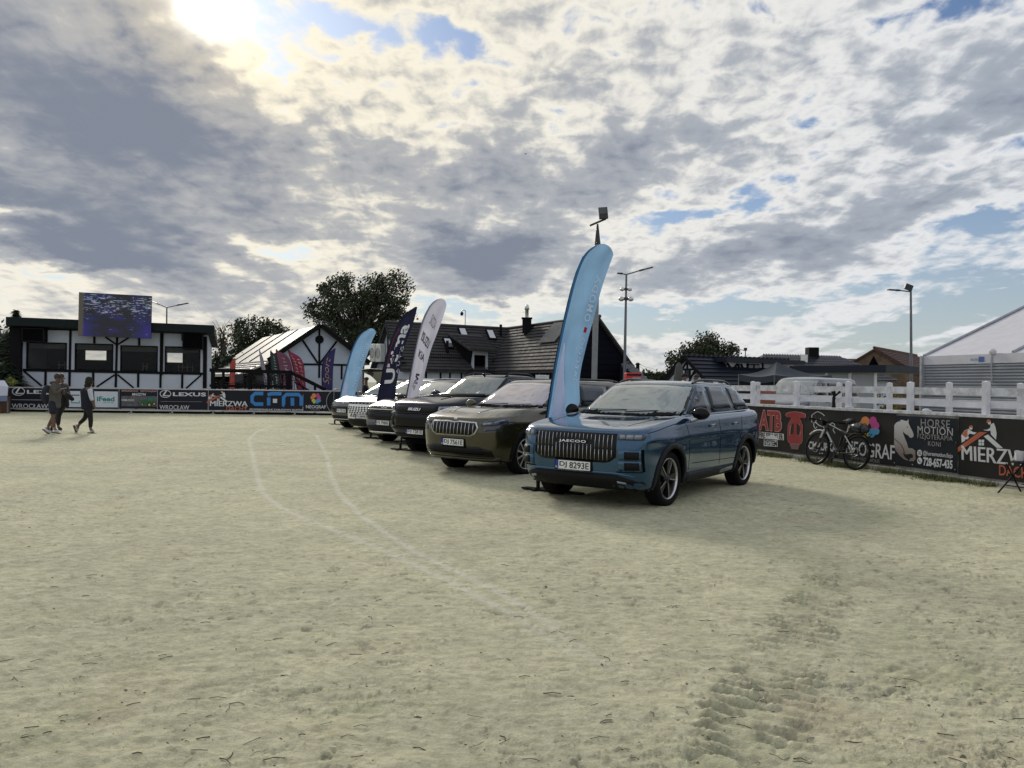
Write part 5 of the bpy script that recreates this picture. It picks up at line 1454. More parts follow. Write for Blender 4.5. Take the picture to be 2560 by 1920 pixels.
    text('OMODA  JAECOO  ULTIMA AUTO', M_PLATE, pb, lambda u, v, o: Vector((hx + o, u, v)), (-.22, .460, .16, .467), local=True, depth=.002)
    c.both('front', [(0.60, 0.375), (0.70, 0.36), (0.70, 0.335), (0.60, 0.345)], M_LENS, 'reflector', out=0.016)
    c.cladding(mat('dark_cladding', (0.008, 0.010, 0.013), 0.5, 0, 0.1, 10, spec=0.2), 0.06)
    # gaps between the panels
    for ax in ('left', 'right'):
        c.line(ax, [(1.0, 1.12), (0.86, 1.0), (0.80, 0.75), (0.80, 0.42)], M_SEAM, 'door_gap')
        c.line(ax, [(-0.24, 1.14), (-0.28, 0.9), (-0.28, 0.42)], M_SEAM, 'door_gap')
        c.line(ax, [(-1.15, 1.15), (-1.10, 0.9), (-0.92, 0.62)], M_SEAM, 'door_gap')
        c.line(ax, [(1.95, 0.955), (1.3, 1.035), (1.0, 1.065)], M_SEAM, 'bonnet_gap')
        c.line(ax, [(0.7, 0.50), (-0.85, 0.47)], M_SEAM, 'sill_gap')
        for x in (-0.08, -0.95):
            c.panel(ax, [(x, 0.97), (x + 0.20, 0.965), (x + 0.20, 1.0), (x, 1.005)], pm, 'door_handle', out=0.018, depth=0.02)
    c.line('top', [(1.9, 0.60), (1.5, 0.66), (1.06, 0.70)], M_SEAM, 'bonnet_crease', w=0.006)
    c.line('top', [(1.9, -0.60), (1.5, -0.66), (1.06, -0.70)], M_SEAM, 'bonnet_crease', w=0.006)
    for a, b in (((0.985, -0.56), (0.90, 0.02)), ((0.985, 0.02), (0.90, 0.50))):
        pts = []
        for t in (0, 0.5, 1):
            y = a[1] + (b[1] - a[1]) * t; h, d, n_ = c.cast('front', y, 1.155 + 0.03 * t); pts.append(h + n_ * 0.018)
        MB().tube(pts, 0.006, 6).build('wiper', M_BLACK, root, True)
    c.mirror(0.66, 1.10, 0.93, M_GLOSS, M_SILVER)
    c.rails(-0.02, -1.50, 0.60, M_GLOSS, 0.04)
    c.wheels(dict(kind='blade', n=5, lip=M_SILVER, spoke=M_RIMDARK, w=(0.022, 0.055), twist=0.02, edge=(1,), turn=0.2), 0.0)
    return c

# ---- generic lofted SUV used for the others ------------------------------------------------
def body_levels(L, W, H, xf, xr, hood, belt, cowl, roof0, roof1, tail=0.15, nose=0.05, boxy=4.2, glow=0.23, rake=0.0):
    w = W / 2
    return [(xf - 0.32, 0.6, w * 0.65, boxy, xr + 0.3, 0.6, 4, glow, glow - .01, glow + .02),
            (xf - 0.12, 0.62, w * 0.925, boxy, xr + 0.1, 0.5, 4, glow + .02, glow + .01, glow + .04),
            (xf - 0.03, 0.66, w * 0.97, boxy, xr + 0.03, 0.5, 4, glow + .14, glow + .13, glow + .17),
            (xf, 0.68, w * 0.992, boxy, xr, 0.5, 4, 0.55, 0.55, 0.58),
            (xf, 0.68, w, boxy, xr + .01, 0.5, 4, hood - .20, belt - .28, belt - .26),
            (xf - nose * .5, 0.68, w * 0.992, boxy, xr + .04, 0.5, 4, hood - .065, belt - .12, belt - .08),
            (xf - nose, 0.68, w * 0.978, boxy, xr + .06, 0.5, 4, hood - .02, belt - .05, belt),
            (xf - nose - .08, 0.66, w * 0.95, boxy - .3, xr + .08, 0.5, 3.8, hood + .012, belt - .005, belt + .045),
            ((xf + cowl) / 2, 0.5, w * 0.905, 3.8, xr + .09, 0.5, 3.6, hood + .075 + (belt - hood) * .5, belt + .025, belt + .055),
            (cowl, 0.5, w * 0.875, 3.0, xr + .10, 0.5, 3.4, belt + .02, belt + .05, belt + .07),
            (cowl + (roof0 - cowl) * .48, 0.5, w * 0.81, 3.0, xr + .10 + tail * .5, 0.5, 3.4, belt + .02 + (H - belt) * .43, belt + (H - belt) * .48, belt + (H - belt) * .48),
            (roof0 + .04, 0.5, w * 0.742, 3.2, xr + .12 + tail, 0.5, 3.4, H - .085, H - .078, H - .10),
            (roof0 - .08, 0.5, w * 0.688, 3.4, xr + .20 + tail, 0.5, 3.4, H - .040, H - .032, H - .06),
            (roof0 - .25, 0.5, w * 0.54, 3.4, xr + .33 + tail, 0.5, 3.4, H - .018, H - .010, H - .04),
            (roof0 - .50, 0.4, w * 0.27, 3.0, xr + .58 + tail, 0.4, 3.0, H - .004, H, H - .026),
            (roof0 - .70, 0.3, 0.01, 3.0, xr + .78 + tail, 0.3, 3.0, H - .002, H, H - .024)]
STEPS = [3, 4, 4, 5, 4, 3, 3, 6, 6, 6, 6, 3, 4, 4, 3]
def glasshouse(c, W, H, belt, cowl, roof0, ends, glass=None, screen=None, low=0.0):
    w = W / 2; zt = H - .085; zb = belt + .045 + low
    screen = screen or M_SCREEN; glass = glass or M_GLASS
    c.panel('front', [(-w * .85, zb), (0, zb - .012), (w * .85, zb), (w * .715, zt), (0, zt + .022), (-w * .715, zt)], M_GLOSS, 'windscreen_surround', out=0.003, step=0.09)
    ws = c.panel('front', [(-w * .81, zb + .02), (0, zb + .008), (w * .81, zb + .02), (w * .69, zt - .018), (0, zt + .004), (-w * .69, zt - .018)], screen, 'windscreen', out=0.007, step=0.08)
    xe, nwin = ends
    zt2 = H - .115; b = belt + .055
    x0, x1 = cowl - .30, xe
    c.both('left', [(cowl - .16, b - .02), (x1 - .08, b), (x1 - .2 + .08, b + .10), (x1 + .28, zt2 - .02), (roof0 - .6, zt2 + .03), (roof0 - .14, zt2 + .015), (cowl - .62, b + .26)], M_GLOSS, 'window_surround', out=0.003, step=0.12)
    pill = [x0 + .0] + [x0 + (x1 - x0) * t for t in ((0.40, 0.74) if nwin == 3 else (0.52,))] + [x1]
    for i in range(len(pill) - 1):
        a, e = pill[i] - .03, pill[i + 1] + .03
        if i == 0: pl = [(a, b + .005), (e, b + .01), (e, zt2 - .015), (roof0 - .16, zt2 - .015), (cowl - .64, b + .20)]
        elif i == len(pill) - 2: pl = [(a, b + .01), (e + .06, b + .02), (e + .06, b + .07), (e + .30, zt2 - .05), (a, zt2 - .02)]
        else: pl = [(a, b + .01), (e, b + .01), (e, zt2 - .02), (a, zt2 - .015)]
        c.both('left', pl, glass, 'side_window', out=0.007, step=0.15, depth=0.01)
    return ws
def door_gaps(c, belt, xs):
    for ax in ('left', 'right'):
        for x in xs: c.line(ax, [(x - .03, belt), (x, belt - .25), (x, 0.42)], M_SEAM, 'door_gap')
def wipers(c, belt):
    for y0, y1 in ((-0.5, 0.1), (0.05, 0.6)):
        pts = []
        for t in (0, 0.5, 1):
            y = y0 + (y1 - y0) * t; h, d, n_ = c.cast('front', y, belt + .055 + 0.03 * t); pts.append(h + n_ * 0.02)
        MB().tube(pts, 0.006, 6).build('wiper', M_BLACK, c.root, True)
def bars(c, gr, ys, z0, z1, m, w=0.008, out=0.02, lean=0.0):
    for y in ys:
        c.panel('front', [(y - w / 2, z0), (y + w / 2, z0), (y + w / 2 + lean * (1 if y > 0 else -1), z1), (y - w / 2 + lean * (1 if y > 0 else -1), z1)], m, 'grille_bar', parent=gr, out=out, step=0.1, depth=0.02)
def badge(c, body, box, m, parent=None, out=0.012, **k):
    return text(body, m, parent or c.root, lambda u, v, o: Vector((c.cast('front', u, v)[0].x + out + o, u, v)), box, depth=0.006, local=True, **k)

def build_bronze():
    yaw = R(-90 - 40)
    W, H, belt, cowl, roof0 = 1.864, 1.64, 1.08, 1.12, 0.22
    xf, xr = 2.28, -2.45
    root = thing('parked_car', 'bronze brown SUV with six sided chrome framed grille, beside the teal SUV', 'car', place_car(1133, 1105, 13.0, xf, yaw), yaw, 'cars parked in a row on the sand')
    pm = paint('bronze_paint', (0.040, 0.035, 0.0135), 0.6, 0.24)
    spec = dict(levels=body_levels(0, W, H, xf, xr, 0.98, belt, cowl, roof0, 0, 0.12, 0.07, 4.0), steps=STEPS, xm=cowl - .05, fa=1.395, ra=-1.395, tyre=0.36, rimr=0.252, track=0.79,
                arch=0.40, belt=1.05, bonw=0.86, bonz=0.98, sill=0.42, doors=(0.85, -0.3, -1.15), roofz=H - .06, flare=0.02, crease=0.88, silt=0.36, silb=0.25)
    c = Car(root, spec, pm)
    glasshouse(c, W, H, belt, cowl, roof0, (-2.05, 3), screen=mat('pale_windscreen', (0.42, 0.40, 0.44), 0.06, 0.45, 0.06, 3, spec=1.0))
    fr = c.panel('front', [(-0.50, 0.70), (-0.40, 0.655), (0.40, 0.655), (0.50, 0.70), (0.555, 0.80), (0.50, 0.895), (0.12, 0.905), (0, 0.89), (-0.12, 0.905), (-0.50, 0.895), (-0.555, 0.80)], M_SILVER, 'grille_frame', out=0.014, step=0.08)
    gr = c.panel('front', [(-0.475, 0.715), (-0.39, 0.675), (0.39, 0.675), (0.475, 0.715), (0.525, 0.80), (0.48, 0.875), (0.12, 0.885), (0, 0.872), (-0.12, 0.885), (-0.48, 0.875), (-0.525, 0.80)], M_GLOSS, 'grille', out=0.02, step=0.08)
    for k in range(12):
        y = -0.46 + 0.92 * k / 11; e = 0.02 if abs(y) > 0.4 else 0
        c.panel('front', [(y - .006, 0.69 + e), (y + .006, 0.69 + e), (y + .006, 0.865 - e * .5), (y - .006, 0.865 - e * .5)], M_SILVER, 'grille_bar', parent=gr, out=0.034, step=0.1, depth=0.03)
    for hd in c.both('front', [(0.585, 0.835), (0.82, 0.845), (0.92, 0.905), (0.905, 0.965), (0.70, 0.925), (0.57, 0.885)], M_LENSD, 'headlight', out=0.008, step=0.05):
        pass
    c.both('front', [(0.63, 0.852), (0.76, 0.862), (0.76, 0.90), (0.63, 0.88)], M_LENS, 'lamp_module', out=0.014)
    c.both('front', [(0.80, 0.885), (0.885, 0.925), (0.875, 0.94), (0.79, 0.90)], M_LENS, 'lamp_module', out=0.014)
    c.both('front', [(0.64, 0.745), (0.83, 0.77), (0.87, 0.82), (0.67, 0.81)], M_LENSD, 'fog_lamp', out=0.008)
    c.panel('front', [(-0.78, 0.33), (0.78, 0.33), (0.76, 0.44), (0.55, 0.49), (-0.55, 0.49), (-0.76, 0.44)], M_GLOSS, 'lower_grille', out=0.006, step=0.1)
    for z in (0.36, 0.39, 0.42, 0.45):
        c.panel('front', [(-0.62, z), (0.62, z), (0.62, z + .008), (-0.62, z + .008)], M_BLACK, 'grille_bar', out=0.014, step=0.15)
    c.panel('front', [(-0.84, 0.335), (-0.74, 0.295), (0.74, 0.295), (0.84, 0.335), (0.84, 0.31), (0.74, 0.272), (-0.74, 0.272), (-0.84, 0.31)], pm, 'bumper_trim', out=0.014, step=0.1)
    c.panel('front', [(-0.83, 0.245), (0.83, 0.245), (0.82, 0.27), (-0.82, 0.27)], M_BLACK, 'lower_bumper', out=0.01, step=0.15)
    c.plate(0, 0.545, 'DJ 7561E')
    MB().lathe([(0.001, 0.014), (0.034, 0.012), (0.042, 0.0)], 20, Matrix.Translation(c.cast('front', 0, 0.945)[0]) @ Matrix.Rotation(math.pi / 2, 4, 'Y')).build('badge', M_CHROME, root, True)
    c.cladding(M_BLACK, 0.05); door_gaps(c, belt, (0.86, -0.28, -1.14)); wipers(c, belt)
    c.line('top', [(2.0, 0.30), (1.6, 0.42), (1.16, 0.52)], pm, 'bonnet_crease', w=0.02, out=0.004); c.line('top', [(2.0, -0.30), (1.6, -0.42), (1.16, -0.52)], pm, 'bonnet_crease', w=0.02, out=0.004)
    c.mirror(0.75, 1.08, 0.93, pm, M_BLACK); c.rails(0.0, -1.95, 0.62, M_GLOSS)
    c.wheels(dict(kind='y', n=10, lip=M_SILVER, spoke=M_SILVER, w=(0.012, 0.018)), 0.0)
    return c

def build_pickup():
    yaw = R(-90 - 40)
    W, H, belt, cowl, roof0 = 1.87, 1.76, 1.20, 1.16, 0.42
    xf, xr = 2.46, -2.75
    root = thing('parked_car', 'dark blue black pickup truck with tall black grille and paper behind the windscreen', 'pickup truck', place_car(1036, 1081, 16.1, xf, yaw), yaw, 'cars parked in a row on the sand')
    pm = paint('midnight_paint', (0.006, 0.009, 0.022), 0.5, 0.22)
    lev = body_levels(0, W, H, xf, xr, 1.13, belt, cowl, roof0, 0, 0.3, 0.08, 4.8, 0.36)
    # the cab ends behind the rear doors; the load bed carries on at belt height
    lev = [l if i < 9 else (l[0], l[1], l[2], l[3], -1.15 if i == 9 else -1.10 + 0.05 * (i - 9), 0.45, l[6], l[7], l[8], l[9]) for i, l in enumerate(lev)]
    lev = [l if i not in (10, 11, 12, 13, 14, 15) else (l[0], l[1], l[2], l[3], (-1.02, -0.92, -0.84, -0.70, -0.50, -0.38)[i - 10], (0.45, 0.45, 0.45, 0.4, 0.2, 0.12)[i - 10], l[6], l[7], l[8], l[9]) for i, l in enumerate(lev)]
    spec = dict(levels=lev, steps=STEPS, xm=cowl - .05, fa=1.56, ra=-1.56, tyre=0.385, rimr=0.24, track=0.79, arch=0.445, belt=1.16, bonw=0.84, bonz=1.1, sill=0.52,
                doors=(0.90, -0.1, -0.95), roofz=H - .06, flare=0.03, crease=0.95, silt=0.46, silb=0.38)
    c = Car(root, spec, pm)
    ws = glasshouse(c, W, H, belt, cowl, roof0, (-1.02, 2), screen=mat('clear_windscreen', (0.20, 0.23, 0.23), 0.03, 0.3, 0.12, 3, spec=0.8))
    gr = c.panel('front', [(-0.66, 0.70), (-0.60, 0.60), (0.60, 0.60), (0.66, 0.70), (0.66, 0.84), (0.56, 0.90), (-0.56, 0.90), (-0.66, 0.84)], M_GLOSS, 'grille', out=0.006, step=0.09)
    up = c.panel('front', [(-0.62, 0.945), (-0.50, 0.915), (0.50, 0.915), (0.62, 0.945), (0.64, 1.045), (-0.64, 1.045)], M_GLOSS, 'upper_grille', out=0.010, step=0.09)
    c.both('front', [(0.60, 0.91), (0.80, 0.87), (0.80, 0.90), (0.62, 0.945)], M_SILVER, 'grille_wing', out=0.014)
    c.panel('front', [(-0.60, 0.895), (0.60, 0.895), (0.60, 0.912), (-0.60, 0.912)], pm, 'grille_bar', out=0.016, step=0.1)
    for hd in c.both('front', [(0.66, 0.935), (0.84, 0.93), (0.90, 0.99), (0.89, 1.06), (0.66, 1.045)], M_LENS, 'headlight', out=0.010, step=0.05):
        pass
    c.both('front', [(0.71, 0.965), (0.80, 0.965), (0.82, 1.02), (0.71, 1.02)], M_LENSD, 'lamp_module', out=0.016)
    c.both('front', [(0.66, 0.62), (0.86, 0.64), (0.88, 0.78), (0.72, 0.82), (0.68, 0.74)], M_BLACK, 'fog_lamp', out=0.008)
    c.panel('front', [(-0.86, 0.56), (0.86, 0.56), (0.84, 0.59), (-0.84, 0.59)], M_BLACK, 'bumper_step', out=0.02, step=0.12)
    c.panel('front', [(-0.84, 0.39), (0.84, 0.39), (0.84, 0.46), (-0.84, 0.46)], M_BLACK, 'lower_bumper', out=0.01, step=0.12)
    badge(c, 'ISUZU', (-0.19, 0.955, 0.19, 1.012), M_CHROME, up, 0.02, bold=0.03, shear=0.2)
    c.plate(0, 0.515, 'DJ 7281E')
    # price sheet behind the glass
    h = [c.cast('front', y, z)[0] + Vector((0.014, 0, 0)) for y, z in ((0.10, 1.29), (0.44, 1.29), (0.44, 1.51), (0.10, 1.51))]
    MB().prism(h, (-0.004, 0, 0)).build('paper_sheet', mat('paper', (0.68, 0.74, 0.76), 0.7, 0, 0.04, 6), ws, True)
    c.cladding(M_BLACK, 0.06); door_gaps(c, belt, (0.90, -0.08, -0.98)); wipers(c, belt)
    c.line('top', [(2.1, 0.42), (1.7, 0.48), (1.22, 0.52)], pm, 'bonnet_crease', w=0.03, out=0.008); c.line('top', [(2.1, -0.42), (1.7, -0.48), (1.22, -0.52)], pm, 'bonnet_crease', w=0.03, out=0.008)
    c.mirror(0.80, 1.20, 0.95, pm, M_BLACK, 1.2); c.rails(0.25, -0.8, 0.60, M_GLOSS, 0.05)
    hh = c.cast('top', 0.30, 0.0)[0]
    ball(MB(), hh + Vector((0, 0, .02)), (0.05, 0.03, 0.035), 10).build('roof_antenna', M_GLOSS, root, True)
    c.wheels(dict(kind='y', n=6, lip=M_RIMDARK, spoke=M_RIMDARK, w=(0.02, 0.03)), 0.0)
    return c

def build_black():
    yaw = R(-90 - 41)
    W, H, belt, cowl, roof0 = 1.865, 1.63, 1.07, 1.08, 0.22
    xf, xr = 2.18, -2.30
    root = thing('parked_car', 'black SUV with wide black grille and silver bumper bar, behind the navy flag', 'car', place_car(957, 1054, 19.0, xf, yaw), yaw, 'cars parked in a row on the sand')
    pm = paint('black_paint', (0.008, 0.009, 0.011), 0.3, 0.22)
    spec = dict(levels=body_levels(0, W, H, xf, xr, 0.97, belt, cowl, roof0, 0, 0.2, 0.10, 3.8), steps=STEPS, xm=cowl - .05, fa=1.34, ra=-1.34, tyre=0.355, rimr=0.25, track=0.79,
                arch=0.40, belt=1.04, bonw=0.86, bonz=0.97, sill=0.42, doors=(0.8, -0.3, -1.1), roofz=H - .06, silt=0.36, silb=0.25)
    c = Car(root, spec, pm); glasshouse(c, W, H, belt, cowl, roof0, (-1.95, 3), screen=mat('bright_windscreen', (0.40, 0.41, 0.43), 0.05, 0.4, 0.06, 3, spec=1.0))
    gr = c.panel('front', [(-0.80, 0.62), (0.80, 0.62), (0.84, 0.80), (0.60, 0.845), (-0.60, 0.845), (-0.84, 0.80)], M_GLOSS, 'grille', out=0.006, step=0.1)
    for z in (0.66, 0.71, 0.76, 0.80): c.panel('front', [(-0.72, z), (0.72, z), (0.72, z + .008), (-0.72, z + .008)], M_BLACK, 'grille_bar', parent=gr, out=0.014, step=0.15)
    c.panel('front', [(-0.86, 0.865), (-0.62, 0.85), (0.62, 0.85), (0.86, 0.865), (0.86, 0.885), (0.62, 0.868), (-0.62, 0.868), (-0.86, 0.885)], M_CHROME, 'bright_strip', out=0.014, step=0.1)
    c.both('front', [(0.52, 0.875), (0.86, 0.895), (0.87, 0.93), (0.60, 0.915)], M_LENSD, 'headlight', out=0.010)
    c.panel('front', [(-0.80, 0.46), (0.80, 0.46), (0.80, 0.605), (-0.80, 0.605)], mat('satin_grey', (0.11, 0.12, 0.135), 0.4, 0.5, 0.08, 8), 'bumper_panel', out=0.012, step=0.1)
    c.panel('front', [(-0.80, 0.30), (0.80, 0.30), (0.74, 0.45), (-0.74, 0.45)], M_BLACK, 'lower_grille', out=0.008, step=0.1)
    c.panel('front', [(-0.88, 0.40), (-0.80, 0.315), (0.80, 0.315), (0.88, 0.40), (0.88, 0.35), (0.80, 0.28), (-0.80, 0.28), (-0.88, 0.35)], M_CHROME, 'bumper_trim', out=0.016, step=0.1)
    badge(c, 'KIA', (-0.10, 0.892, 0.10, 0.925), M_CHROME, None, 0.014, bold=0.02, shear=0.1)
    c.plate(0, 0.535, 'DJ 7980E')
    c.cladding(M_BLACK, 0.05); door_gaps(c, belt, (0.82, -0.28, -1.1)); wipers(c, belt); c.mirror(0.72, 1.07, 0.93, pm, M_BLACK); c.rails(0.0, -1.8, 0.62, M_GLOSS)
    c.wheels(dict(kind='y', n=5, lip=M_SILVER, spoke=M_RIMDARK, w=(0.02, 0.04), edge=True), 0.0)

def build_white():
    yaw = R(-90 - 41)
    W, H, belt, cowl, roof0 = 1.87, 1.66, 1.08, 1.12, 0.25
    xf, xr = 2.30, -2.42
    root = thing('parked_car', 'white SUV with diamond mesh grille, between the black SUV and the grey SUV', 'car', place_car(903, 1041, 22.0, xf, yaw), yaw, 'cars parked in a row on the sand')
    pm = paint('white_paint', (0.74, 0.75, 0.75), 0.0, 0.3)
    spec = dict(levels=body_levels(0, W, H, xf, xr, 1.0, belt, cowl, roof0, 0, 0.2, 0.09, 3.8), steps=STEPS, xm=cowl - .05, fa=1.40, ra=-1.40, tyre=0.365, rimr=0.25, track=0.79,
                arch=0.405, belt=1.04, bonw=0.86, bonz=1.0, sill=0.42, doors=(0.85, -0.3, -1.15), roofz=H - .06, silt=0.36, silb=0.25)
    c = Car(root, spec, pm); glasshouse(c, W, H, belt, cowl, roof0, (-2.0, 3))
    st = c.panel('front', [(-0.70, 0.895), (0.70, 0.895), (0.70, 0.955), (-0.70, 0.955)], M_GLOSS, 'name_strip', out=0.008, step=0.1)
    for i, ch in enumerate('OMODA'): badge(c, ch, (-0.36 + .165 * i, 0.912, -0.30 + .165 * i, 0.940), M_CHROME, st, 0.014, bold=0.02)
    c.both('front', [(0.72, 0.86), (0.90, 0.86), (0.90, 0.955), (0.72, 0.955)], M_LENS, 'headlight', out=0.010)
    gr = c.panel('front', [(-0.72, 0.80), (-0.55, 0.52), (0.55, 0.52), (0.72, 0.80), (0.72, 0.86), (-0.72, 0.86)], pm, 'grille', out=0.006, step=0.1)
    for r_ in range(6):
        z = 0.545 + .052 * r_; hw = 0.52 + 0.034 * r_
        n = int(hw * 2 / 0.125)
        for k in range(n):
            y = -hw + (k + 0.5) * 2 * hw / n + (0.03 if r_ % 2 else -0.03)
            c.panel('front', [(y - .052, z), (y, z - .024), (y + .052, z), (y, z + .024)], M_GLOSS, 'grille_hole', parent=gr, out=0.012, step=0.2, depth=0.008)
    c.panel('front', [(-0.80, 0.26), (0.80, 0.26), (0.68, 0.47), (-0.68, 0.47)], M_BLACK, 'lower_grille', out=0.008, step=0.1)
    c.both('front', [(0.76, 0.42), (0.90, 0.42), (0.90, 0.36), (0.84, 0.36)], M_BLACK, 'air_slot', out=0.01)
    c.plate(0, 0.545, 'DJ 8449E')
    c.cladding(M_BLACK, 0.05); door_gaps(c, belt, (0.85, -0.28, -1.14)); wipers(c, belt); c.mirror(0.76, 1.08, 0.93, pm, M_BLACK); c.rails(0.0, -1.8, 0.62, M_SILVER)
    c.wheels(dict(kind='y', n=5, lip=M_SILVER, spoke=M_RIMDARK, w=(0.02, 0.04), edge=True), 0.0)

def build_grey():
    yaw = R(-90 - 42)
    W, H, belt, cowl, roof0 = 1.84, 1.62, 1.05, 1.05, 0.2
    xf, xr = 2.18, -2.28
    root = thing('parked_car', 'dark grey SUV with low black nose at the far end of the row', 'car', place_car(854, 1026, 24.8, xf, yaw), yaw, 'cars parked in a row on the sand')
    pm = paint('grey_paint', (0.045, 0.048, 0.052), 0.5, 0.26)
    spec = dict(levels=body_levels(0, W, H, xf, xr, 0.93, belt, cowl, roof0, 0, 0.25, 0.14, 3.2), steps=STEPS, xm=cowl - .05, fa=1.33, ra=-1.33, tyre=0.355, rimr=0.25, track=0.78,
                arch=0.40, belt=1.02, bonw=0.85, bonz=0.93, sill=0.42, doors=(0.8, -0.3, -1.1), roofz=H - .06, silt=0.36, silb=0.25)
    c = Car(root, spec, pm); glasshouse(c, W, H, belt, cowl, roof0, (-1.95, 3))
    gr = c.panel('front', [(-0.78, 0.52), (0.78, 0.52), (0.84, 0.74), (-0.84, 0.74)], M_GLOSS, 'grille', out=0.008, step=0.1)
    for z in (0.57, 0.62, 0.67, 0.71): c.panel('front', [(-0.72, z), (0.72, z), (0.72, z + .008), (-0.72, z + .008)], M_BLACK, 'grille_bar', parent=gr, out=0.014, step=0.15)
    c.both('front', [(0.52, 0.80), (0.84, 0.80), (0.89, 0.85), (0.60, 0.845)], M_LENS, 'headlight', out=0.010)
    c.panel('front', [(-0.80, 0.26), (0.80, 0.26), (0.74, 0.44), (-0.74, 0.44)], M_BLACK, 'lower_grille', out=0.008, step=0.1)
    c.panel('front', [(-0.88, 0.42), (-0.78, 0.34), (0.78, 0.34), (0.88, 0.42), (0.88, 0.39), (0.78, 0.315), (-0.78, 0.315), (-0.88, 0.39)], M_SILVER, 'bumper_trim', out=0.014, step=0.1)
    MB().lathe([(0.001, 0.014), (0.034, 0.012), (0.042, 0.0)], 16, Matrix.Translation(c.cast('front', 0, 0.85)[0]) @ Matrix.Rotation(math.pi / 2, 4, 'Y')).build('badge', M_CHROME, root, True)
    c.plate(0, 0.60, 'DJ 751E')
    c.cladding(M_BLACK, 0.05); door_gaps(c, belt, (0.8, -0.28, -1.1)); c.mirror(0.7, 1.05, 0.92, pm, M_BLACK); c.rails(0.0, -1.8, 0.60, M_GLOSS)
    c.wheels(dict(kind='y', n=5, lip=M_SILVER, spoke=M_RIMDARK, w=(0.02, 0.04), edge=True), 0.0)
build_teal(); build_bronze(); build_pickup(); build_black(); build_white(); build_grey()
# ------------------------------------------------------------------ banners, barriers and fences
W_PR = mat('white_print', (0.60, 0.61, 0.63), 0.6, 0, 0.05, 3)
G_PR = mat('grey_print', (0.26, 0.25, 0.25), 0.6, 0, 0.06, 3)
GL_PR = mat('light_grey_print', (0.40, 0.39, 0.39), 0.6, 0, 0.06, 3)
R_PR = mat('red_print', (0.27, 0.028, 0.030), 0.6, 0, 0.08, 3)
P_PR = mat('pink_outline_print', (0.50, 0.26, 0.25), 0.6, 0, 0.06, 3)
O_PR = mat('brick_orange_print', (0.42, 0.105, 0.055), 0.6, 0, 0.08, 3)
B_PR = mat('blue_print', (0.03, 0.20, 0.52), 0.6, 0, 0.05, 3)
T_PR = mat('teal_print', (0.02, 0.20, 0.20), 0.6, 0, 0.05, 3)
GREEN_PR = mat('green_print', (0.02, 0.10, 0.03), 0.6, 0, 0.15, 8)
ORG_PR = mat('orange_print', (0.60, 0.22, 0.06), 0.6, 0, 0.05, 3)
MAG_PR = mat('magenta_print', (0.45, 0.05, 0.22), 0.6, 0, 0.05, 3)
SKY_PR = mat('sky_blue_print', (0.07, 0.30, 0.52), 0.6, 0, 0.05, 3)
YEL_PR = mat('yellow_print', (0.55, 0.48, 0.09), 0.6, 0, 0.05, 3)
K_PR = mat('black_print', (0.008, 0.008, 0.009), 0.6, 0, 0.1, 3)
M_BANL = mat('navy_black_banner', (0.009, 0.011, 0.020), 0.55, 0, 0.25, 1.0, spec=0.25)
M_BANR = mat('charcoal_banner', (0.014, 0.013, 0.012), 0.55, 0, 0.2, 1.2, 0.25, 2.5, spec=0.35)
M_BANN = mat('ink_blue_banner', (0.005, 0.010, 0.018), 0.5, 0, 0.2, 1.2, 0.2, 2.5, spec=0.35)
M_WHITEP = mat('white_fence_paint', (0.60, 0.61, 0.66), 0.65, 0, 0.10, 5, 0.15, 30)
M_WORN = mat('worn_white_paint', (0.52, 0.53, 0.56), 0.75, 0, 0.28, 7, 0.3, 30)
M_CONC = mat('rough_concrete', (0.30, 0.29, 0.26), 0.9, 0, 0.3, 4, 0.5, 14)

class Banner:
    def __init__(s, pl, u0, u1, v0, v1, label, m, group, out=0.012, sag=0.006, seed=0):
        c = pl.w((u0 + u1) / 2, v0, out)
        s.pl = pl; s.out = out; s.rect = (u0, v0, u1, v1)
        s.root = thing('advertising_banner', label, 'banner', c, math.atan2(pl.u.y, pl.u.x), group)
        nu, nv = max(6, int((u1 - u0) / .09)), 12; rows = []
        s.f = lambda u, v: sag * (math.sin(u * 5.1 + seed) * math.sin(v * 4.0 + u * 1.3 + seed) + .6 * math.sin(v * 11 + u * 2.2 + seed * 2))
        for j in range(nv + 1):
            v = v0 + (v1 - v0) * j / nv
            rows.append([pl.w(u0 + (u1 - u0) * i / nu, v, out + s.f(u0 + (u1 - u0) * i / nu, v)) for i in range(nu + 1)])
        mb = MB().grid(rows)
        k = len(mb.v); back = [tuple(Vector(p) - pl.n * .004) for p in mb.v]
        mb.add(back, [tuple(reversed(f)) for f in mb.f])
        mb.build('sheet', m, s.root)
        s.mx = None
    def place(s, u, v, o): return s.pl.w(u, v, s.out + s.f(u, v) + 0.004 + o)
    def box(s, cf, x0, y0, x1, y1):
        ym, xm = (y0 + y1) / 2, (x0 + x1) / 2
        return (s.pl.uv(*cf(x0, ym))[0], s.pl.uv(*cf(xm, y1))[1], s.pl.uv(*cf(x1, ym))[0], s.pl.uv(*cf(xm, y0))[1])
    def text(s, body, m, cf, x0, y0, x1, y1, parent=None, **k): return text(body, m, parent or s.root, s.place, s.box(cf, x0, y0, x1, y1), **k)
    def shp(s, pts, m, cf, name='printed_shape', out=.003, parent=None):
        pl = [s.pl.uv(*cf(x, y)) for x, y in pts]
        return shape(pl, s.place, m, name, parent or s.root, out)
def oval(cx, cy, rx, ry, n=20): return [(cx + rx * math.cos(2 * math.pi * i / n), cy + ry * math.sin(2 * math.pi * i / n)) for i in range(n)]
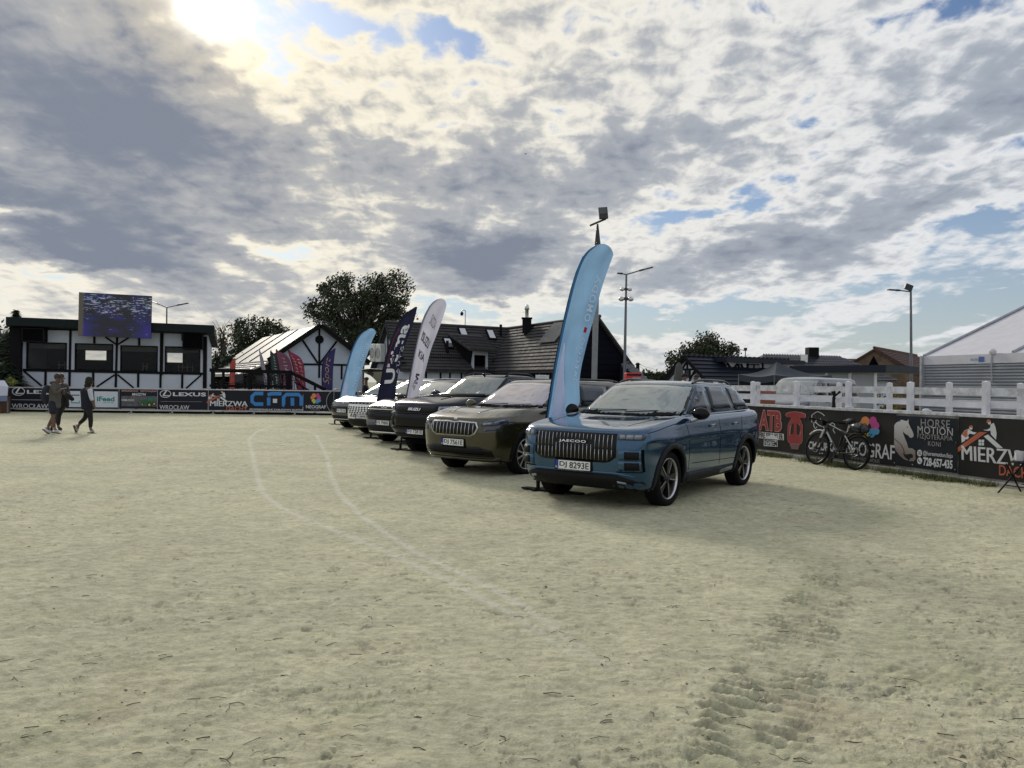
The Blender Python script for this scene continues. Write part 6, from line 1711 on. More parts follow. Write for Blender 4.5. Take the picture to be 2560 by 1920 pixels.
def mierzwa(bn, cf):
    """roofers on a roof, in crop pixels of the large banner"""
    bn.shp([(1150, 850), (1155, 772), (1505, 518), (1625, 525), (1235, 800)], O_PR, cf, 'roof_emblem', .004)
    bn.shp([(1575, 592), (1640, 560), (1882, 782), (1782, 776)], W_PR, cf, 'roof_emblem')
    for dx in (0, 46):
        for dy in (0, 50): bn.shp([(1497 + dx, 645 + dy), (1535 + dx, 645 + dy), (1535 + dx, 688 + dy), (1497 + dx, 688 + dy)], W_PR, cf, 'window_emblem')
    bn.shp(oval(1366, 452, 27, 32), W_PR, cf, 'roofer_head'); bn.shp([(1336, 445), (1345, 418), (1375, 408), (1398, 425), (1400, 448)], O_PR, cf, 'roofer_cap', .006)
    bn.shp([(1212, 570), (1268, 492), (1330, 470), (1352, 490), (1400, 520), (1462, 528), (1420, 560), (1345, 545), (1318, 588), (1342, 600), (1322, 636), (1280, 640), (1272, 665), (1222, 692)], W_PR, cf, 'roofer_body')
    bn.shp([(1225, 560), (1268, 500), (1318, 478), (1310, 530), (1318, 585), (1282, 608)], O_PR, cf, 'roofer_vest', .006)
    bn.shp(oval(1668, 366, 27, 34), W_PR, cf, 'roofer_head'); bn.shp([(1620, 372), (1630, 328), (1660, 315), (1692, 330), (1698, 350)], O_PR, cf, 'roofer_cap', .006)
    bn.shp([(1686, 398), (1738, 372), (1766, 440), (1780, 545), (1768, 645), (1688, 560), (1684, 498), (1640, 503), (1562, 488), (1634, 480), (1680, 450)], W_PR, cf, 'roofer_body')
def petals(bn, cf, cx, cy, s):
    for dx, dy, rx, ry, m in ((-.36, -.42, .36, .44, ORG_PR), (-.66, -.10, .30, .34, ORG_PR), (.30, -.46, .32, .40, MAG_PR), (.50, -.06, .36, .38, MAG_PR), (-.42, .42, .34, .30, YEL_PR), (-.30, .70, .24, .26, YEL_PR), (.22, .56, .30, .40, SKY_PR), (.58, .42, .30, .30, SKY_PR)):
        bn.shp(oval(cx + dx * s, cy + dy * s, rx * s, ry * s, 16), m, cf, 'petal', .003 + .001 * (dx > 0))
def oval_logo(bn, cf, cx, cy, rx, ry):
    o = oval(cx, cy, rx, ry, 30); i = oval(cx, cy, rx * .88, ry * .84, 30)
    bn.shp(o + [o[0]] + [i[0]] + i[::-1], W_PR, cf, 'oval_emblem')
    bn.shp([(cx + rx * .05, cy - ry * .93), (cx + rx * .33, cy - ry * .88), (cx - rx * .22, cy + ry * .36), (cx + rx * .82, cy + ry * .36), (cx + rx * .70, cy + ry * .56), (cx - rx * .40, cy + ry * .56), (cx - rx * .50, cy + ry * .32)], W_PR, cf, 'oval_emblem')

# --- far side of the arena
g0 = G(20, 1029.5); g1 = G(800, 1038.5)
FL = Plane(g0, g1); CORNER_U = 0
def far_barrier():
    end = 26.0 if True else 0
    Lx = (Vector((-0.6, 34.4, 0)) - g0).dot(FL.u)
    root = thing('barrier_frame', 'long pale metal barrier frame carrying the dark banners along the far side', 'barrier', g0, math.atan2(FL.u.y, FL.u.x))
    al = mat('pale_alu', (0.42, 0.42, 0.45), 0.5, 0.4, 0.15, 3)
    for z, h, nm in ((1.10, .05, 'top_rail'), (.155, .055, 'bottom_rail')):
        MB().beam(FL.w(-.05, z), FL.w(Lx, z), .05, h, (0, 0, 1)).build(nm, al, root)
    n = int(Lx / 1.8)
    for i in range(n + 1):
        u = i * Lx / n; MB().beam(FL.w(u, 0, -.01), FL.w(u, 1.12, -.01), .045, .045, FL.n).build('post', al, root)
        MB().beam(FL.w(u, .02, .25), FL.w(u, .02, -.3), .06, .04).build('foot', M_CONC, root)
    rnd = random.Random(3)
    MB().beam(FL.w(0, .05, -.15), FL.w(Lx, .05, -.15), .1, .1).build('kerb_board', M_TIMBER, root)
    # things lying under the barrier
    return Lx
LX = far_barrier()
GF = 'banners along the far barrier'
def uL(x, y, cf): return FL.uv(*cf(x, y))[0]
v0, v1 = .185, 1.075
XB = [(uL(78, 1150, c3)), uL(655, 1150, c3), uL(1178, 1150, c3), uL(1558, 1150, c3), uL(2060, 1150, c3), FL.uv(615, 1000)[0], FL.uv(758, 1000)[0], FL.uv(835, 1000)[0], LX]
def bl(i, label, seed): return Banner(FL, XB[i] + .01, XB[i + 1] - .01, v0, v1, label, M_BANL, GF, .035, .003, seed)
b = bl(0, 'dark banner with white oval emblem, partly behind the man with the backpack', 1)
oval_logo(b, c3, 188, 1100, 64, 42); b.text('LEXUS', W_PR, c3, 272, 1088, 640, 1125, bold=.03, spacing=1.05)
b.shp([(120, 1180), (640, 1186), (640, 1189), (120, 1183)], W_PR, c3, 'line'); b.text('WROCŁAW', W_PR, c3, 122, 1222, 480, 1266)
b = bl(1, 'dark banner with white panel and teal lettering behind the walking woman', 2)
b.shp([(685, 1096), (1168, 1102), (1168, 1258), (685, 1254)], mat('panel_white_print', (0.52, 0.56, 0.62), 0.6, 0, 0.04, 2), c3, 'white_panel')
b.text('iFeed', T_PR, c3, 962, 1150, 1135, 1198, bold=.03, depth=.007)
b.shp([(705, 1132), (790, 1132), (790, 1142), (705, 1142)], K_PR, c3, 'emblem', .006); b.shp(stroke([(712, 1165), (712, 1212), (790, 1214), (790, 1180)], 11), T_PR, c3, 'emblem', .006)
b.shp(oval(1144, 1140, 7, 8, 10), T_PR, c3, 'emblem', .006); b.shp([(1022, 1210), (1130, 1211), (1130, 1215), (1022, 1214)], T_PR, c3, 'line', .006)
b = bl(2, 'dark banner with a green tractor picture and red lettering', 3)
b.text('SPRZEDAŻ  WYNAJEM', P_PR, c3, 1205, 1084, 1548, 1108, bold=.02); b.text('MASZYN', W_PR, c3, 1308, 1116, 1445, 1142, bold=.02, shear=.2)
b.shp([(1205, 1145), (1556, 1148), (1556, 1248), (1205, 1245)], mat('photo_print', (0.085, 0.085, 0.10), 0.5, 0, 0.5, 5), c3, 'picture')
b.text('FARM-TECH', W_PR, c3, 1205, 1176, 1325, 1195, bold=.01, depth=.007); b.text('KAMIONKA', P_PR, c3, 1205, 1228, 1392, 1248, bold=.01, depth=.007) if False else None
tr = GREEN_PR
b.shp([(1395, 1200), (1420, 1180), (1455, 1180), (1462, 1155), (1520, 1157), (1530, 1195), (1535, 1225), (1440, 1235), (1398, 1225)], tr, c3, 'tractor_picture', .006)
b.shp([(1468, 1161), (1512, 1162), (1518, 1190), (1466, 1190)], mat('tractor_glass_print', (0.02, 0.16, 0.17), 0.6), c3, 'tractor_picture', .008)
for x, y, r_ in ((1480, 1232, 24), (1528, 1222, 20), (1410, 1228, 14)):
    b.shp(oval(x, y, r_, r_, 16), K_PR, c3, 'tractor_picture', .009); b.shp(oval(x, y, r_ * .45, r_ * .5, 12), YEL_PR, c3, 'tractor_picture', .011)
b.shp([(1205, 1268), (1340, 1269), (1340, 1275), (1205, 1274)], G_PR, c3, 'line'); b.shp([(1356, 1270), (1535, 1271), (1535, 1277), (1356, 1276)], G_PR, c3, 'line')
b = bl(3, 'dark banner with white oval emblem, right of the tractor picture', 4)
oval_logo(b, c3, 1638, 1124, 56, 38); b.text('LEXUS', W_PR, c3, 1712, 1110, 2038, 1148, bold=.03, spacing=1.05)
b.shp([(1590, 1197), (2000, 1201), (2000, 1204), (1590, 1200)], G_PR, c3, 'line'); b.text('WROCŁAW', W_PR, c3, 1580, 1236, 1872, 1278)
b = bl(4, 'dark banner with two roofers on a roof, left of the blue three letter banner', 5)
b.text('MIERZWA', W_PR, c4, 94, 1300, 439, 1348); b.text('MIERZWA', W_PR, c4, 98, 1300, 443, 1348, depth=.0045); b.text('DACHY', O_PR, c4, 246, 1352, 440, 1388, bold=.01)
mierzwa(b, lambda x, y: c4(65 + (x - 1150) * (265 - 65) / (1880 - 1150), 1205 + (y - 312) * (1322 - 1205) / (850 - 312)))
b = bl(5, 'dark banner with big blue block letters and small white slogan', 6)
for st in ([(950, 765), (800, 765), (745, 815), (745, 915), (800, 960), (950, 960)], [(1340, 990), (1325, 985), (1325, 835), (1375, 783), (1600, 783), (1650, 835), (1650, 990)], [(1487, 845), (1487, 990)], [(1050, 838), (1050, 985)], [(1030, 790), (1100, 768), (1285, 768)]):
    b.shp(stroke(st, 66), B_PR, c9, 'block_letter')
b.shp([(1128, 863), (1205, 863), (1205, 938), (1128, 938)], W_PR, c9, 'block_letter')
b.text('PROFESJONALNE ZABUDOWY BUSÓW', W_PR, c9, 700, 1040, 1685, 1085, bold=.02)
b = bl(6, 'dark banner with coloured petal emblem, beside the parked grey SUV', 7)
petals(b, c9, 1920, 850, 105); b.text('NEOGRAF', W_PR, c9, 1735, 980, 2105, 1040, bold=.015); b.shp([(1820, 1060), (1990, 1064), (1990, 1070), (1820, 1066)], G_PR, c9, 'line')
b = bl(7, 'plain dark banner running on behind the parked cars', 8)
hp = FL.w(FL.uv(880, 1008)[0], .62, .05)
ho = thing('steel_hoop', 'large pale round hoop standing by the nose of the grey SUV', 'hoop', FL.w(FL.uv(848, 1008)[0], 0, .12))
cxu, cxv = FL.uv(852, 1003); ru = .80 * .75
MB().tube([FL.w(cxu + .62 * math.cos(R(t)), .63 + .60 * math.sin(R(t)), .10) for t in range(0, 361, 12)], .018, 6, False).build('hoop', mat('dull_metal', (0.30, 0.30, 0.30), 0.5, 0.5), ho)

# --- right side: low wall with banners, white paddock rails on top
RP = Plane(Vector((5.61, 18.0, 0)), Vector((7.89, 11.84, 0)))
def right_wall():
    uA, uB = -17.4, 13.0
    root = thing('low_wall', 'low concrete wall with white coping along the right side of the arena', 'wall', RP.w(0, 0), math.atan2(RP.u.y, RP.u.x))
    w = MB(); bx(w, RP, uA, -.1, uB, 1.085, -.22, 0.0); w.build('wall_core', M_CONC, root)
    rnd = random.Random(2); u = uA
    while u < uB:
        l = rnd.uniform(2.2, 2.6); c = MB(); bx(c, RP, u, 1.087, min(uB, u + l - .006), 1.135, -.25, .035 + rnd.uniform(-.006, .006)); c.build('coping', M_WORN, root); u += l
    u = uA
    while u < uB:
        l = rnd.uniform(1.1, 1.9); c = MB(); bx(c, RP, u, -.05, min(uB, u + l - .01), 0.07 + rnd.uniform(0, .02), .003, .05 + rnd.uniform(0, .02)); c.build('kerb_stone', M_CONC, root, bevel=.012); u += l
right_wall()
GR = 'banners on the low wall at the right'
def uR(x, y=600): return RP.uv(*c6(x, y))[0]
vb0, vb1 = .115, 1.075
def c10(x, y): return 1840 + x / 10.05, 1000 + y / 10.05
def c11(x, y): return 2220 + x / 6.506, 1000 + y / 6.506
def c12(x, y): return 1970 + x / 7.373, 980 + y / 7.373
b = Banner(RP, -17.2, -4.0, vb0, vb1, 'plain charcoal banner on the wall behind the parked cars', M_BANR, GR, .018, .005, 1)
b = Banner(RP, -3.98, uR(108) - .005, vb0, vb1, 'creased charcoal banner with tiny lettering beside the rear of the teal SUV', M_BANR, GR, .018, .012, 2)
b.text('LISU', YEL_PR, c10, 395, 865, 490, 930); b.shp([(395, 970), (445, 972), (445, 984), (395, 982)], G_PR, c10, 'line')
b = Banner(RP, uR(108) + .005, uR(498), vb0, vb1, 'charcoal banner with red block letters and red sprinkler emblem', M_BANR, GR, .018, .006, 3)
b.text('ATB', P_PR, c6, 124, 396, 308, 562, bold=.06, spacing=.95); b.text('ATB', R_PR, c6, 130, 402, 302, 556, bold=.03, spacing=.97, depth=.006)
for t_, q in (('FIRE SPRINKLER', (122, 566, 322, 634)), ('SYSTEM', (164, 626, 270, 686))):
    pl = [(q[0], q[1]), (q[2], q[1] + 18), (q[2], q[3]), (q[0], q[3] - 18)] if t_[0] == 'F' else [(q[0], q[1] + 2), (q[2], q[1] + 9), (q[2], q[3]), (q[0], q[3] - 7)]
    b.shp(pl, W_PR, c6, 'label_panel'); b.text(t_, K_PR, c6, q[0] + 5, q[1] + (12 if t_[0] == 'F' else 8), q[2] - 5, q[3] - (12 if t_[0] == 'F' else 8), bold=.03, depth=.006)
spr = [(1285, 350), (1350, 315), (1500, 297), (1660, 318), (1768, 362), (1775, 445), (1738, 466), (1700, 440), (1650, 462), (1600, 436), (1650, 540), (1682, 640), (1690, 1020), (1655, 1088), (1600, 1105), (1400, 1085), (1345, 1050), (1325, 985), (1330, 640), (1370, 540), (1440, 440), (1400, 462), (1350, 425), (1300, 436), (1278, 400)]
cx_, cy_ = 1510, 700
b.shp([(cx_ + (x - cx_) * 1.04, cy_ + (y - cy_) * 1.025) for x, y in spr], P_PR, c10, 'sprinkler_outline'); b.shp(spr, R_PR, c10, 'sprinkler_emblem', .006)
for pl in ([(1388, 872), (1395, 700), (1420, 620), (1480, 575), (1468, 815), (1435, 862)], [(1545, 580), (1590, 600), (1622, 680), (1632, 800), (1620, 895), (1580, 870), (1545, 830)]): 
    b.shp([(1510 + (x - 1510) * 1.12, 730 + (y - 730) * 1.06) for x, y in pl], P_PR, c10, 'sprinkler_outline', .008); b.shp(pl, M_BANR, c10, 'sprinkler_gap', .010)
for k in range(5): b.shp([(1375 + 9 * k, 1105 + 27 * k), (1625 - 9 * k, 1122 + 27 * k), (1625 - 9 * k, 1132 + 27 * k), (1375 + 9 * k, 1115 + 27 * k)], P_PR, c10, 'sprinkler_thread', .006)
b = Banner(RP, uR(500), uR(796), vb0, vb1, 'charcoal banner with white line drawing and lettering behind the bicycle', M_BANR, GR, .018, .006, 4)
b.text('CHRUPKA', W_PR, c12, 395, 930, 910, 1080, bold=.03)
for st in ([(455, 560), (450, 430), (500, 390), (560, 360), (640, 395), (690, 440)], [(480, 580), (520, 560), (600, 620), (690, 650)], [(490, 590), (500, 640), (530, 680), (550, 640)], [(540, 520), (520, 545), (560, 590)], [(610, 490), (625, 540), (650, 520)], [(800, 600), (830, 565), (875, 590), (885, 640), (850, 700), (890, 760)], [(745, 905), (800, 915), (850, 900)]):
    b.shp(stroke(st, 12), W_PR, c12, 'drawn_line')
for x in (605, 648): b.shp(oval(x, 1130, 12, 14, 10), W_PR, c12, 'dot')
b = Banner(RP, uR(798), uR(1204), vb0, vb1, 'charcoal banner with coloured petal emblem and white lettering behind the rear wheel of the bicycle', M_BANR, GR, .018, .006, 5)
petals(b, c6, 998, 525, 92); b.text('NEOGRAF', W_PR, c6, 812, 655, 1198, 768, bold=.01); b.text('WWW.NEOGRAF24.PL', G_PR, c6, 850, 772, 1085, 800); b.shp([(835, 742), (870, 746), (870, 750), (835, 746)], G_PR, c6, 'line')
b = Banner(RP, uR(1206), uR(1700), vb0 + .02, vb1 - .03, 'ink blue banner with a pale rearing horse and a telephone number', M_BANN, GR, .034, .004, 6)
hm = bpy.data.materials.new('horse_print'); hm.use_nodes = True; t = hm.node_tree; q_ = NT(t); tc = q_.node('ShaderNodeTexCoord'); sp = q_.node('ShaderNodeSeparateXYZ'); t.links.new(tc.outputs['Object'], sp.inputs[0])
t.links.new(q_.mix(q_.lin(sp.outputs[2], .35, .95), (0.20, 0.15, 0.13), (0.56, 0.55, 0.56)), t.nodes['Principled BSDF'].inputs['Base Color'])
b.shp([(131, 412), (160, 370), (200, 348), (240, 350), (222, 330), (258, 322), (300, 336), (332, 345), (362, 314), (360, 372), (385, 430), (420, 505), (442, 565), (436, 600), (400, 616), (372, 604), (355, 574), (320, 560), (285, 530), (270, 498), (272, 545), (300, 620), (335, 700), (358, 780), (420, 785), (470, 822), (474, 965), (440, 996), (362, 992), (392, 948), (436, 935), (432, 892), (400, 872), (310, 886), (262, 850), (300, 930), (352, 972), (345, 986), (280, 958), (200, 882), (150, 810), (130, 720)], hm, c11, 'horse_emblem')
b.shp(stroke([(130, 625), (180, 670), (240, 720), (275, 790), (300, 870)], 7), M_BANN, c11, 'horse_line', .006); b.shp([(330, 428), (355, 440), (345, 452)], M_BANN, c11, 'horse_eye', .006)
b.text('HORSE', G_PR, c11, 562, 318, 1035, 445, spacing=1.1); b.text('MOTION', GL_PR, c11, 508, 440, 1082, 562, spacing=1.1); b.text('FIZJOTERAPIA', G_PR, c11, 502, 566, 1078, 668, spacing=1.1); b.text('KONI', G_PR, c11, 678, 676, 886, 752, spacing=1.15)
b.text('@horsemotion.fizjo', W_PR, c11, 598, 846, 1084, 940); b.text('728-657-435', W_PR, c11, 602, 952, 1082, 1095, bold=.03)
for y in (862, 988):
    b.shp(oval(541, y, 40, 54), W_PR, c11, 'round_icon')
    if y < 900:
        b.shp([(518, y - 30), (564, y - 27), (564, y + 30), (518, y + 27)], M_BANN, c11, 'round_icon', .005); b.shp([(524, y - 22), (558, y - 20), (558, y + 23), (524, y + 20)], W_PR, c11, 'round_icon', .007); b.shp(oval(541, y, 10, 13, 12), M_BANN, c11, 'round_icon', .009)
    else: b.shp(stroke([(520, y - 25), (530, y + 5), (545, y + 18), (562, y + 22)], 12), M_BANN, c11, 'round_icon', .005)
for x, y in ((155, 214), (446, 222), (812, 236), (1148, 250), (1135, 690), (1122, 1130), (790, 1095), (424, 1050), (130, 1020)): b.shp(oval(x, y, 8, 10, 10), M_SILVER, c11, 'eyelet', .006)
b = Banner(RP, uR(1702), 13.0, vb0, vb1, 'charcoal banner with two roofers on a roof behind the folding chair', M_BANR, GR, .018, .008, 7)
mierzwa(b, c11)
b.text('MIERZWA', W_PR, c11, 1212, 792, 2476, 1040); b.text('MIERZWA', W_PR, c11, 1224, 792, 2488, 1040, depth=.0045); 
bx0 = b.box(c11, 1820, 1082, 2420, 1262); text('DACHY', O_PR, b.root, b.place, bx0, bold=.015)

def paddock_fence(name, label, off, phase, u0, u1, group):
    root = thing(name, label, 'fence', RP.w(u0, 0, off), math.atan2(RP.u.y, RP.u.x), group)
    rnd = random.Random(int(off * 10)); zb = 1.13 if off > -1 else 0.4
    us = []; u = phase
    while u > u0: u -= 1.48
    while u < u1: us.append(u); u += 1.48
    for u in us:
        h = 1.655 + rnd.uniform(-.012, .012)
        pm_ = MB(); bx(pm_, RP, u - .044, zb, u + .044, h, off - .044, off + .044); 
        tp = [RP.w(u + a * .044, h, off + b_ * .044) for a, b_ in ((-1, -1), (1, -1), (1, 1), (-1, 1))]; pm_.add(tp + [RP.w(u, h + .018, off)], [(0, 1, 4), (1, 2, 4), (2, 3, 4), (3, 0, 4)])
        pm_.build('post', M_WHITEP, root)
    for a, c in zip(us[:-1], us[1:]):
        for z0, z1, o in ((1.435, 1.565, -.075), (1.24, 1.335, -.072)) + (((.9, 1.0, -.07),) if off < -1 else ()):
            dz = rnd.uniform(-.008, .008); rl = MB(); bx(rl, RP, a + .004, z0 + dz, c - .004, z1 + dz, off + o - .02, off + o + .018)
            rl.build('rail', M_WORN if z0 > 1.4 else M_WHITEP, root)
    return root
GP_ = 'white paddock rails'
paddock_fence('paddock_fence', 'white painted post and rail fence standing on the low wall', -.09, RP.uv(2455, 1000)[0], -17, 12, GP_)
paddock_fence('paddock_fence', 'second white post and rail fence just behind the one on the wall', -2.05, RP.shift(-2.05).uv(2373, 1000)[0], -16, 12, GP_)

def grass_strip():
    rnd = random.Random(4); vs, fs = [], []
    for _ in range(19000):
        u = rnd.uniform(-5.5, 6.2); k = math.sin(u * 2.7) + math.sin(u * 6.1 + 1)
        if rnd.random() > .5 + .28 * k: continue
        o = .06 + abs(rnd.gauss(0, .15)) * (1 + .3 * k); p = RP.w(u, -.01, o); h = rnd.uniform(.04, .15) * (1 - min(.6, o)); a = rnd.uniform(0, 6.28); w = .007
        t = Vector((math.cos(a), math.sin(a), 0)); ln = Vector((rnd.uniform(-.6, .6), rnd.uniform(-.6, .6), 0)) * h
        q = len(vs); vs += [p - t * w, p + t * w, p + ln + Vector((0, 0, h))]; fs.append((q, q + 1, q + 2))
    me = bpy.data.meshes.new('grass'); me.from_pydata([tuple(v) for v in vs], [], fs); me.update()
    tag(link('grass', me, mat('verge_grass', (0.085, 0.10, 0.024), 0.7, 0, 0.5, 3)), 'thin strip of short grass growing along the foot of the low wall', 'grass', kind='stuff')
    vs, fs = [], []
    mb = MB()
    for _ in range(160):
        u = rnd.uniform(-5, 6.2); o = rnd.uniform(.06, .5); p = RP.w(u, 0, o); s = rnd.uniform(.006, .022)
        ball(mb, p, (s * 1.4, s, s * .6), 6)
    tag(mb.build('stones', mat('pale_stone', (0.42, 0.40, 0.33), 0.9, 0, 0.3, 9)), 'small pale stones scattered along the foot of the low wall', 'stones', kind='stuff')
grass_strip()
for i, (x, y) in enumerate(((c6(828, 372)), (c6(1440, 396)))):
    p = RP.shift(-.08).hit(x, y); p.z = 1.135
    mb = MB(); ball(mb, p + Vector((0, 0, .02)), (.07, .05, .04), 10); ball(mb, p + Vector((.05, .0, .012)), (.06, .04, .02), 8)
    tag(mb.build('crumpled_napkin', W_PR), ('small' if i == 0 else 'larger') + ' crumpled white napkin lying on the wall coping, ' + ('left' if i == 0 else 'right') + ' of two', 'napkin', 'napkins on the coping')
# black clamp mount on the coping
p = RP.shift(-.05).hit(2084, 1016); p.z = 1.135
cm = thing('phone_mount', 'black jointed phone mount standing on the wall coping above the bicycle', 'phone mount', p)
MB().tube([p, p + Vector((0, 0, .05)), p + Vector((0, 0, .18))], [.045, .035, .03], 8).build('base', M_BLACK, cm)
MB().tube([p + Vector((0, 0, .17)), p + Vector((.01, 0, .24)), p + Vector((-.01, 0, .33))], [.04, .028, .045], 8).build('joint', M_BLACK, cm)
MB().tube([p + Vector((0, 0, .22)), p + Vector((.07, -.02, .28)), p + Vector((.11, -.04, .33))], [.022, .02, .03], 8).build('arm', M_BLACK, cm)

# --- deck railing beside the house, with furniture behind
def deck():
    d = 37.0
    PL = Plane(P(520, 960, d) * 1, P(760, 960, d) * 1); PL.o.z = 0; PL.u.z = 0; PL.u.normalize(); PL.v = Vector((0, 0, 1)); PL.n = PL.u.cross(PL.v); PL.n = PL.n if PL.n.y < 0 else -PL.n
    root = thing('deck_railing', 'dark timber deck railing with a sloping ramp rail beside the house', 'railing', PL.o)
    h = lambda x, y: PL.hit(*c9(x, y))
    for x0, y0, x1, y1, w in ((-40, 335, 1480, 375, .17), (-40, 620, 1480, 640, .12), (1470, 385, 2100, 700, .17), (1530, 560, 1780, 700, .07), (1560, 500, 1700, 700, .05)):
        MB().beam(h(x0, y0), h(x1, y1), .09, w, (0, 0, 1)).build('rail', M_TIMBER, root)
    for x in (20, 210, 705, 1040, 1395, 1450, 1900):
        a = h(x, 350 if x < 1460 else 610); b_ = Vector((a.x, a.y, 0)); MB().beam(b_, a, .16 if x in (705, 1395, 20) else .09, .12, (0, 1, 0)).build('post', M_TIMBER, root)
    for k, (x0, x1) in enumerate(((10, 690), (720, 1380))):
        for dy in (0, 40):
            pts = [h(x0 + (x1 - x0) * t / 8, 470 + dy + 420 * (t / 8) * (1 - t / 8)) for t in range(9)]; MB().tube(pts, .018, 6).build('rope', M_TIMBER, root)
    fl = MB(); q = PL.n * -3; fl.prism([h(-40, 690), h(1480, 695), h(1480, 695) + q, h(-40, 690) + q], (0, 0, -.08)); fl.build('deck_floor', M_TIMBER, root)
    zf = h(700, 690).z
    def chair(x, lab, turn):
        p = h(x, 600) - PL.n * 1.0; p.z = zf; o = thing('terrace_chair', lab, 'chair', p, turn, 'dark chairs on the deck')
        W_ = WM[o]
        f = lambda a, b_, c: W_ @ Vector((a, b_, c))
        for sx in (-.22, .22):
            for sy in (-.2, .2): MB().tube([f(sx, sy, 0), f(sx * .95, sy, .45)], .018, 6).build('leg', M_BLACK, o)
            MB().tube([f(sx, .2, .45), f(sx, .28, .92)], .018, 6).build('back_post', M_BLACK, o)
            MB().tube([f(sx, .22, .66), f(sx * 1.15, -.05, .68), f(sx * 1.1, -.2, .45)], .016, 6).build('armrest', M_BLACK, o)
        MB().box(f(0, 0, .46), (.46, .44, .03), Matrix.Rotation(turn, 3, 'Z')).build('seat', M_BLACK, o)
        for z in (.6, .75, .9): MB().tube([f(-.22, .22 + (z - .45) * .15, z), f(.22, .22 + (z - .45) * .15, z)], .014, 6).build('back_slat', M_BLACK, o)
    chair(580, 'dark terrace chair behind the left railing bay', 1.2); chair(930, 'dark terrace chair next to the lilac white flag', .6); chair(1290, 'dark terrace chair at the ramp end of the railing', 2.6)
    for x, lab in ((1150, 'small dark round table in the right railing bay'), (440, 'small dark round table in the left railing bay')):
        p = h(x, 600) - PL.n * 1.3; p.z = zf; o = thing('terrace_table', lab, 'table', p, 0, 'tables on the deck')
        MB().lathe([(.001, .74), (.42, .74), (.42, .71), (.001, .71)], 20, Matrix.Translation(p)).build('tabletop', M_BLACK, o); MB().tube([p, p + Vector((0, 0, .72))], .035, 8).build('pedestal', M_BLACK, o)
        MB().lathe([(.001, .03), (.25, .02), (.26, 0)], 16, Matrix.Translation(p)).build('base', M_BLACK, o)
    for x0, x1, y0, y1, lab, tx in ((370, 530, 420, 575, 'grey sign board hung inside the left railing bay', 1), (775, 930, 430, 580, 'grey sign board leaning in the right railing bay', 0)):
        a, b_ = h(x0, y1), h(x1, y0); o = thing('sign_board', lab, 'sign board', a, 0, 'grey sign boards on the deck')
        MB().prism([h(x0, y1) - PL.n * .3, h(x1, y1) - PL.n * .3, h(x1 - (40 if not tx else 0), y0) - PL.n * .3, h(x0, y0) - PL.n * .3], -PL.n * .04).build('board', mat('slate_board', (0.045, 0.045, 0.055), 0.6), o)
        MB().beam(h((x0 + x1) / 2, y1) - PL.n * .36, Vector((h((x0 + x1) / 2, y1).x, (a - PL.n * .36).y, zf)), .03, .03).build('stand', M_BLACK, o)
deck()
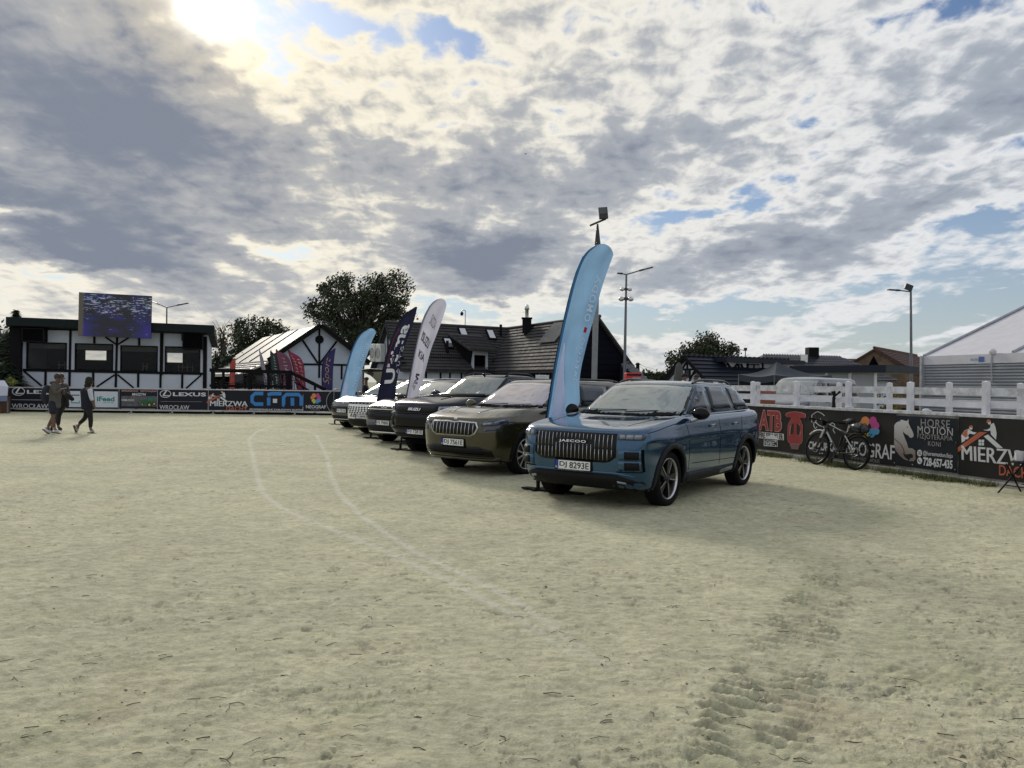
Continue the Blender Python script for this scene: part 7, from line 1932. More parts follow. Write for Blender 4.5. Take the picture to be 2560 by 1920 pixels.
# ------------------------------------------------------------------ feather flags
def flag(label, base, left, right, d, cloth, border, cat='flag', group='feather flags beside the parked cars', wave=0.05, seed=0, marks=(), bow=None, pole=True, foot=True, arch=4):
    """left/right: photo outline, bottom to top; the sleeve side is `left`; all hung in one plane d metres off"""
    L = spline([Vector((x, y, 0)) for x, y in left], 8); Q = spline([Vector((x, y, 0)) for x, y in right], 8)
    def res(c, n):
        sl = [0.0]
        for a, b in zip(c[:-1], c[1:]): sl.append(sl[-1] + (b - a).length)
        o = []
        for i in range(n + 1):
            t = sl[-1] * i / n; k = max(j for j in range(len(sl)) if sl[j] <= t + 1e-6); k = min(k, len(c) - 2)
            f = (t - sl[k]) / max(1e-6, sl[k + 1] - sl[k]); o.append(c[k].lerp(c[k + 1], min(1, f)))
        return o
    N, Mc = 48, 14
    Lr, Rr = res(L, N), res(Q, N)
    rnd = random.Random(seed)
    ph = rnd.uniform(0, 6)
    def pt(u, v, o=0.0):
        f = min(max(v, 0), 1) * N; i = min(int(f), N - 1); f -= i
        a = Lr[i].lerp(Lr[i + 1], f); b = Rr[i].lerp(Rr[i + 1], f); c = a.lerp(b, u); ar = arch * 4 * u * (1 - u) * max(0, v) ** 12; c = c + Vector((ar * .6, -ar, 0))
        w = wave * math.sin(math.pi * min(1, u * .9)) * (math.sin(v * 9 + ph + u * 2.5) * .6 + math.sin(v * 21 + ph * 2 - u * 4) * .3 + .7 * math.sin(u * 7 + v * 3 + ph) * (1 - .5 * v))
        p = P(c.x, c.y, d); p += Vector((0, 1, 0)) * (w - o); return p
    bs = Vector(base)
    root = thing('feather_flag', label, cat, (bs.x, bs.y, 0), 0, group)
    rows = [[pt(j / Mc, i / N) for j in range(Mc + 1)] for i in range(N + 1)]
    mb = MB().grid(rows); mb.build('cloth', cloth, root)
    # stitched border along the sleeve and over the head
    bw = .09
    rows = [[pt(0, i / N, .006), pt(bw * .5, i / N, .008), pt(bw, i / N, .006)] for i in range(N + 1)]
    MB().grid(rows).build('sleeve', border, root)
    if pole:
        pts = [Vector((bs.x, bs.y, .04))] + [pt(0, i / 12, 0) for i in range(13)]
        MB().tube(pts, [.022] + [.012 - .007 * i / 12 for i in range(13)], 8).build('pole', M_BLACK, root)
    for poly, m in marks:
        if isinstance(poly, tuple):
            body, box, kw = poly; kw = dict(kw); sl_ = kw.pop('slope', 0); text(body, m, root, (lambda u, v, o: pt(u, v - sl_ * (u - .5), o)), box, **kw)
        else:
            # a printed area bounded by two curves in (u, v)
            n = 20; rw = []
            for i in range(n + 1):
                f = i / n; a, b = poly(f); rw.append([pt(a[0] + (b[0] - a[0]) * k / 6, a[1] + (b[1] - a[1]) * k / 6, .010) for k in range(7)])
            MB().grid(rw).build('printed_area', m, root)
    if foot:
        MB().tube([(bs.x, bs.y, .02), (bs.x, bs.y, .16)], .028, 8).build('ground_socket', M_BLACK, root)
        f = Vector((.8, -.6, 0))
        MB().beam(bs - f * .25 + Vector((0, 0, .022)), bs + f * .75 + Vector((0, 0, .022)), .14, .02).build('drive_on_plate', M_BLACK, root)
        g = Vector((.6, .8, 0)); MB().beam(bs - g * .14 + Vector((0, 0, .02)), bs + g * .2 + Vector((0, 0, .02)), .07, .024).build('foot_bar', M_BLACK, root)
    return root, pt
def k8(*p): return [(1340 + x / 2.675, 480 + y / 2.675) for x, y in p]
def k4(*p): return [c4(x, y) for x, y in p]
def k5(*p): return [c5(x, y) for x, y in p]
LB = cloth_mat('light_blue_cloth', (0.18, 0.32, 0.50), 0.64, 0.06)
LBd = cloth_mat('blue_sleeve_cloth', (0.05, 0.19, 0.38), 0.4, 0.05)
LBp = cloth_mat('pale_lilac_print', (0.60, 0.66, 0.90), 0.3, 0.04)
LBt = cloth_mat('pale_letter_print', (0.55, 0.68, 0.85), 0.1, 0.04)
NV = cloth_mat('navy_cloth', (0.008, 0.010, 0.036), 0.2, 0.08); NVd = cloth_mat('dark_navy_cloth', (0.006, 0.009, 0.03), 0.2, 0.05)
WH = cloth_mat('white_cloth', (0.50, 0.50, 0.60), 0.45, 0.05); WHd = cloth_mat('grey_sleeve_cloth', (0.26, 0.28, 0.36), 0.3, 0.05)
WPR = cloth_mat('white_flag_print', (0.80, 0.80, 0.84), 0.1, 0.03)
RPR = cloth_mat('red_flag_print', (0.45, 0.02, 0.03), 0.3, 0.03)
# teal SUV's flag
sw = lambda f: ((.16 + .02 * f, .02 + .46 * f), (.72 - .5 * f, .02 + .46 * f))
flag('tall light blue feather flag rising behind the bonnet of the teal SUV', G(1345, 1226),
     k8((45, 1640), (65, 1520), (100, 1290), (150, 1020), (200, 790), (250, 590), (300, 455), (350, 388), (395, 360)),
     k8((235, 1640), (258, 1480), (292, 1410), (290, 1290), (300, 1190), (330, 1060), (370, 900), (400, 790), (440, 640), (480, 520), (517, 420)), 11.6, LB, LBd, wave=.07, seed=1, arch=13,
     marks=[(sw, LBp), (('JAECOO', (.74, .30, .90, .535), dict(rot=90, flipx=True, bold=.01, spacing=1.25)), LBt), (('OMODA', (.70, .62, .90, .86), dict(rot=90, flipx=True, bold=.01, spacing=1.25)), LBt), (('I', (.78, .562, .88, .590), dict(rot=90)), RPR)])
# white flag
flag('white feather flag with four black marks beside the dark pickup truck', G(1001, 1125),
     k5((35, 1080), (50, 965), (70, 850), (100, 690), (140, 480), (190, 290), (240, 180), (280, 125), (320, 99)),
     k5((150, 1080), (160, 925), (190, 830), (215, 730), (265, 540), (310, 420), (370, 260), (402, 152)), 17.8, WH, WHd, arch=8, wave=.06, seed=4,
     marks=[(('SKODA', (.40, .775, .78, .86), dict(bold=.0, slope=.10)), M_INK), (('ISUZU', (.22, .60, .78, .68), dict(bold=.03, slope=.10)), M_INK), (('KIA', (.30, .47, .72, .535), dict(bold=.03, slope=.08)), M_INK),
            (('IVI', (.42, .255, .66, .345), dict(rot=90, bold=.06)), M_INK), (('kg', (.38, .205, .60, .255), dict(slope=.05)), M_INK)])
# navy flag
flag('navy feather flag with large white rotated lettering beside the black SUV', G(927, 1096),
     k4((1600, 1420), (1630, 1300), (1660, 1150), (1700, 940), (1760, 735), (1820, 595), (1885, 500), (1950, 455)),
     k4((1790, 1400), (1800, 1260), (1820, 1100), (1850, 930), (1900, 760), (1960, 600), (2003, 438)), 21.2, NV, NVd, wave=.06, seed=6,
     marks=[(('Ultima', (.22, .27, .82, .83), dict(rot=90, bold=.03)), WPR), (('AUTO', (.86, .36, .97, .62), dict(rot=90, spacing=1.6)), WPR),
            (lambda f: ((.34 - .20 * math.sin(f * 2.6), .36 + .42 * f), (.365 - .20 * math.sin(f * 2.6), .36 + .42 * f)), RPR)])
# small light blue flag at the end
flag('small light blue feather flag at the far end of the car row', G(836.6, 1061),
     k4((1262, 1400), (1290, 1240), (1330, 1060), (1380, 880), (1425, 765), (1480, 682), (1545, 640)),
     k4((1410, 1400), (1430, 1240), (1460, 1140), (1500, 1000), (1540, 880), (1590, 740), (1622, 672)), 27.0, LB, LBd, arch=6, wave=.06, seed=8,
     marks=[(sw, LBp), (('JAECOO', (.66, .30, .82, .545), dict(rot=90, flipx=True, bold=.01, spacing=1.25)), LBt), (('OMODA', (.66, .62, .84, .85), dict(rot=90, flipx=True, bold=.01, spacing=1.25)), LBt)])
# row of flags beyond the barrier
GB = 'feather flags by the gabled barn'
gold = mat('gold_script', (0.42, 0.28, 0.17), 0.7); paleg = mat('pale_script', (0.42, 0.36, 0.34), 0.7)
def bflag(label, left, right, d, col, dark, marks=(), seed=0):
    nm = '_'.join(label.split()[:2]).replace(',', '')
    bx_, by_ = left[0]; b = P(bx_, by_, d); b.z = 0
    return flag(label, b, left, right, d, cloth_mat(nm + '_cloth', tuple(c * .72 for c in col), .18, .06), cloth_mat(nm + '_edge', dark, .2, .05), group=GB, wave=.05, seed=seed, marks=marks, foot=False)
def squig(u0, u1, v0, v1, n):
    """running handwriting too small to read"""
    return lambda f: ((u0 + (u1 - u0) * (.5 + .5 * math.sin(f * n)) - .03, v0 + (v1 - v0) * f), (u0 + (u1 - u0) * (.5 + .5 * math.sin(f * n)) + .05, v0 + (v1 - v0) * f + .01))
bflag('coral feather flag with white head behind the left railing bay', k4((262, 1200), (275, 1060), (278, 980), (285, 940), (300, 920)), k4((318, 1200), (326, 1060), (328, 980), (330, 940), (326, 918)), 40, (0.42, 0.085, 0.065), (0.30, 0.06, 0.05), seed=1)
bflag('lilac white feather flag seen nearly edge on', k4((600, 1200), (585, 1090), (560, 960), (548, 870), (545, 836)), k4((632, 1200), (620, 1090), (598, 980), (580, 900), (548, 834)), 40.5, (0.40, 0.38, 0.46), (0.25, 0.24, 0.30), seed=2, marks=[(squig(.3, .7, .35, .85, 60), mat('grey_script', (0.2, 0.2, 0.24), 0.7))])
bflag('dark green feather flag with pale script', k4((690, 1220), (672, 1110), (655, 980), (648, 890), (646, 844)), k4((748, 1220), (738, 1090), (722, 960), (705, 880), (648, 842)), 41, (0.030, 0.058, 0.058), (0.02, 0.035, 0.035), seed=3, marks=[(squig(.40, .68, .2, .85, 66), paleg)])
bflag('dusty pink feather flag with gold script', k4((745, 1220), (735, 1110), (715, 960), (702, 870), (698, 833)), k4((855, 1220), (855, 1060), (840, 950), (800, 880), (700, 831)), 40, (0.20, 0.075, 0.125), (0.03, 0.016, 0.025), seed=4, marks=[(squig(.40, .74, .1, .80, 52), paleg)])
bflag('magenta feather flag with two columns of gold script', k4((905, 1240), (880, 1120), (850, 970), (820, 870), (810, 836)), k4((980, 1240), (972, 1120), (960, 990), (925, 900), (812, 834)), 39, (0.26, 0.030, 0.085), (0.05, 0.008, 0.02), seed=5, marks=[(squig(.25, .45, .3, .86, 48), gold), (squig(.6, .85, .1, .72, 48), gold)])
bflag('purple navy feather flag with gold handwritten lettering before the gabled barn', k4((1125, 1240), (1122, 1120), (1122, 1000), (1138, 920), (1170, 866), (1210, 838)), k4((1222, 1240), (1224, 1120), (1228, 1000), (1238, 900), (1250, 822)), 37.5, (0.030, 0.026, 0.115), (0.014, 0.012, 0.055), seed=6,
      marks=[(('Sport', (.12, .22, .84, .80), dict(rot=90, shear=.35, bold=-.01)), gold)])
# ------------------------------------------------------------------ people
def skin(name, V, E, m, parent, root_key, lev=2):
    keys = list(V); idx = {k: i for i, k in enumerate(keys)}
    me = bpy.data.meshes.new('t'); me.from_pydata([tuple(V[k][0]) for k in keys], [(idx[a], idx[b]) for a, b in E], [])
    o = bpy.data.objects.new('t', me); COL.objects.link(o)
    md = o.modifiers.new('s', 'SKIN'); md.use_smooth_shade = True
    for k in keys:
        r = V[k][1]; r = r if hasattr(r, '__len__') else (r, r)
        sv = me.skin_vertices[0].data[idx[k]]; sv.radius = r; sv.use_root = (k == root_key)
    sd = o.modifiers.new('d', 'SUBSURF'); sd.levels = lev; sd.render_levels = lev
    dg = bpy.context.evaluated_depsgraph_get(); r = bpy.data.meshes.new_from_object(o.evaluated_get(dg), depsgraph=dg); r.name = name
    bpy.data.objects.remove(o); bpy.data.meshes.remove(me); r.materials.clear()
    r.polygons.foreach_set('use_smooth', np.ones(len(r.polygons), bool))
    return link(name, r, m, parent)
SKIN = mat('skin_tone', (0.125, 0.068, 0.046), 0.6, 0, 0.08, 8)
def cp(x, y): return 80 + x / 9.215, 920 + y / 9.215
def walker(label, d, J, colors, hair, extras=None, facing=1, hooded=False):
    """J: photo crop pixels of the joints with a sideways offset in metres (nearer = negative)"""
    q = {k: P(*cp(v[0], v[1]), d) + Vector((0, v[2] if len(v) > 2 else 0, 0)) for k, v in J.items()}
    gz = min(q['toe_a'].z, q['toe_b'].z, q['heel_a'].z, q['heel_b'].z) - .035
    for k in q: q[k].z -= gz
    root = thing('person', label, 'person', (q['pelvis'].x, q['pelvis'].y, 0))
    c = colors
    V = dict(pelvis=(q['pelvis'], (.07, .09)), belly=(q['pelvis'].lerp(q['chest'], .45), (.07, .09)), chest=(q['chest'], (.08, .11)), neck=(q['neck'], .052), skull=(q['head'] - Vector((.0, 0, .05)), (.075, .066)), crownv=(q['head'] + Vector((0, 0, .06)), (.078, .07)))
    E = [('pelvis', 'belly'), ('belly', 'chest'), ('chest', 'neck'), ('neck', 'skull'), ('skull', 'crownv')]
    for s in 'ab':
        V['sh' + s] = (q['sh_' + s], .058); V['el' + s] = (q['el_' + s], .042); V['wr' + s] = (q['hand_' + s].lerp(q['el_' + s], .2), .030); V['hd' + s] = (q['hand_' + s], (.030, .022))
        dv = (q['hand_' + s] - q['el_' + s]).normalized()
        E += [('chest', 'sh' + s), ('sh' + s, 'el' + s), ('el' + s, 'wr' + s), ('wr' + s, 'hd' + s)]
        for i in range(4):
            off = Vector((0, (i - 1.5) * .019, 0)) + dv * (.075 - .008 * abs(i - 1.3)) + Vector((0, 0, -.012)); V['f%s%d' % (s, i)] = (q['hand_' + s] + off, .008); E.append(('hd' + s, 'f%s%d' % (s, i)))
        V['th' + s] = (q['hand_' + s] + dv * .03 + Vector((.02, 0, .035)), .009); E.append(('hd' + s, 'th' + s))
        V['hip' + s] = (q['hip_' + s], .06); V['kn' + s] = (q['knee_' + s], .056); V['cf' + s] = (q['knee_' + s].lerp(q['ank_' + s], .35), .056); V['an' + s] = (q['ank_' + s], .036); V['to' + s] = (q['toe_' + s].lerp(q['ank_' + s], .3), .03)
        E += [('pelvis', 'hip' + s), ('hip' + s, 'kn' + s), ('kn' + s, 'cf' + s), ('cf' + s, 'an' + s), ('an' + s, 'to' + s)]
    body = skin('body', V, E, SKIN, root, 'pelvis')
    h = q['head']; fx = facing
    nz = MB(); ball(nz, h + Vector((.092 * fx, 0, -.025)), (.022, .014, .02), 8); ball(nz, h + Vector((.078 * fx, 0, -.078)), (.016, .022, .010), 8); ball(nz, h + Vector((0.0, -.072, -.02)), (.022, .012, .03), 8); ball(nz, h + Vector((.05 * fx, 0, -.10)), (.035, .035, .03), 8)
    nz.build('face', SKIN, body)
    ey = MB()
    for sy in (-.03, .03): ball(ey, h + Vector((.078 * fx, sy, .005)), (.010, .012, .007), 6)
    ey.build('eyes', M_INK, body)
    # top garment
    t = c['top']; ex = c.get('bulk', .022)
    V2 = dict(hm=(q['pelvis'] + Vector((0, 0, -.12)), (.12 + ex, .15 + ex)), hem=(q['pelvis'] + Vector((0, 0, -.02)), (.13 + ex, .155 + ex)), belly=(q['pelvis'].lerp(q['chest'], .5), (.118 + ex, .145 + ex)), chest=(q['chest'], (.118 + ex, .165 + ex)), nk=(q['chest'].lerp(q['neck'], .75), .07))
    E2 = [('hm', 'hem'), ('hem', 'belly'), ('belly', 'chest'), ('chest', 'nk')]
    sl = c.get('sleeve', .85)
    if sl and not c.get('sleeve_mat'):
        for s in 'ab':
            V2['sh' + s] = (q['sh_' + s], .070 + ex * .6); V2['el' + s] = (q['el_' + s], .054 + ex * .5); V2['cu' + s] = (q['el_' + s].lerp(q['hand_' + s], sl), .043 + ex * .3); E2 += [('chest', 'sh' + s), ('sh' + s, 'el' + s), ('el' + s, 'cu' + s)]
    skin(c.get('top_name', 'jacket'), V2, E2, t, root, 'belly')
    if c.get('sleeve_mat'):
        for s in 'ab':
            skin('sleeve', dict(a=(q['sh_' + s], .072), b=(q['sh_' + s].lerp(q['el_' + s], .5), .066), c=(q['el_' + s], .056), d=(q['el_' + s].lerp(q['hand_' + s], .38), .048)), [('a', 'b'), ('b', 'c'), ('c', 'd')], c['sleeve_mat'], root, 'b')
    # legs
    V3 = dict(p=(q['pelvis'] + Vector((0, 0, .02)), (.132, .160)), w=(q['pelvis'] + Vector((0, 0, .15)), (.12, .15))); E3 = [('p', 'w')]
    lg = c.get('leg', 1.0)
    for s in 'ab':
        V3['h' + s] = (q['hip_' + s], .105 if lg < 1 else .098)
        if lg < 1: V3['k' + s] = (q['hip_' + s].lerp(q['knee_' + s], lg + .02), .10); E3 += [('p', 'h' + s), ('h' + s, 'k' + s)]
        else:
            V3['k' + s] = (q['knee_' + s], .066); V3['m' + s] = (q['knee_' + s].lerp(q['ank_' + s], .4), .062); V3['e' + s] = (q['ank_' + s] + Vector((0, 0, .03)), .048); E3 += [('p', 'h' + s), ('h' + s, 'k' + s), ('k' + s, 'm' + s), ('m' + s, 'e' + s)]
    skin('shorts' if lg < 1 else 'trousers', V3, E3, c['bottom'], root, 'p')
    for s in 'ab':
        so = skin('shoe', dict(a=(q['heel_' + s], .042), b=(q['heel_' + s].lerp(q['toe_' + s], .5) + (q['ank_' + s] - q['heel_' + s]) * .22, .044), c=(q['toe_' + s], .034), d=(q['ank_' + s].lerp(q['heel_' + s], .25), .046)), [('a', 'b'), ('b', 'c'), ('a', 'd')], c['shoe'], root, 'a')
        a, b = q['heel_' + s], q['toe_' + s]; dn = Vector((0, 0, -1)); ax = (b - a).normalized(); dn = (dn - ax * dn.dot(ax)).normalized()
        MB().beam(a - ax * .04 + dn * .035, b + ax * .04 + dn * .03, .085, .022, dn).build('sole', c['sole'], so)
        if c.get('sock'): skin('sock', dict(a=(q['ank_' + s].lerp(q['heel_' + s], .2), .046), b=(q['ank_' + s].lerp(q['knee_' + s], .16), .044)), [('a', 'b')], c['sock'], root, 'a')
    hr = MB(); ball(hr, h + Vector((-.018 * fx, 0, .035)), (.100, .086, .098), 16)
    n0 = len(hr.v); hr.v = [(a, b_, z) if (a - h.x) * fx < .055 or z > h.z + .055 else (h.x + .055 * fx, b_, z) for a, b_, z in hr.v]
    if hooded: ball(hr, h + Vector((-.03 * fx, 0, -.03)), (.10, .092, .115), 16); ball(hr, h + Vector((-.06 * fx, 0, -.13)), (.085, .10, .08), 14)
    hr.build('hood' if hooded else 'hair', hair, root)
    if extras: extras(root, q)
    return root, q
HAIR = mat('dark_hair', (0.02, 0.015, 0.012), 0.6, 0, 0.3, 30)
NAVYC = mat('navy_fabric', (0.008, 0.010, 0.022), 0.85, 0, 0.2, 8); BLKC = mat('black_fabric', (0.006, 0.006, 0.008), 0.85, 0, 0.2, 8)
GREYC = mat('grey_fleece', (0.075, 0.069, 0.063), 0.9, 0, 0.12, 8); SHOE = mat('white_shoe', (0.48, 0.48, 0.50), 0.7, 0, 0.25, 12); SHOEB = mat('beige_shoe', (0.34, 0.29, 0.27), 0.7, 0, 0.1, 8); SOLE = mat('dark_sole', (0.06, 0.055, 0.05), 0.8)
def pack(root, q):
    c = q['chest'].lerp(q['pelvis'], .42) + Vector((-.20, 0, 0))
    mb = MB(); ball(mb, c, (.155, .18, .26), 16); mb.v = [(x, y, z) for x, y, z in mb.v]
    o = tag(mb.build('backpack', NAVYC), 'navy backpack on the back of the man in shorts', 'backpack')
    ball(MB(), c + Vector((-.10, 0, -.06)), (.08, .13, .14), 12).build('pocket', BLKC, o)
    for sy in (-.11, .11): MB().tube([q['neck'] + Vector((-.10, sy, .0)), q['chest'] + Vector((.10, sy, .08)), q['chest'] + Vector((.12, sy, -.1)), c + Vector((.10, sy, -.10))], .02, 6).build('strap', BLKC, o)
    MB().box(c + Vector((.10, -.17, .02)), (.06, .03, .035)).build('logo_patch', SHOE, o)
    ph = q['hand_a'] + Vector((.06, 0, .03)); k = MB().box(ph, (.15, .075, .012), Matrix.Rotation(R(-15), 3, 'Y')); tag(k.build('mobile_phone', mat('phone_body', (0.35, 0.36, 0.38), 0.2)), 'pale mobile phone held by the man in shorts', 'phone')
    hd = MB(); ball(hd, q['neck'] + Vector((-.07, 0, -.01)), (.12, .12, .06), 12); hd.build('hood', GREYC, root)
walker('man in grey hoodie and navy shorts walking with a backpack and looking at a phone', 21.0,
       dict(head=(610, 232), neck=(572, 335), chest=(540, 440), pelvis=(520, 845), hem=(525, 770), sh_a=(585, 395, -.17), el_a=(640, 590, -.20), hand_a=(718, 500, -.10), sh_b=(560, 390, .17), el_b=(640, 600, .16), hand_b=(715, 520, .02),
            hip_a=(525, 870, -.09), knee_a=(530, 1150, -.09), ank_a=(562, 1395, -.09), heel_a=(545, 1450, -.09), toe_a=(665, 1475, -.09), hip_b=(500, 870, .09), knee_b=(440, 1150, .09), ank_b=(318, 1365, .09), heel_b=(255, 1415, .09), toe_b=(360, 1500, .09)),
       dict(top=GREYC, top_name='hoodie', sleeve=.86, bottom=NAVYC, leg=.72, shoe=SHOE, sole=SOLE, sock=SHOE, bulk=.02), HAIR, pack)
def coat(root, q):
    a, b = q['el_a'], q['hand_a'] + Vector((.05, 0, -.03)); o = skin('folded_coat', dict(a=(a, .07), b=(a.lerp(b, .5), .085), c=(b, .062), d=(b + Vector((.05, 0, -.035)), .04)), [('a', 'b'), ('b', 'c'), ('c', 'd')], BLKC, None, 'a')
    tag(o, 'black coat folded over the arm of the person dressed in black', 'coat')
walker('person dressed in black with a folded coat, walking beside the man with the backpack', 21.9,
       dict(head=(672, 250), neck=(660, 345), chest=(700, 470), pelvis=(710, 850), hem=(715, 880), sh_a=(760, 430, -.16), el_a=(850, 600, -.20), hand_a=(985, 715, -.22), sh_b=(690, 430, .17), el_b=(720, 620, .22), hand_b=(800, 700, .2),
            hip_a=(705, 880, -.09), knee_a=(650, 1150, -.08), ank_a=(640, 1375, -.08), heel_a=(625, 1425, -.08), toe_a=(735, 1440, -.08), hip_b=(680, 880, .09), knee_b=(540, 1180, .09), ank_b=(415, 1370, .09), heel_b=(375, 1400, .09), toe_b=(430, 1475, .09)),
       dict(top=BLKC, sleeve=.85, bottom=BLKC, shoe=NAVYC, sole=SHOE, bulk=.03), HAIR, coat)
walker('woman in dark hooded vest with white sleeves walking to the right', 21.7,
       dict(head=(1330, 300), neck=(1300, 400), chest=(1270, 520), pelvis=(1295, 880), hem=(1290, 850), sh_a=(1390, 470, -.14), el_a=(1445, 690, -.17), hand_a=(1498, 880, -.14), sh_b=(1260, 470, .17), el_b=(1230, 690, .20), hand_b=(1300, 860, .2),
            hip_a=(1350, 920, -.09), knee_a=(1390, 1190, -.08), ank_a=(1382, 1400, -.08), heel_a=(1365, 1455, -.08), toe_a=(1475, 1470, -.08), hip_b=(1240, 920, .09), knee_b=(1195, 1140, .09), ank_b=(1035, 1315, .09), heel_b=(960, 1345, .09), toe_b=(1000, 1460, .09)),
       dict(top=NAVYC, top_name='vest', sleeve_mat=mat('white_sleeve', (0.48, 0.50, 0.58), 0.8, 0, 0.06, 6), bottom=BLKC, shoe=SHOEB, sole=SOLE, bulk=.045), mat('dark_green_cap', (0.010, 0.014, 0.008), 0.9, 0, 0.2, 20), None, 1, True)
def stander(label, px, py_head, d, facing, top, hatm=None, cap=False):
    h0 = P(px, py_head, d); H = h0.z + .12; root = thing('person', label, 'person', (h0.x, h0.y, 0)); s = H / 1.78; b = Vector((h0.x, h0.y, 0))
    f = lambda x, y, z: b + Vector((x * s, y * s, z * s))
    V = dict(p=(f(0, 0, .95), .13), c=(f(0, 0, 1.32), (.12, .17)), n=(f(0.01, 0, 1.50), .055), k=(f(.02, 0, 1.62), .075), t=(f(.01, 0, 1.70), .075)); E = [('p', 'c'), ('c', 'n'), ('n', 'k'), ('k', 't')]
    for k, y in (('a', -.1), ('b', .1)):
        V['h' + k] = (f(0, y, .88), .085); V['k' + k] = (f(.02, y, .48), .056); V['a' + k] = (f(0, y, .08), .04); V['o' + k] = (f(.14 * facing, y, .04), .035); V['s' + k] = (f(0, y * 2.1, 1.40), .055); V['e' + k] = (f(-.03, y * 2.6, 1.12), .042); V['w' + k] = (f(.10 * facing, y * 1.8, .98), .034)
        E += [('p', 'h' + k), ('h' + k, 'k' + k), ('k' + k, 'a' + k), ('a' + k, 'o' + k), ('c', 's' + k), ('s' + k, 'e' + k), ('e' + k, 'w' + k)]
    skin('body', V, E, SKIN, root, 'p')
    V2 = {k: (v[0], v[1] + .025 if not hasattr(v[1], '__len__') else (v[1][0] + .03, v[1][1] + .03)) for k, v in V.items() if k in ('p', 'c', 'sa', 'sb', 'ea', 'eb')}; skin('jacket', V2, [('p', 'c'), ('c', 'sa'), ('c', 'sb'), ('sa', 'ea'), ('sb', 'eb')], top, root, 'p')
    V3 = {k: (v[0], (v[1] if not hasattr(v[1], '__len__') else v[1][0]) + .018) for k, v in V.items() if k in ('p', 'ha', 'hb', 'ka', 'kb', 'aa', 'ab')}; skin('trousers', V3, [('p', 'ha'), ('ha', 'ka'), ('ka', 'aa'), ('p', 'hb'), ('hb', 'kb'), ('kb', 'ab')], BLKC, root, 'p')
    hd = f(.02, 0, 1.655); nz = MB(); ball(nz, hd + Vector((.09 * facing, 0, -.02)), (.022, .014, .02), 8); nz.build('nose', SKIN, root)
    hr = MB(); ball(hr, hd + Vector((-.015 * facing, 0, .05)), (.095, .085, .075), 14)
    if cap: hr.box(hd + Vector((.11 * facing, 0, .04)), (.10, .13, .015))
    hr.build('cap' if cap else 'hair', hatm or HAIR, root)
    return root
stander('standing man in dark cap beside the closed grey parasol', 1710, 941, 25, 1, BLKC, BLKC, True)
stander('standing dark haired man in black top, before the small house gable', 1739, 943, 25.5, -1, BLKC)
stander('person in dark blue jacket behind the small light blue flag', 914, 950, 30, -1, NAVYC)
stander('person in black under the dark canopy tent', 1958, 962, 33, -1, BLKC)
stander('person with back turned beside the dark canopy pole', 1925, 962, 33.5, 1, BLKC)

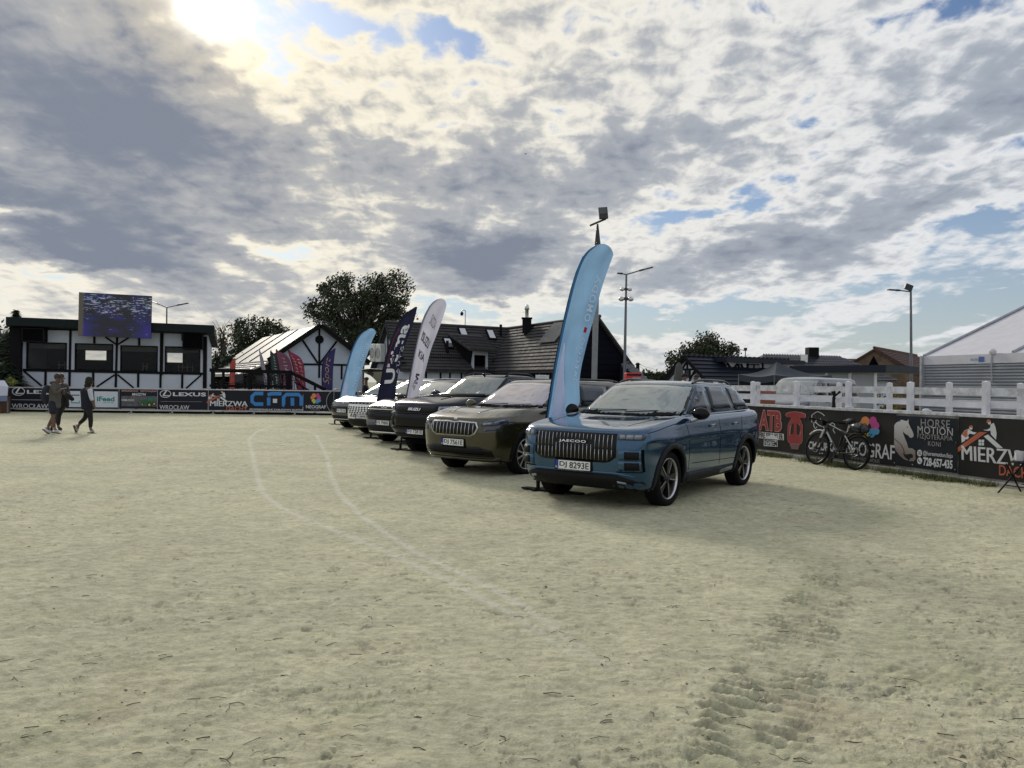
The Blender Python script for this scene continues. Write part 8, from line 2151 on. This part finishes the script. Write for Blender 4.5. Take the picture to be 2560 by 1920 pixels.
# ------------------------------------------------------------------ bicycle against the wall
def bicycle():
    a, b_ = G(2043.5, 1162), G(2142, 1176); a.z = b_.z = 0
    BP = Plane(a, b_); lean = R(9)
    root = thing('bicycle', 'black mountain bicycle with a saddle bag leaning at the banner wall', 'bicycle', a, math.atan2(BP.u.y, BP.u.x))
    BP.v = (Vector((0, 0, 1)) * math.cos(lean) - BP.n * math.sin(lean)).normalized(); BP.n = BP.u.cross(BP.v); BP.n = BP.n if BP.n.dot(C0 - BP.o) > 0 else -BP.n
    h = lambda x, y, o=0.0: BP.hit(*c12(x, y)) + BP.n * o
    fr = mat('bike_frame', (0.012, 0.013, 0.015), 0.25, 0.2, 0.1, 8, coat=.6); wt = mat('bike_white', (0.45, 0.47, 0.48), 0.3); rub = M_TYRE
    r_ = .325
    f = h(543, 1050); rr = h(1265, 1112)
    f = BP.w(BP.uv(*c12(543, 1050))[0], r_); rr = BP.w(BP.uv(*c12(1265, 1112))[0], r_)
    Mz = Matrix((BP.u, BP.v, BP.n)).transposed().to_4x4()
    for c in (f, rr):
        w = sub('wheel', root); w.matrix_parent_inverse = wmx(root).inverted()
        T = Matrix.Translation(c) @ Mz
        MB().lathe([(r_ - .045 + .025 + .022 * math.cos(R(t)), .024 * math.sin(R(t))) for t in range(0, 360, 40)], 40, T, True, True).build('tyre', rub, w)
        MB().lathe([(r_ - .055, .011), (r_ - .040, .013), (r_ - .040, -.013), (r_ - .055, -.011)], 40, T, True, True).build('rim', M_RIMDARK, w)
        MB().lathe([(.001, .05), (.022, .05), (.022, -.05), (.001, -.05)], 12, T).build('hub', M_BLACK, w)
        sp = MB()
        for k in range(24):
            t = 2 * math.pi * k / 24; o = .035 if k % 2 else -.035
            sp.tube([T @ Vector((.02 * math.cos(t + .5), .02 * math.sin(t + .5), o)), T @ Vector(((r_ - .05) * math.cos(t), (r_ - .05) * math.sin(t), 0))], .0022, 4, False)
        sp.build('spokes', M_RIMDARK, w)['kind'] = 'stuff'
        MB().lathe([(.075, .055), (.08, .057), (.08, .053)], 24, T, True, True).build('brake_disc', M_SILVER, w)
    k = lambda x, y: BP.w(*BP.uv(*c12(x, y)))
    bb, st, ht, hb = k(930, 1135), k(1085, 765), k(735, 575), k(708, 690)
    for p, q, rad, m in ((ht.lerp(hb, .12), st, .020, fr), (hb, bb, .026, fr), (st + (st - bb) * .06, bb, .019, fr)): MB().tube([p, q], rad, 10).build('frame_tube', m, root)
    MB().tube([ht, hb], .026, 10).build('head_tube', fr, root)
    for o in (-.05, .05):
        MB().tube([bb + BP.n * o * .4, rr + BP.n * o], .011, 8).build('chain_stay', fr, root); MB().tube([st.lerp(bb, .12) + BP.n * o * .4, rr + BP.n * o], .010, 8).build('seat_stay', wt if o > 0 else fr, root)
        MB().tube([hb + BP.n * o, hb.lerp(f, .5) + BP.n * o], .019, 8).build('fork_leg', wt if o > 0 else fr, root); MB().tube([hb.lerp(f, .45) + BP.n * o, f + BP.n * o], .022, 8).build('fork_slider', fr, root)
    MB().beam(hb + BP.n * .05, hb - BP.n * .05, .04, .05).build('fork_crown', fr, root)
    # frame lettering stripes
    for t0, t1 in ((.12, .55),): MB().beam(hb.lerp(bb, t0) + BP.n * .022, hb.lerp(bb, t1) + BP.n * .022, .028, .012, BP.n).build('frame_decal', wt, root)
    MB().beam(ht.lerp(st, .1) + BP.n * .016, ht.lerp(st, .75) + BP.n * .016, .010, .010, BP.n).build('frame_decal', wt, root)
    MB().tube([st, k(1135, 600)], .014, 8).build('seat_post', M_SILVER, root)
    s0 = k(1150, 548); sd = MB(); ball(sd, s0, (.13, .07, .03), 12, Mz.to_3x3() @ Matrix.Rotation(0, 3, 'X')); ball(sd, s0 - BP.u * .10 + BP.v * .008, (.09, .025, .02), 10, Mz.to_3x3()); sd.build('saddle', M_BLACK, root)
    top = ht + (ht - hb) * .35
    MB().tube([ht, top, top - BP.u * .06], .018, 8).build('stem', M_BLACK, root)
    e = top - BP.u * .07
    bar = (BP.n * .80 - BP.u * .55).normalized()
    MB().tube([e - bar * .34 + BP.u * .03, e - bar * .1, e + bar * .1, e + bar * .34 + BP.u * .03], .014, 8).build('handlebar', M_BLACK, root)
    for s in (-1, 1):
        MB().tube([e + bar * s * .23 + BP.u * .02, e + bar * s * .35 + BP.u * .035], .02, 8).build('grip', M_TYRE, root)
        MB().tube([e + bar * s * .19, e + bar * s * .22 - BP.u * .07 - BP.v * .03], .008, 6).build('brake_lever', M_BLACK, root)
        MB().tube(spline([e + bar * s * .16, e + bar * s * .12 - BP.u * .12 + BP.v * .08, e - BP.u * .08 - BP.v * .12, hb - BP.u * .02], 6), .005, 5).build('cable', M_BLACK, root)
    MB().box(e - BP.u * .06 - BP.v * .05, (.09, .07, .13), Mz.to_3x3()).build('front_light', M_BLACK, root)
    fd = MB()
    pts = [f + (BP.u * math.cos(R(t)) + BP.v * math.sin(R(t))) * (r_ + .045) for t in range(75, 136, 10)]; fd.tube(pts, .016, 6); fd.build('mudguard', wt, root)
    MB().tube([rr + (BP.u * math.cos(R(t)) + BP.v * math.sin(R(t))) * (r_ + .045) for t in range(30, 140, 12)], .02, 6).build('mudguard', M_BLACK, root)
    ck = Matrix.Translation(bb + BP.n * .05) @ Mz
    MB().lathe([(.06, .004), (.085, .004), (.085, -.004), (.06, -.004)], 24, ck, True, True).build('chainring', M_BLACK, root)
    MB().tube([bb + BP.n * .07, bb + BP.n * .075 - BP.v * .15 - BP.u * .07], .012, 6).build('crank_arm', M_BLACK, root); MB().tube([bb - BP.n * .07, bb - BP.n * .075 + BP.v * .15 + BP.u * .07], .012, 6).build('crank_arm', M_BLACK, root)
    MB().box(bb + BP.n * .12 - BP.v * .15 - BP.u * .07, (.10, .09, .025), Mz.to_3x3()).build('pedal', M_BLACK, root)
    MB().tube([bb + BP.n * .03 + BP.u * .03, k(862, 1285) + BP.n * .12], .011, 6).build('kickstand', M_BLACK, root)
    MB().tube([bb + BP.n * .05 + BP.v * .08, rr + BP.n * .05 + BP.v * .04], .006, 4).build('chain', M_BLACK, root)
    MB().tube([k(1010, 830), k(960, 1000)], .036, 10).build('water_bottle', M_BLACK, root)
    for o in (-.06, .06): MB().tube([k(1110, 780) + BP.n * o, k(1500, 770) + BP.n * o, rr + BP.n * o], .008, 6).build('rack', M_BLACK, root)
    g = mat('glossy_bag', (0.012, 0.014, 0.022), 0.25, 0, 0.2, 12)
    c = k(1320, 668); bm_ = MB(); ball(bm_, c, (.235, .10, .085), 16, Mz.to_3x3() @ Matrix.Rotation(R(-7), 3, 'Z')); bag = tag(bm_.build('saddle_bag', g), 'glossy dark roll bag strapped on the rear rack of the bicycle', 'bag')
    for t in (-.1, .08): MB().lathe([(.105, .012), (.105, -.012)], 16, Matrix.Translation(c + BP.u * t) @ Mz @ Matrix.Rotation(R(90), 4, 'Y')).build('strap', M_BLACK, bag)
bicycle()

# ------------------------------------------------------------------ folding chair with a paper bucket, right edge
def folding_chair():
    p = G(2542, 1232); n = RP.n; u = RP.u
    p = G(2510, 1234) + u * .20 - n * .24
    root = thing('folding_chair', 'black metal folding chair at the right edge in front of the roofers banner', 'chair', (p.x, p.y, 0), math.atan2(u.y, u.x))
    f = lambda a, b_, c: Vector((p.x, p.y, 0)) + u * a + n * b_ + Vector((0, 0, c))
    zs = .46
    for a in (-.20, .20):
        for b0, b1 in ((.24, -.16), (-.24, .20)): MB().tube([f(a * 1.12 + (-.07 if a < 0 else .07), b0, 0), f(a, b1, zs - .02)], .012, 8).build('leg', M_BLACK, root)
        MB().tube([f(a, -.18, zs), f(a * .95, -.25, .85)], .012, 8).build('back_post', M_BLACK, root)
    for b0 in (.2, -.2): MB().tube([f(-.24, b0 * .9, .12), f(.24, b0 * .9, .12)], .008, 6).build('brace', M_BLACK, root)
    st = MB(); st.prism([f(.21 * math.cos(R(t)) * 1.05, .22 * math.sin(R(t)), zs) for t in range(0, 360, 15)], (0, 0, .028)); st.build('seat', M_BLACK, root)
    bk = MB(); rows = [[f(-.22 + .44 * i / 8, -.20 - .10 * (z - .5) - .04 * math.sin(math.pi * i / 8), z - (.05 if i in (0, 8) and z > .8 else 0)) for i in range(9)] for z in (.60, .68, .76, .84)]
    bk.grid(rows); rows2 = [[q + n * -.015 for q in r] for r in rows]; bk.grid(rows2); bk.build('backrest', M_BLACK, root)
    c = f(-.13, .02, zs + .03)
    bo = thing('paper_cup', 'white paper popcorn cup standing on the folding chair seat', 'cup', c)
    pr = mat('white_card', (0.62, 0.62, 0.64), 0.6, 0, 0.03, 4)
    M8 = 20; rw = []
    for z, rr in ((0, .050), (.06, .058), (.12, .066)): rw.append([c + Vector((rr * math.cos(2 * math.pi * k / M8), rr * math.sin(2 * math.pi * k / M8), z + (.03 * abs(math.sin(2 * math.pi * k / M8 * 1.0)) if z > .1 else 0))) for k in range(M8 + 1)])
    MB().grid(rw).build('side', pr, bo); MB().lathe([(.001, .002), (.05, .002)], 16, Matrix.Translation(c)).build('bottom', pr, bo)
folding_chair()

# ------------------------------------------------------------------ canopy tent, van and what stands behind the fence
def canopy():
    d = 31
    root = thing('canopy_tent', 'dark blue grey pop up canopy tent behind the white fence', 'canopy tent', P(1941, 955, d) - Vector((0, 0, P(1941, 955, d).z)))
    m = cloth_mat('slate_canopy', (0.035, 0.045, 0.062), 0.12, 0.1)
    ap = P(1941.6, 905, d + .9); near = P(1936, 937, d - .9); lft = P(1847, 935, d + .2); rgt = P(2080, 937.5, d + 1.2)
    far = lft + rgt - near; far.z = near.z
    cs = [near, rgt, far, lft]; mb = MB()
    for a, b in zip(cs, cs[1:] + cs[:1]):
        rows = []
        for i in range(9):
            t = i / 8; rw = []
            for j in range(9):
                e = a.lerp(b, j / 8); e = e - Vector((0, 0, .10 * math.sin(math.pi * j / 8))); q = e.lerp(ap, t); q.z -= .16 * math.sin(math.pi * t); rw.append(q)
            rows.append(rw)
        mb.grid(rows)
    top = mb.build('canopy', m, root)
    for a, b in zip(cs, cs[1:] + cs[:1]):
        v = MB(); v.grid([[a.lerp(b, j / 8) - Vector((0, 0, .10 * math.sin(math.pi * j / 8) + k * .13)) for j in range(9)] for k in range(3)]); v.build('valance', m, root)
    for c in cs: MB().tube([(c.x, c.y, 0), c], .025, 8).build('pole', M_POLE, root)
    wl = MB(); wl.prism([Vector((lft.x, lft.y, 0)), Vector((far.x, far.y, 0)), far - Vector((0, 0, .2)), lft - Vector((0, 0, .2))], (0, .03, 0)); wl.build('back_panel', m, root)
canopy()
def van():
    yaw = R(-90 - 46); W, H = 1.9, 1.90
    f = P(1945, 990, 26.4); fw = Vector((math.cos(yaw), math.sin(yaw), 0)); o = f - fw * 2.2
    root = thing('van', 'light grey passenger van with dark side windows behind the white fence', 'van', (o.x, o.y, 0), yaw)
    pm = paint('van_grey', (0.085, 0.095, 0.115), 0.2, 0.45); w = W / 2; xf, xr = 2.35, -2.6
    lev = [(xf - .3, .6, w * .65, 4, xr + .2, .5, 5, .28, .27, .28), (xf - .1, .6, w * .93, 4, xr + .05, .4, 5, .30, .28, .30), (xf, .6, w * .98, 4, xr, .4, 5, .48, .46, .48), (xf, .6, w, 4, xr, .4, 5, .75, .78, .78),
           (xf - .05, .6, w, 4, xr, .4, 5, .92, 1.0, 1.0), (xf - .12, .6, w * .98, 4, xr + .02, .4, 5, .99, 1.12, 1.14), (xf - .3, .5, w * .95, 4, xr + .03, .4, 5, 1.06, 1.16, 1.18), (1.55, .5, w * .93, 3.2, xr + .04, .4, 5, 1.20, 1.22, 1.22),
           (1.10, .5, w * .88, 3.2, xr + .08, .4, 5, 1.55, 1.56, 1.56), (.78, .5, w * .83, 3.2, xr + .14, .4, 5, 1.80, 1.80, 1.78), (.6, .5, w * .76, 3.2, xr + .24, .4, 5, 1.86, 1.86, 1.84), (.3, .5, w * .5, 3, xr + .5, .4, 4, 1.895, 1.895, 1.88), (0, .3, .01, 3, xr + 1, .3, 3, 1.905, 1.905, 1.895)]
    c = Car(root, dict(levels=lev, steps=[2, 3, 3, 4, 3, 3, 4, 6, 5, 3, 4, 3], xm=1.4, fa=1.45, ra=-1.55, tyre=.34, rimr=.22, track=.80, arch=.385, belt=1.12, bonw=.85, bonz=1.0, sill=.42, doors=(1.25, .25, -1.1), roofz=1.82, silt=.40, silb=.30), pm)
    c.panel('front', [(-.80, 1.24), (.80, 1.24), (.72, 1.76), (-.72, 1.76)], M_SCREEN, 'windscreen', out=.006, step=.1)
    for p in ([(1.42, 1.2), (.35, 1.2), (.35, 1.68), (.85, 1.68)], [(.20, 1.2), (-1.05, 1.2), (-1.05, 1.68), (.20, 1.68)], [(-1.15, 1.2), (-2.35, 1.22), (-2.3, 1.66), (-1.15, 1.68)]): c.both('left', p, mat('van_glass', (0.006, 0.008, 0.012), 0.15, 0, 0.1, 3, spec=0.15), 'side_window', out=.006, step=.15)
    gr = c.panel('front', [(-.5, .78), (.5, .78), (.5, .93), (-.5, .93)], M_GLOSS, 'grille', out=.008, step=.1)
    for z in (.81, .85, .89): c.panel('front', [(-.5, z), (.5, z), (.5, z + .014), (-.5, z + .014)], M_CHROME, 'grille_bar', parent=gr, out=.016, step=.1)
    c.both('front', [(.54, .78), (.86, .80), (.88, .94), (.54, .93)], M_LENS, 'headlight', out=.01)
    c.panel('front', [(-.7, .35), (.7, .35), (.7, .6), (-.7, .6)], M_BLACK, 'lower_grille', out=.008, step=.1)
    c.mirror(1.3, 1.2, .95, M_BLACK, M_BLACK); c.wheels(dict(kind='y', n=5, lip=M_SILVER, spoke=M_SILVER, w=(.03, .05)))
    for ax in ('left', 'right'):
        for x in (1.28, .27, -1.1): c.line(ax, [(x, 1.15), (x, .45)], M_SEAM, 'door_gap', w=.012)
        c.panel(ax, [(.35, 1.0), (.55, 1.0), (.55, 1.05), (.35, 1.05)], M_BLACK, 'door_handle', out=.02)
van()
def hatch_car():
    yaw = R(90 - 40); p = P(1060, 955, 31); p.z = 0
    root = thing('parked_car', 'dark car with its tailgate raised, seen between the white flag and the pickup truck', 'car', p, yaw)
    pm = paint('slate_paint', (0.03, 0.036, 0.035), .4, .3); W, H, belt, cowl, roof0 = 1.8, 1.5, 1.0, 1.1, .2
    c = Car(root, dict(levels=body_levels(0, W, H, 2.15, -2.2, .92, belt, cowl, roof0, 0, .2, .1, 3.4), steps=STEPS, xm=1.05, fa=1.32, ra=-1.32, tyre=.33, rimr=.22, track=.77, arch=.38, belt=.98, bonw=.84, bonz=.92, sill=.4, doors=(.8, -.3, -1.1), roofz=H - .06, silt=.36, silb=.25), pm)
    glasshouse(c, W, H, belt, cowl, roof0, (-1.9, 3)); c.wheels(dict(kind='y', n=5, lip=M_SILVER, spoke=M_RIMDARK, w=(.02, .04)))
    M_ = WM[root]; f = lambda x, y, z: M_ @ Vector((x, y, z))
    tg = MB(); tg.grid([[f(-1.75 - .95 * t, -.62 + 1.24 * k / 6, 1.46 + .52 * math.sin(t * 1.5) - .05 * (k / 3 - 1) ** 2) for k in range(7)] for t in (0, .2, .4, .6, .8, 1.0)]); tg.grid([[f(-1.75 - .93 * t, -.60 + 1.2 * k / 6, 1.42 + .50 * math.sin(t * 1.5)) for k in range(7)] for t in (0, .5, 1.0)])
    to = tg.build('tailgate', mat('tailgate_glass', (0.045, 0.055, 0.055), 0.1, 0, 0.1, 3), root)
    MB().tube([f(-2.7, -.6, 1.97), f(-2.74, 0, 2.0), f(-2.7, .6, 1.97)], .045, 8).build('tailgate_edge', M_BLACK, to)
hatch_car()
def misc():
    d = 31; p = P(1355, 955, d)
    o = thing('water_tank', 'white caged water tank beyond the pickup truck roof', 'water tank', (p.x, p.y, 0)); wt = mat('tank_plastic', (0.60, 0.62, 0.66), 0.5, 0, 0.06, 3)
    w_ = 40 / FOC * d / 1.25; zt = P(1355, 936.5, d).z
    MB().box((p.x, p.y, zt - .5), (w_, w_, .95)).build('tank', wt, o, bevel=.06); MB().box((p.x, p.y, .45), (w_ + .05, w_ + .05, .9)).build('stand', M_TIMBER, o); 
    cg = MB()
    for k in range(5):
        x = p.x - w_ / 2 + w_ * k / 4; cg.tube([(x, p.y - w_ / 2 - .02, zt - 1), (x, p.y - w_ / 2 - .02, zt)], .012, 5)
    for k in range(4): cg.tube([(p.x - w_ / 2 - .02, p.y - w_ / 2 - .02, zt - .95 + .3 * k), (p.x + w_ / 2 + .02, p.y - w_ / 2 - .02, zt - .95 + .3 * k)], .012, 5)
    cg.build('cage', M_SILVER, o); MB().lathe([(.001, .04), (.11, .04), (.11, 0)], 14, Matrix.Translation((p.x, p.y, zt - .02))).build('lid', M_BLACK, o)
    d = 36; a, b = P(1566, 952, d), P(1604, 932, d); o = thing('red_cabinet', 'red metal cabinet with grey shutter beside the lamp post with cameras', 'cabinet', (a.x, a.y, 0)); rd = mat('signal_red', (0.42, 0.015, 0.018), 0.45, 0, 0.08, 3)
    MB().box(((a.x + b.x) / 2, a.y + .4, b.z / 2), (b.x - a.x, .8, b.z)).build('casing', rd, o, bevel=.03); MB().box((a.x + (b.x - a.x) * .68, a.y - .012, b.z - .42), ((b.x - a.x) * .55, .02, .45)).build('shutter', mat('shutter_grey', (0.22, 0.21, 0.22), 0.5), o); MB().box(((a.x + b.x) / 2, a.y - .01, b.z - .10), ((b.x - a.x) * .98, .018, .07)).build('lid_edge', M_TIMBER, o)
    d = 26; q = P(1697, 950, d); t = P(1699, 906, d); o = thing('parasol', 'closed grey parasol in front of the small house gable', 'parasol', (q.x, q.y, 0)); pc = cloth_mat('parasol_cloth', (0.10, 0.10, 0.095), .1, .1)
    MB().tube([(q.x, q.y, 0), (q.x, q.y, t.z)], .025, 8).build('pole', M_BLACK, o)
    vs = MB(); rows = []
    for z, rr in ((t.z, .02), (t.z - .12, .09), (t.z - .5, .14), (t.z - .9, .15), (t.z - 1.2, .19)): rows.append([Vector((q.x + rr * (1 + .25 * math.cos(k * math.pi)) * math.cos(math.pi * k / 8), q.y + rr * (1 + .25 * math.cos(k * math.pi)) * math.sin(math.pi * k / 8), z)) for k in range(17)])
    vs.grid(rows); vs.build('canopy', pc, o); MB().lathe([(.001, .08), (.25, .06), (.28, 0)], 14, Matrix.Translation((q.x, q.y, 0))).build('base', M_CONC, o)
    # left edge: white stall roof, wooden crate and potted plant
    d = 33; o = thing('stall_tent', 'corner of a white peaked stall tent at the left edge', 'tent', P(-40, 955, d) - Vector((0, 0, P(-40, 955, d).z))); wc = cloth_mat('stall_white', (0.62, 0.64, 0.74), .3, .04)
    tp, e0, e1 = P(9, 951, d), P(19, 965, d - .4), P(-160, 985, d - .4)
    MB().prism([P(9, 951, d + .2), P(19, 966, d - .4), P(17, 989, d - .5), P(-170, 992, d - .5), P(-170, 951, d)], (0, .05, 0)).build('roof', wc, o); MB().prism([P(17, 989.5, d - .5), P(17, 1003, d - .5), P(-170, 1004, d - .5), P(-170, 990, d - .5)], (0, .03, 0)).build('valance', cloth_mat('stall_blue', (0.20, 0.25, 0.42), .3, .04), o)
    a = P(16, 1003, d - .45); MB().beam((a.x, a.y + .1, 0), (a.x, a.y + .1, a.z), .05, .05).build('pole', M_POLE, o)
    x0, x1 = P(-170, 1000, d).x, P(15, 1000, d).x
    o = thing('wooden_counter', 'brown wooden counter under the white stall tent at the left edge', 'counter', ((x0 + x1) / 2, d, 0)); MB().box(((x0 + x1) / 2, d, .38), (x1 - x0, .6, .74)).build('front', mat('brown_wood', (0.065, 0.028, 0.012), 0.7, 0, 0.3, 5), o); MB().box(((x0 + x1) / 2, d, .77), (x1 - x0 + .06, .7, .04)).build('top', M_TIMBER, o)
    d = 35.5; b = P(27, 963, d); o = thing('potted_plant', 'yellow green leafy potted plant behind the left end of the barrier', 'plant', (b.x, b.y, 0)); rnd = random.Random(3)
    MB().lathe([(.001, 0), (.16, 0), (.22, .85), (.18, .85)], 14, Matrix.Translation((b.x, b.y, 0))).build('pot', M_TIMBER, o); MB().tube([(b.x, b.y, .8), (b.x, b.y, b.z)], .03, 6).build('stem', BARK, o)
    link('leaves', leaf_mesh('leaves', [(P(27 + rnd.uniform(-8, 9), 953 + rnd.uniform(-4, 6), d), .14) for _ in range(14)], 900, .07, rnd), mat('lime_leaf', (0.20, 0.23, 0.06), 0.6, 0, .3, 4), o)
    # terracotta planter and yellow shrub glimpsed through the fence
    b = P(1916, 985, 24); o = thing('terracotta_planter', 'terracotta planter seen between the white fence rails', 'planter', (b.x, b.y, 0)); MB().lathe([(.001, 0), (.2, 0), (.28, .75), (.30, 1.0), (.24, 1.0)], 16, Matrix.Translation((b.x, b.y, .45))).build('pot', mat('terracotta', (0.22, 0.075, 0.05), .8, 0, .15, 4), o); MB().box((b.x, b.y, .225), (.7, .7, .45)).build('plinth', M_CONC, o)
    b = P(2222, 992, 36); o = thing('yellow_shrub', 'small yellow green shrub behind the fence below the brick barn', 'shrub', (b.x, b.y, 0)); MB().tube([(b.x, b.y, 0), (b.x, b.y, .7)], .04, 6).build('stem', BARK, o); link('foliage', leaf_mesh('foliage', [(Vector((b.x + rnd.uniform(-.4, .4), b.y + rnd.uniform(-.3, .3), rnd.uniform(.5, 1.2))), .3) for _ in range(14)], 260, .08, rnd), mat('yellow_leaf', (0.20, 0.17, 0.03), .6, 0, .3, 4), o)
    c = P(1314, 385, 80); mb = MB(); ball(mb, c, (.05, .12, .05), 8); o = tag(mb.build('bird', M_SEAM), 'tiny dark bird flying high over the car row', 'bird')
    for sg in (-1, 1): MB().prism([c + Vector((0, .05, 0)), c + Vector((sg * .16, 0, .05)), c + Vector((sg * .15, -.04, .05)), c + Vector((0, -.05, 0))], (0, 0, .01)).build('wing', M_SEAM, o)
misc()
